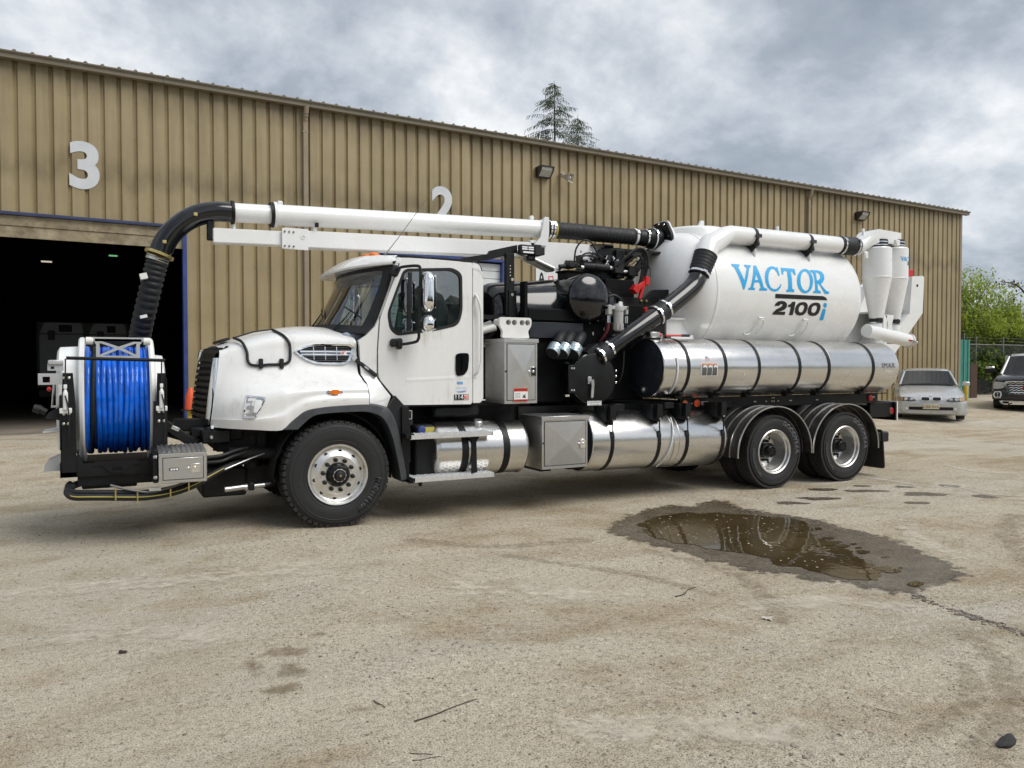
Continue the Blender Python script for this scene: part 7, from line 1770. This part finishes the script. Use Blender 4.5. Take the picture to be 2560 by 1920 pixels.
def debris_tank():
    R, zc, x0, x1 = .925, 2.75, 7.62, 10.55
    def dome(sgn, depth):
        return [(R * sin(t), sgn * depth * cos(t)) for t in [pi / 2 * i / 12 for i in range(13)]]
    prof = [(r, -.0 + h) for r, h in dome(-1, .56)] + [(R + .006, .0), (R + .012, .02), (R + .006, .05), (R, .055), (R, x1 - x0)] + [(r, x1 - x0 + h) for r, h in reversed(dome(1, .46))][1:]
    T = G().lathe(prof, (x0, YC, zc), (1, 0, 0), 96).done('debris_tank', 'white_paint', TRK, ang=50)
    # inlet tube, collar and lifting lug
    G().tube([(7.385, YC, 3.55), (8.0, YC, 3.55)], .152, 28).done('tank_inlet', 'white_paint', TRK)
    G().lathe([(.52, -.35), (.5, 0.0), (.47, .04), (.3, .055), (0, .06)], (7.98, YC, 3.69), (0, 0, 1), 40).done('tank_collar', 'white_paint', T, ang=60)
    G().plate(rpoly([(7.95, 3.7), (8.18, 3.7), (8.18, 3.9), (8.12, 3.9), (8.08, 3.82), (7.95, 3.8)], .015), y0=YC - .02, y1=YC + .02).done('lifting_lug', 'white_steel', T)
    G().plate([(7.0, 2.05), (7.55, 2.05), (7.42, 2.3), (7.42, 2.34), (7.0, 2.34)], y0=8.6, y1=8.64).box((6.9, 8.55, 2.32), (7.5, 9.8, 2.345)).box((7.0, 8.5, 1.2), (7.4, 9.8, 2.1)).done('tank_leg', 'white_paint', TRK, flat=True)
    def on(x, h, o=.004): a = h / R; return (x, YC - (R + o) * cos(a), zc + (R + o) * sin(a))
    def glyph(keys, name, mat, o=.004):
        g = G()
        for k in keys:
            t = G(); t.plate(DECAL[k][0], DECAL[k][1:], 0, .0)
            bmesh.ops.remove_doubles(t.bm, verts=t.bm.verts, dist=1e-4)
            seg_subdiv(t, 2, [-.5 + .04 * i for i in range(26)])
            for v in t.bm.verts: v.co = on(v.co.x, v.co.z, o)
            g.join(t)
        return g
    def flatglyph(keys, name, mat):
        g = G()
        for k in keys:
            loops = DECAL[k]; flat = [p for l in loops for p in l]; t = G()
            V = [t.bm.verts.new((p[0], 0, p[1])) for p in flat]
            for f in tessellate_polygon([[Vector((p[0], p[1], 0)) for p in l] for l in loops]): t.face([V[i] for i in f])
            seg_subdiv(t, 2, [-.5 + .04 * i for i in range(26)])
            for v in t.bm.verts: v.co = on(v.co.x, v.co.z)
            g.join(t)
        g.done(name, mat, T, ang=60)
    for k in 'VACTOR': flatglyph([k], 'letter', 'decal_blue')
    flatglyph(['bar'], 'underline', 'decal_black')
    for k in ('2', '1', '0', '0b'): flatglyph([k], 'digit', 'decal_black')
    flatglyph(['i', 'dot'], 'letter', 'decal_blue')
    # hose hooks on the flank
    for x in (8.5, 9.42):
        p = lambda a, h, o: on(x + a, h, o)
        G().tube(crom([p(-.06, -.4, .03), p(.0, -.395, .05), p(.05, -.41, .06), p(.075, -.5, .05), p(.085, -.64, .02)], 4), .01, 6).tube([p(-.05, -.375, .04), p(.05, -.378, .045)], .016, 6).tube([p(-.16, -.66, .01), p(-.12, -.66, .03), p(-.07, -.64, .03)], .012, 6).tube([p(-.05, -.62, .01), p(.0, -.45, .03)], .006, 5).done('hose_hook', 'white_steel', T)
    # cyclones
    def cyclone(x, y, z1, z2, z3, r, nm):
        c = G().lathe([(0, .02), (r * .93, .02), (r, 0), (r, z2 - z1), (r + .006, z2 - z1 - .005), (r + .006, z2 - z1 - .02), (r, z2 - z1 - .025), (r * .47, z3 - z1)], (x, y, z1), (0, 0, 1), 48).done('cyclone', 'white_paint', TRK, ang=25)
        G().lathe([(r * .7, .02), (r * .72, .06), (r * .72, .12), (r * .7, .15)], (x, y, z1), (0, 0, 1), 32).done('cyclone_collar', 'rubber_hose', c)
        G().lathe([(r * .74, .05), (r * .74, .065)], (x, y, z1), (0, 0, 1), 32).lathe([(r * .74, .1), (r * .74, .115)], (x, y, z1), (0, 0, 1), 32).lathe([(r * .49, z3 - z1 + .01), (r * .49, z3 - z1 - .0)], (x, y, z1), (0, 0, 1), 24).lathe([(r * .5, z3 - z1 - .06), (r * .5, z3 - z1 - .075)], (x, y, z1), (0, 0, 1), 24).done('hose_clamp', 'chrome', c)
        G().lathe([(r * .48, z3 - z1), (r * .48, z3 - z1 - .08)], (x, y, z1), (0, 0, 1), 24).done('cone_boot', 'rubber_hose', c)
        G().lathe([(r * .46, z3 - z1 - .08), (r * .46, z3 - z1 - .4)], (x, y, z1), (0, 0, 1), 24).done('drop_leg', 'white_paint', c)
        return c
    c1 = cyclone(11.22, 8.42, 3.575, 3.12, 2.44, .226, 0)
    c2 = cyclone(11.65, 8.42, 3.6, 3.12, 2.43, .216, 1)
    g = G(); gk = G(); s = .185; r = .2195
    for k in 'VACTOR': 
        loops = DECAL[k]; flat = [p for l in loops for p in l]
        V = [g.bm.verts.new((p[0], 0, p[1])) for p in flat]
        for f in tessellate_polygon([[Vector((p[0], p[1], 0)) for p in l] for l in loops]): g.face([V[i] for i in f])
    for k in ('bar', '2', '1', '0', '0b'):
        loops = DECAL[k]; flat = [p for l in loops for p in l]
        V = [gk.bm.verts.new((p[0], 0, p[1])) for p in flat]
        for f in tessellate_polygon([[Vector((p[0], p[1], 0)) for p in l] for l in loops]): gk.face([V[i] for i in f])
    for q, m_, nm in ((g, 'decal_blue', 'lettering'), (gk, 'decal_black', 'lettering')):
        seg_subdiv(q, 0, [7.9 + .07 * i for i in range(32)])
        for v in q.bm.verts:
            a = radians(-118) + (v.co.x - 7.95) * s / r; zz = 3.42 + (v.co.z - .2) * s
            v.co = (11.65 + r * cos(a), 8.42 + r * sin(a), zz)
        q.done(nm, m_, c2, ang=60)
    # transition from the pipe to the cyclone heads
    g = G(); rows = []
    def sec(x, hw, z0, z1, k): # k: 1 circle .. 0 box
        out = []
        for i in range(32):
            a = 2 * pi * i / 32; c_, s_ = cos(a), sin(a); m_ = max(abs(c_), abs(s_))
            f = k + (1 - k) / m_
            out.append((x, 8.48 + hw * c_ * f, (z0 + z1) / 2 + (z1 - z0) / 2 * s_ * f))
        return out
    for t in (sec(10.78, .135, 3.465, 3.735, 1), sec(10.84, .137, 3.463, 3.737, 1), sec(11.0, .16, 3.6, 3.84, .3), sec(11.1, .18, 3.66, 3.88, 0), sec(11.66, .18, 3.66, 3.86, 0)): rows.append(t)
    v = g.grid(rows, cv=True); g.face(v[-1]); g.face(list(reversed(v[0]))); g.done('manifold', 'white_paint', TRK, ang=30)
    for x in (10.95, 11.25): G().box((x - .02, 8.46, 3.8), (x + .02, 8.5, 3.9), .008).done('lifting_eye', 'white_steel', TRK)
    G().box((11.4, 8.2, 3.62), (11.5, 8.26, 3.72), .01).box((10.75, 8.28, 3.37), (10.84, 8.32, 3.5), .02).done('manifold_bracket', 'white_steel', TRK)
    # collector tube under the cones
    a, b = Vector((10.9, 8.36, 2.235)), Vector((11.98, 8.36, 2.085)); d = (b - a).normalized()
    ct = G().tube([a, a + d * .006, b], [.102, .108, .108], 36).done('collector_tube', 'white_paint', TRK, ang=40)
    G().lathe([(0, -.006), (.1, -.006)], a, d, 36).done('end_cap', 'white_steel', ct, flat=True)
    G().lathe([(.115, -.03), (.118, -.03), (.118, .005), (0, .005)], b, d, 32).done('lid', 'white_steel', ct)
    G().obox(b + Vector((-.03, -.12, -.02)), (1, 0, -.3), (0, 1, 0), (.3, 0, 1), .07, .012, .012).ball(tuple(b + Vector((.02, -.12, -.03))), .02, 8, 6).done('lid_latch', 'chrome', ct)
    G().obox(b + Vector((-.13, -.115, .0)), (1, 0, -.1), (0, 1, 0), (.1, 0, 1), .025, .012, .012).done('latch_grip', 'red_paint', ct)
    G().plate(rpoly([(11.28, 2.5), (11.5, 2.5), (11.47, 2.4), (11.45, 2.35), (11.5, 2.1), (11.33, 2.12), (11.36, 2.35)], .02), y0=8.3, y1=8.32).box((11.24, 8.3, 2.2), (11.32, 8.5, 2.49)).done('cone_bracket', 'white_paint', TRK, flat=True)
    # rear door hopper and splash shield
    hp = G().plate([(12.56, 3.235), (12.86, 3.26), (12.89, 3.23), (12.86, 2.6), (12.08, 1.84), (11.85, 1.84), (11.8, 2.0), (12.5, 2.58)], y0=8.72, y1=9.75)
    hp.plate([(12.2, 3.1), (12.57, 3.2), (12.57, 2.5), (11.9, 1.95), (11.6, 1.9), (11.8, 2.5)], y0=9.3, y1=9.7)
    hp = hp.done('hopper', 'white_steel', TRK, flat=True)
    G().plate([(11.7, 2.6), (12.52, 2.66), (12.52, 2.62), (11.7, 2.57)], y0=8.85, y1=9.3).plate([(11.9, 1.95), (12.5, 2.62), (11.9, 2.62)], y0=8.95, y1=9.0).done('hopper_shelf', 'white_steel', hp, flat=True)
    g = G()
    for y, z in ((8.9, 3.17), (8.9, 3.11)): g.box((12.545, y - .06, z - .006), (12.558, y + .03, z + .006))
    g.lathe([(.024, 0), (.022, -.008), (0, -.008)], (12.7, 8.72, 3.08), (0, 1, 0), 12)
    for y, z in ((9.15, 3.08), (9.12, 2.78), (9.15, 2.7)): g.lathe([(.018, 0), (0, -.012)], (12.556, y, z), (1, 0, 0), 8)
    g.lathe([(.018, 0), (0, -.012)], (12.1, 8.85, 2.3), (0, 1, 0), 8)
    g.done('hopper_hole', 'dark_void', hp)
    G().plate([(12.76, 3.24), (12.9, 3.24), (12.92, 3.4), (12.86, 3.38), (12.77, 3.42)], y0=8.95, y1=9.0).done('red_flag_bracket', 'red_paint', TRK, flat=True)
    G().box((12.05, 8.7, 3.3), (12.15, 8.8, 3.5)).done('bracket', 'black_satin', TRK)
debris_tank()
world_org()

# ------------------------------------------------------------------ parked cars
def car_frame(name, label, loc, heading):
    """local frame: x across (to the car's left as we face it: +x = image right), y back from the nose, z up"""
    o = thing(name, label, 'car' if 'sedan' in label else 'pickup truck', loc, heading); return o
def sedan():
    hd = atan2(.635, .94)                    # direction in which the body runs away from us
    o = car_frame('parked_sedan', 'silver sedan parked facing out beside the warehouse wall', (20.1, 13.35, gz(20.2, 13.7) - .0), hd - pi / 2 + .05)
    ST = [ # y, half width at sill, at belt, bottom z, bumper/belt z, top z (bonnet or roof), half width of top
     (0.0, .62, .66, .3, .5, .56, .6), (.04, .74, .76, .22, .52, .62, .68), (.14, .83, .84, .2, .56, .7, .74), (.35, .88, .88, .2, .62, .77, .76), (.8, .9, .9, .22, .72, .85, .76), (1.3, .9, .9, .24, .82, .92, .74), (1.5, .9, .9, .24, .85, .95, .73),
     (1.52, .9, .9, .24, .86, .95, .72), (3.9, .9, .9, .24, .92, 1.0, .7), (4.6, .88, .87, .26, .9, .97, .68), (4.75, .8, .8, .3, .7, .8, .66)]
    g = G(); rows = []
    for y, ws, wb, zb, zm, zt, wt in ST:
        half = [(ws * .93, zb), (ws, zb + .08), (wb + .005, (zb + zm) / 2), (wb, zm), (wt + .04, zt - .035), (wt * .85, zt), (wt * .4, zt + .02), (0, zt + .025)]
        rows.append([(x * .96, y, z) for x, z in half] + [(-x * .96, y, z) for x, z in reversed(half[:-1])])
    v = g.grid(rows); g.face(v[0]); g.face(v[-1])
    from mathutils.bvhtree import BVHTree
    bvh = BVHTree.FromBMesh(g.bm)
    def fy(x, z):
        h = bvh.ray_cast(Vector((x, -2, z)), Vector((0, 1, 0)))
        return h[0].y if h[0] else .3
    def nose(g, poly, o0, o1, holes=()):
        t = G(); t.plate(poly, holes, 0, 1); xs = [p[0] for p in poly]; v = min(xs) + .04
        while v < max(xs): seg_subdiv(t, 0, [v]); v += .04
        seg_subdiv(t, 2, [.56, .6, .64])
        for q in t.bm.verts: q.co.y = fy(q.co.x, q.co.z) - (o0 + (o1 - o0) * q.co.y)
        return g.join(t)
    body = g.done('body', 'silver_car', o, ang=32)
    # greenhouse
    rf = G(); rr = []
    for y, w, z in ((2.15, .58, 1.37), (2.3, .6, 1.405), (2.8, .6, 1.435), (3.3, .58, 1.42), (3.55, .55, 1.38)):
        rr.append([(w, y, z - .05), (w * .93, y, z - .01), (w * .5, y, z + .01), (0, y, z + .015), (-w * .5, y, z + .01), (-w * .93, y, z - .01), (-w, y, z - .05)])
    rf.shell(rr, (0, 0, -.03))
    for s in (-1, 1):
        rf.tube([(s * .735, 1.42, .95), (s * .66, 1.8, 1.17), (s * .59, 2.16, 1.345)], [.035, .03, .03], 8); rf.tube([(s * .7, 4.25, 1.0), (s * .56, 3.55, 1.36)], [.05, .04], 8); rf.box((s * .73, 2.7, .95), (s * .62, 2.8, 1.38))
    rf.done('roof', 'silver_car', o, ang=50)
    g = G(); g.grid([[(w * (.715 - .135 * t), 1.4 + .76 * t - .08 * (1 - w * w), .95 + .41 * t) for t in (0, .25, .5, .75, 1)] for w in [-1 + .125 * i for i in range(17)]]); g.done('windshield', 'car_glass', o, ang=80)
    for s in (-1, 1): g = G(); g.grid([[(s * (.735 + a * .0 - b * .13), 1.6 + a * 2.5 + b * (.6 - 1.15 * a), .95 + b * .4) for b in (0, .5, 1)] for a in (0, .25, .5, .75, 1)]); g.done('window', 'car_glass', o, ang=80)
    G().box((-.68, 1.5, .3), (.68, 3.9, .92)).done('cabin', 'dark_void', o, flat=True)
    for s in (-1, 1):
        m_ = G().obox((s * .985, 1.72, 1.0), (1, s * .1, 0), (0, 1, 0), (0, 0, 1), .1, .05, .06, .025).box((s * .88, 1.7, .95), (s * .95, 1.76, .985), .01).done('mirror', 'silver_car' if s > 0 else 'black_plastic', o)
        for y in (.85, 3.65):
            w = G().lathe([(.2, .01), (.31, .0), (.325, .03), (.325, .19), (0, .2)], (s * .87, y, .325), (-s, 0, 0), 28).done('wheel', 'rubber', o)
            G().lathe([(0, .015), (.05, .01), (.19, .03), (.2, .01)], (s * .87, y, .325), (-s, 0, 0), 28).done('rim', 'alu_wheel', w)
        # headlight cluster: dark housing, two round lamps, amber corner
        hp = [(s * x, z) for x, z in rpoly([(.36, .555), (.5, .535), (.8, .545), (.845, .6), (.8, .655), (.46, .645)], .02)]
        h = nose(G(), hp, -.01, .012).done('headlight', 'headlamp_dark', o, ang=30)
        for x in (.475, .615):
            p = Vector((s * x, fy(s * x, .597) - .02, .597)); G().lathe([(.046, .01), (.05, -.012), (.044, -.016), (.04, -.006)], p, (0, 1, 0), 20).done('headlight_ring', 'chrome', h)
            G().lathe([(0, -.01), (.03, -.006), (.04, .004)], p, (0, 1, 0), 20).done('headlight_lens', 'lamp_lens', h)
        nose(G(), [(s * x, z) for x, z in ((.69, .55), (.79, .55), (.835, .6), (.795, .645), (.69, .645))], .012, .018).done('indicator', 'bronze', h, flat=True)
        kd = rpoly([(.02, .56), (.12, .545), (.25, .56), (.26, .63), (.235, .665), (.05, .665), (.02, .64)], .025)
        kc = (.14, .605)
        nose(G(), [(s * x, z) for x, z in kd], -.02, .03, [[(s * (kc[0] + (x - kc[0]) * .84), kc[1] + (z - kc[1]) * .8) for x, z in kd]]).done('kidney_grille', 'chrome', o)
        nose(G(), [(s * (kc[0] + (x - kc[0]) * .9), kc[1] + (z - kc[1]) * .88) for x, z in kd], -.01, .014).done('grille_insert', 'dark_void', o, flat=True)
    for s in (-1, 1):
        G().tube([(s * .8, .3, .765), (s * .77, .8, .862), (s * .74, 1.38, .952)], .008, 4).tube([(s * .9, 1.55, .3), (s * .905, 1.55, .6), (s * .88, 1.5, .86)], .008, 4).done('panel_gap', 'dark_void', o)
    g = G(); g.shell([[(w * .72, 1.36 - .07 * (1 - w * w), .962), (w * .72, 1.42 - .07 * (1 - w * w), .975)] for w in [-1 + .25 * i for i in range(9)]], (0, 0, .01)); g.done('cowl_strip', 'black_plastic', o, ang=60)
    G().tube([(-.5, 1.36, .985), (.1, 1.4, 1.0)], .01, 4).tube([(.1, 1.34, .985), (.6, 1.42, .998)], .01, 4).done('wiper', 'black_plastic', o)
    # bumper with slot and plate
    def bx(x): return -.06 + .26 * (abs(x) / .9) ** 2.6
    g = G(); rows = []
    for i in range(25):
        x = -.88 + 1.76 * i / 24
        rows.append([(x, bx(x) + .1, .16), (x, bx(x) + .02, .2), (x, bx(x), .3), (x, bx(x) + .01, .36), (x, bx(x) - .01, .42), (x, bx(x), .5), (x, bx(x) + .08, .525)])
    g.shell(rows, (0, .02, 0)); g.done('bumper', 'silver_car', o, ang=40)
    g = G().plate(rpoly([(-.66, .3), (.66, .3), (.7, .345), (.66, .385), (-.66, .385), (-.7, .345)], .03), y0=-.006, y1=.02); seg_subdiv(g, 0, [-.6 + .1 * i for i in range(13)])
    for v in g.bm.verts: v.co.y += bx(v.co.x) - .004
    g.done('bumper_slot', 'dark_void', o, flat=True)
    for s in (-1, 1): G().lathe([(0, -.02), (.035, -.015), (.04, 0)], (s * .58, bx(.58) - .004, .343), (0, 1, 0), 14).done('fog_lamp', 'lamp_lens', o)
    p = G().box((-.2, -.105, .33), (.2, -.09, .46), .004).done('number_plate', 'decal_plate', o)
    g = G(); text_mesh(g, 'C86 01K', .11, lambda a, b, d: (a, -.107 - d, .395 + b), .001, bold=.003); g.done('plate_lettering', 'bronze', p, flat=True)
    G().lathe([(0, -.01), (.028, -.008), (.034, 0)], (0, .06, .7), (0, .7, -.7), 16).done('bonnet_badge', 'chrome', o)
    world_org()
M('decal_plate', (.62, .58, .42), .5)
sedan()

def pickup():
    hd = atan2(.52, .86)
    o = car_frame('parked_pickup', 'dark pickup truck with a chrome mesh grille, cut off by the right edge', (26.15, 14.1, gz(26, 14.5) - .03), hd - pi / 2 - .12)
    # nose is at y = 0, we look along +y; car's visible half is x < 0
    ST = [(0, .8, .45, 1.02, .8), (.06, .93, .42, 1.08, .86), (.3, 1.0, .42, 1.14, .9), (1.0, 1.02, .45, 1.2, .9), (1.45, 1.02, .45, 1.22, .88), (3.4, 1.02, .45, 1.28, .88), (5.6, 1.0, .5, 1.3, .88), (5.7, .95, .6, 1.2, .8)]
    g = G(); rows = []
    for y, w, zb, zt, wt in ST:
        half = [(w * .95, zb), (w, zb + .12), (w, zt - .16), (wt, zt - .02), (wt * .6, zt + .02), (0, zt + .035)]
        rows.append([(x, y, z) for x, z in half] + [(-x, y, z) for x, z in reversed(half[:-1])])
    v = g.grid(rows); g.face(v[0]); g.face(v[-1]); g.done('body', 'dark_car', o, ang=35)
    rf = G(); rr = []
    for y, w, z in ((1.95, .66, 1.84), (2.2, .69, 1.9), (2.8, .7, 1.93), (3.6, .68, 1.9)): rr.append([(w, y, z - .07), (w * .93, y, z - .01), (0, y, z + .015), (-w * .93, y, z - .01), (-w, y, z - .07)])
    rf.shell(rr, (0, 0, -.04))
    for s in (-1, 1):
        rf.tube([(s * .86, 1.35, 1.2), (s * .69, 1.98, 1.8)], [.05, .04], 8); rf.tube([(s * .84, 3.6, 1.25), (s * .68, 3.55, 1.85)], .06, 8); rf.box((s * .86, 2.6, 1.2), (s * .7, 2.72, 1.85))
    rf.done('roof', 'silver_car', o, ang=50)  # silver colour stands in for the reflection along the dark pickup's roof
    g = G(); g.grid([[(w * (.82 - .15 * t), 1.36 + .62 * t - .06 * (1 - w * w), 1.2 + .63 * t) for t in (0, .33, .66, 1)] for w in [-1 + .2 * i for i in range(11)]]); g.done('windshield', 'car_glass', o, ang=80)
    for s in (-1, 1): g = G(); g.grid([[(s * (.875 - b * .17), 1.5 + a * 2 + b * (.5 - .5 * a), 1.22 + b * .6) for b in (0, .5, 1)] for a in (0, .5, 1)]); g.done('window', 'car_glass', o, ang=80)
    G().box((-.8, 1.45, .5), (.8, 3.5, 1.18)).done('cabin', 'dark_void', o, flat=True)
    G().box((-.95, .1, .22), (.95, 5.4, .5)).done('underbody', 'dark_void', o, flat=True)
    for s in (-1, 1):
        G().obox((s * 1.2, 1.55, 1.36), (1, 0, 0), (0, 1, 0), (0, 0, 1), .14, .07, .12, .04).box((s * 1.02, 1.53, 1.25), (s * 1.1, 1.6, 1.3), .01).done('mirror', 'black_plastic', o)
        G().obox((s * 1.2, 1.5, 1.43), (1, 0, 0), (0, 1, 0), (0, 0, 1), .13, .03, .04, .02).done('mirror_cap', 'chrome', o)
        for y in (.95, 4.5):
            w = G().lathe([(.25, .01), (.38, .0), (.4, .04), (.4, .26), (0, .27)], (s * 1.0, y, .4), (-s, 0, 0), 28).done('wheel', 'rubber', o)
            G().lathe([(0, .02), (.06, .01), (.24, .04), (.25, .01)], (s * 1.0, y, .4), (-s, 0, 0), 28).done('rim', 'alu_wheel', w)
        G().plate(rpoly([(s * .62, .96), (s * .92, .98), (s * .95, .78), (s * .9, .74), (s * .7, .76), (s * .62, .82)], .02), y0=-.02, y1=.12).done('headlight', 'prism_glass', o, flat=True)
        f = G().plate(rpoly([(s * .72, .66), (s * .9, .66), (s * .95, .55), (s * .9, .44), (s * .74, .44), (s * .7, .55)], .02), [rpoly([(s * .75, .63), (s * .88, .63), (s * .91, .55), (s * .88, .47), (s * .765, .47), (s * .735, .55)], .02)], -.04, .08).done('fog_surround', 'chrome', o)
        for z in (.5, .58): G().ball((s * .82, -.005, z), (.035, .02, .03), 8, 6).done('fog_lamp', 'lamp_lens', f)
    gr = rpoly([(-.6, 1.0), (.6, 1.0), (.64, .92), (.5, .56), (-.5, .56), (-.64, .92)], .04)
    G().plate(gr, [[(x * .9, .78 + (z - .78) * .86) for x, z in gr]], -.06, .06).done('grille_frame', 'chrome', o)
    G().plate([(x * .93, .78 + (z - .78) * .9) for x, z in gr], y0=-.01, y1=.04).done('grille_backing', 'dark_void', o, flat=True)
    g = G()
    for r_ in range(5):
        z = .63 + r_ * .075; n = 15; wd = .47 + .02 * r_
        g.tube([(-wd + 2 * wd * i / n, -.03, z + (.02 if i % 2 else -.015)) for i in range(n + 1)], .012, 5)
    g.done('grille_mesh', 'chrome', o)
    g = G(); text_mesh(g, 'GMC', .13, lambda a, b, d: (a, -.055 - d, .8 + b), .012, bold=.006); g.done('grille_lettering', 'red_lens', o)
    G().plate(rpoly([(-.78, .36), (.78, .36), (.7, .24), (-.7, .24)], .03), [rpoly([(-.7, .34), (.7, .34), (.64, .27), (-.64, .27)], .02)], -.07, .05).box((-.5, -.03, .27), (.5, .05, .33)).done('bumper_trim', 'chrome', o, flat=True)
    G().box((-.98, -.02, .38), (.98, .3, .7), .06, 2).done('bumper', 'dark_car', o)
    for s in (-1, 1): G().tube(crom([(s * .5, -.06, .22), (s * .5, -.1, .25), (s * .45, -.1, .28), (s * .42, -.06, .28)], 4), .02, 6).done('tow_hook', 'black_plastic', o)
    world_org()
pickup()
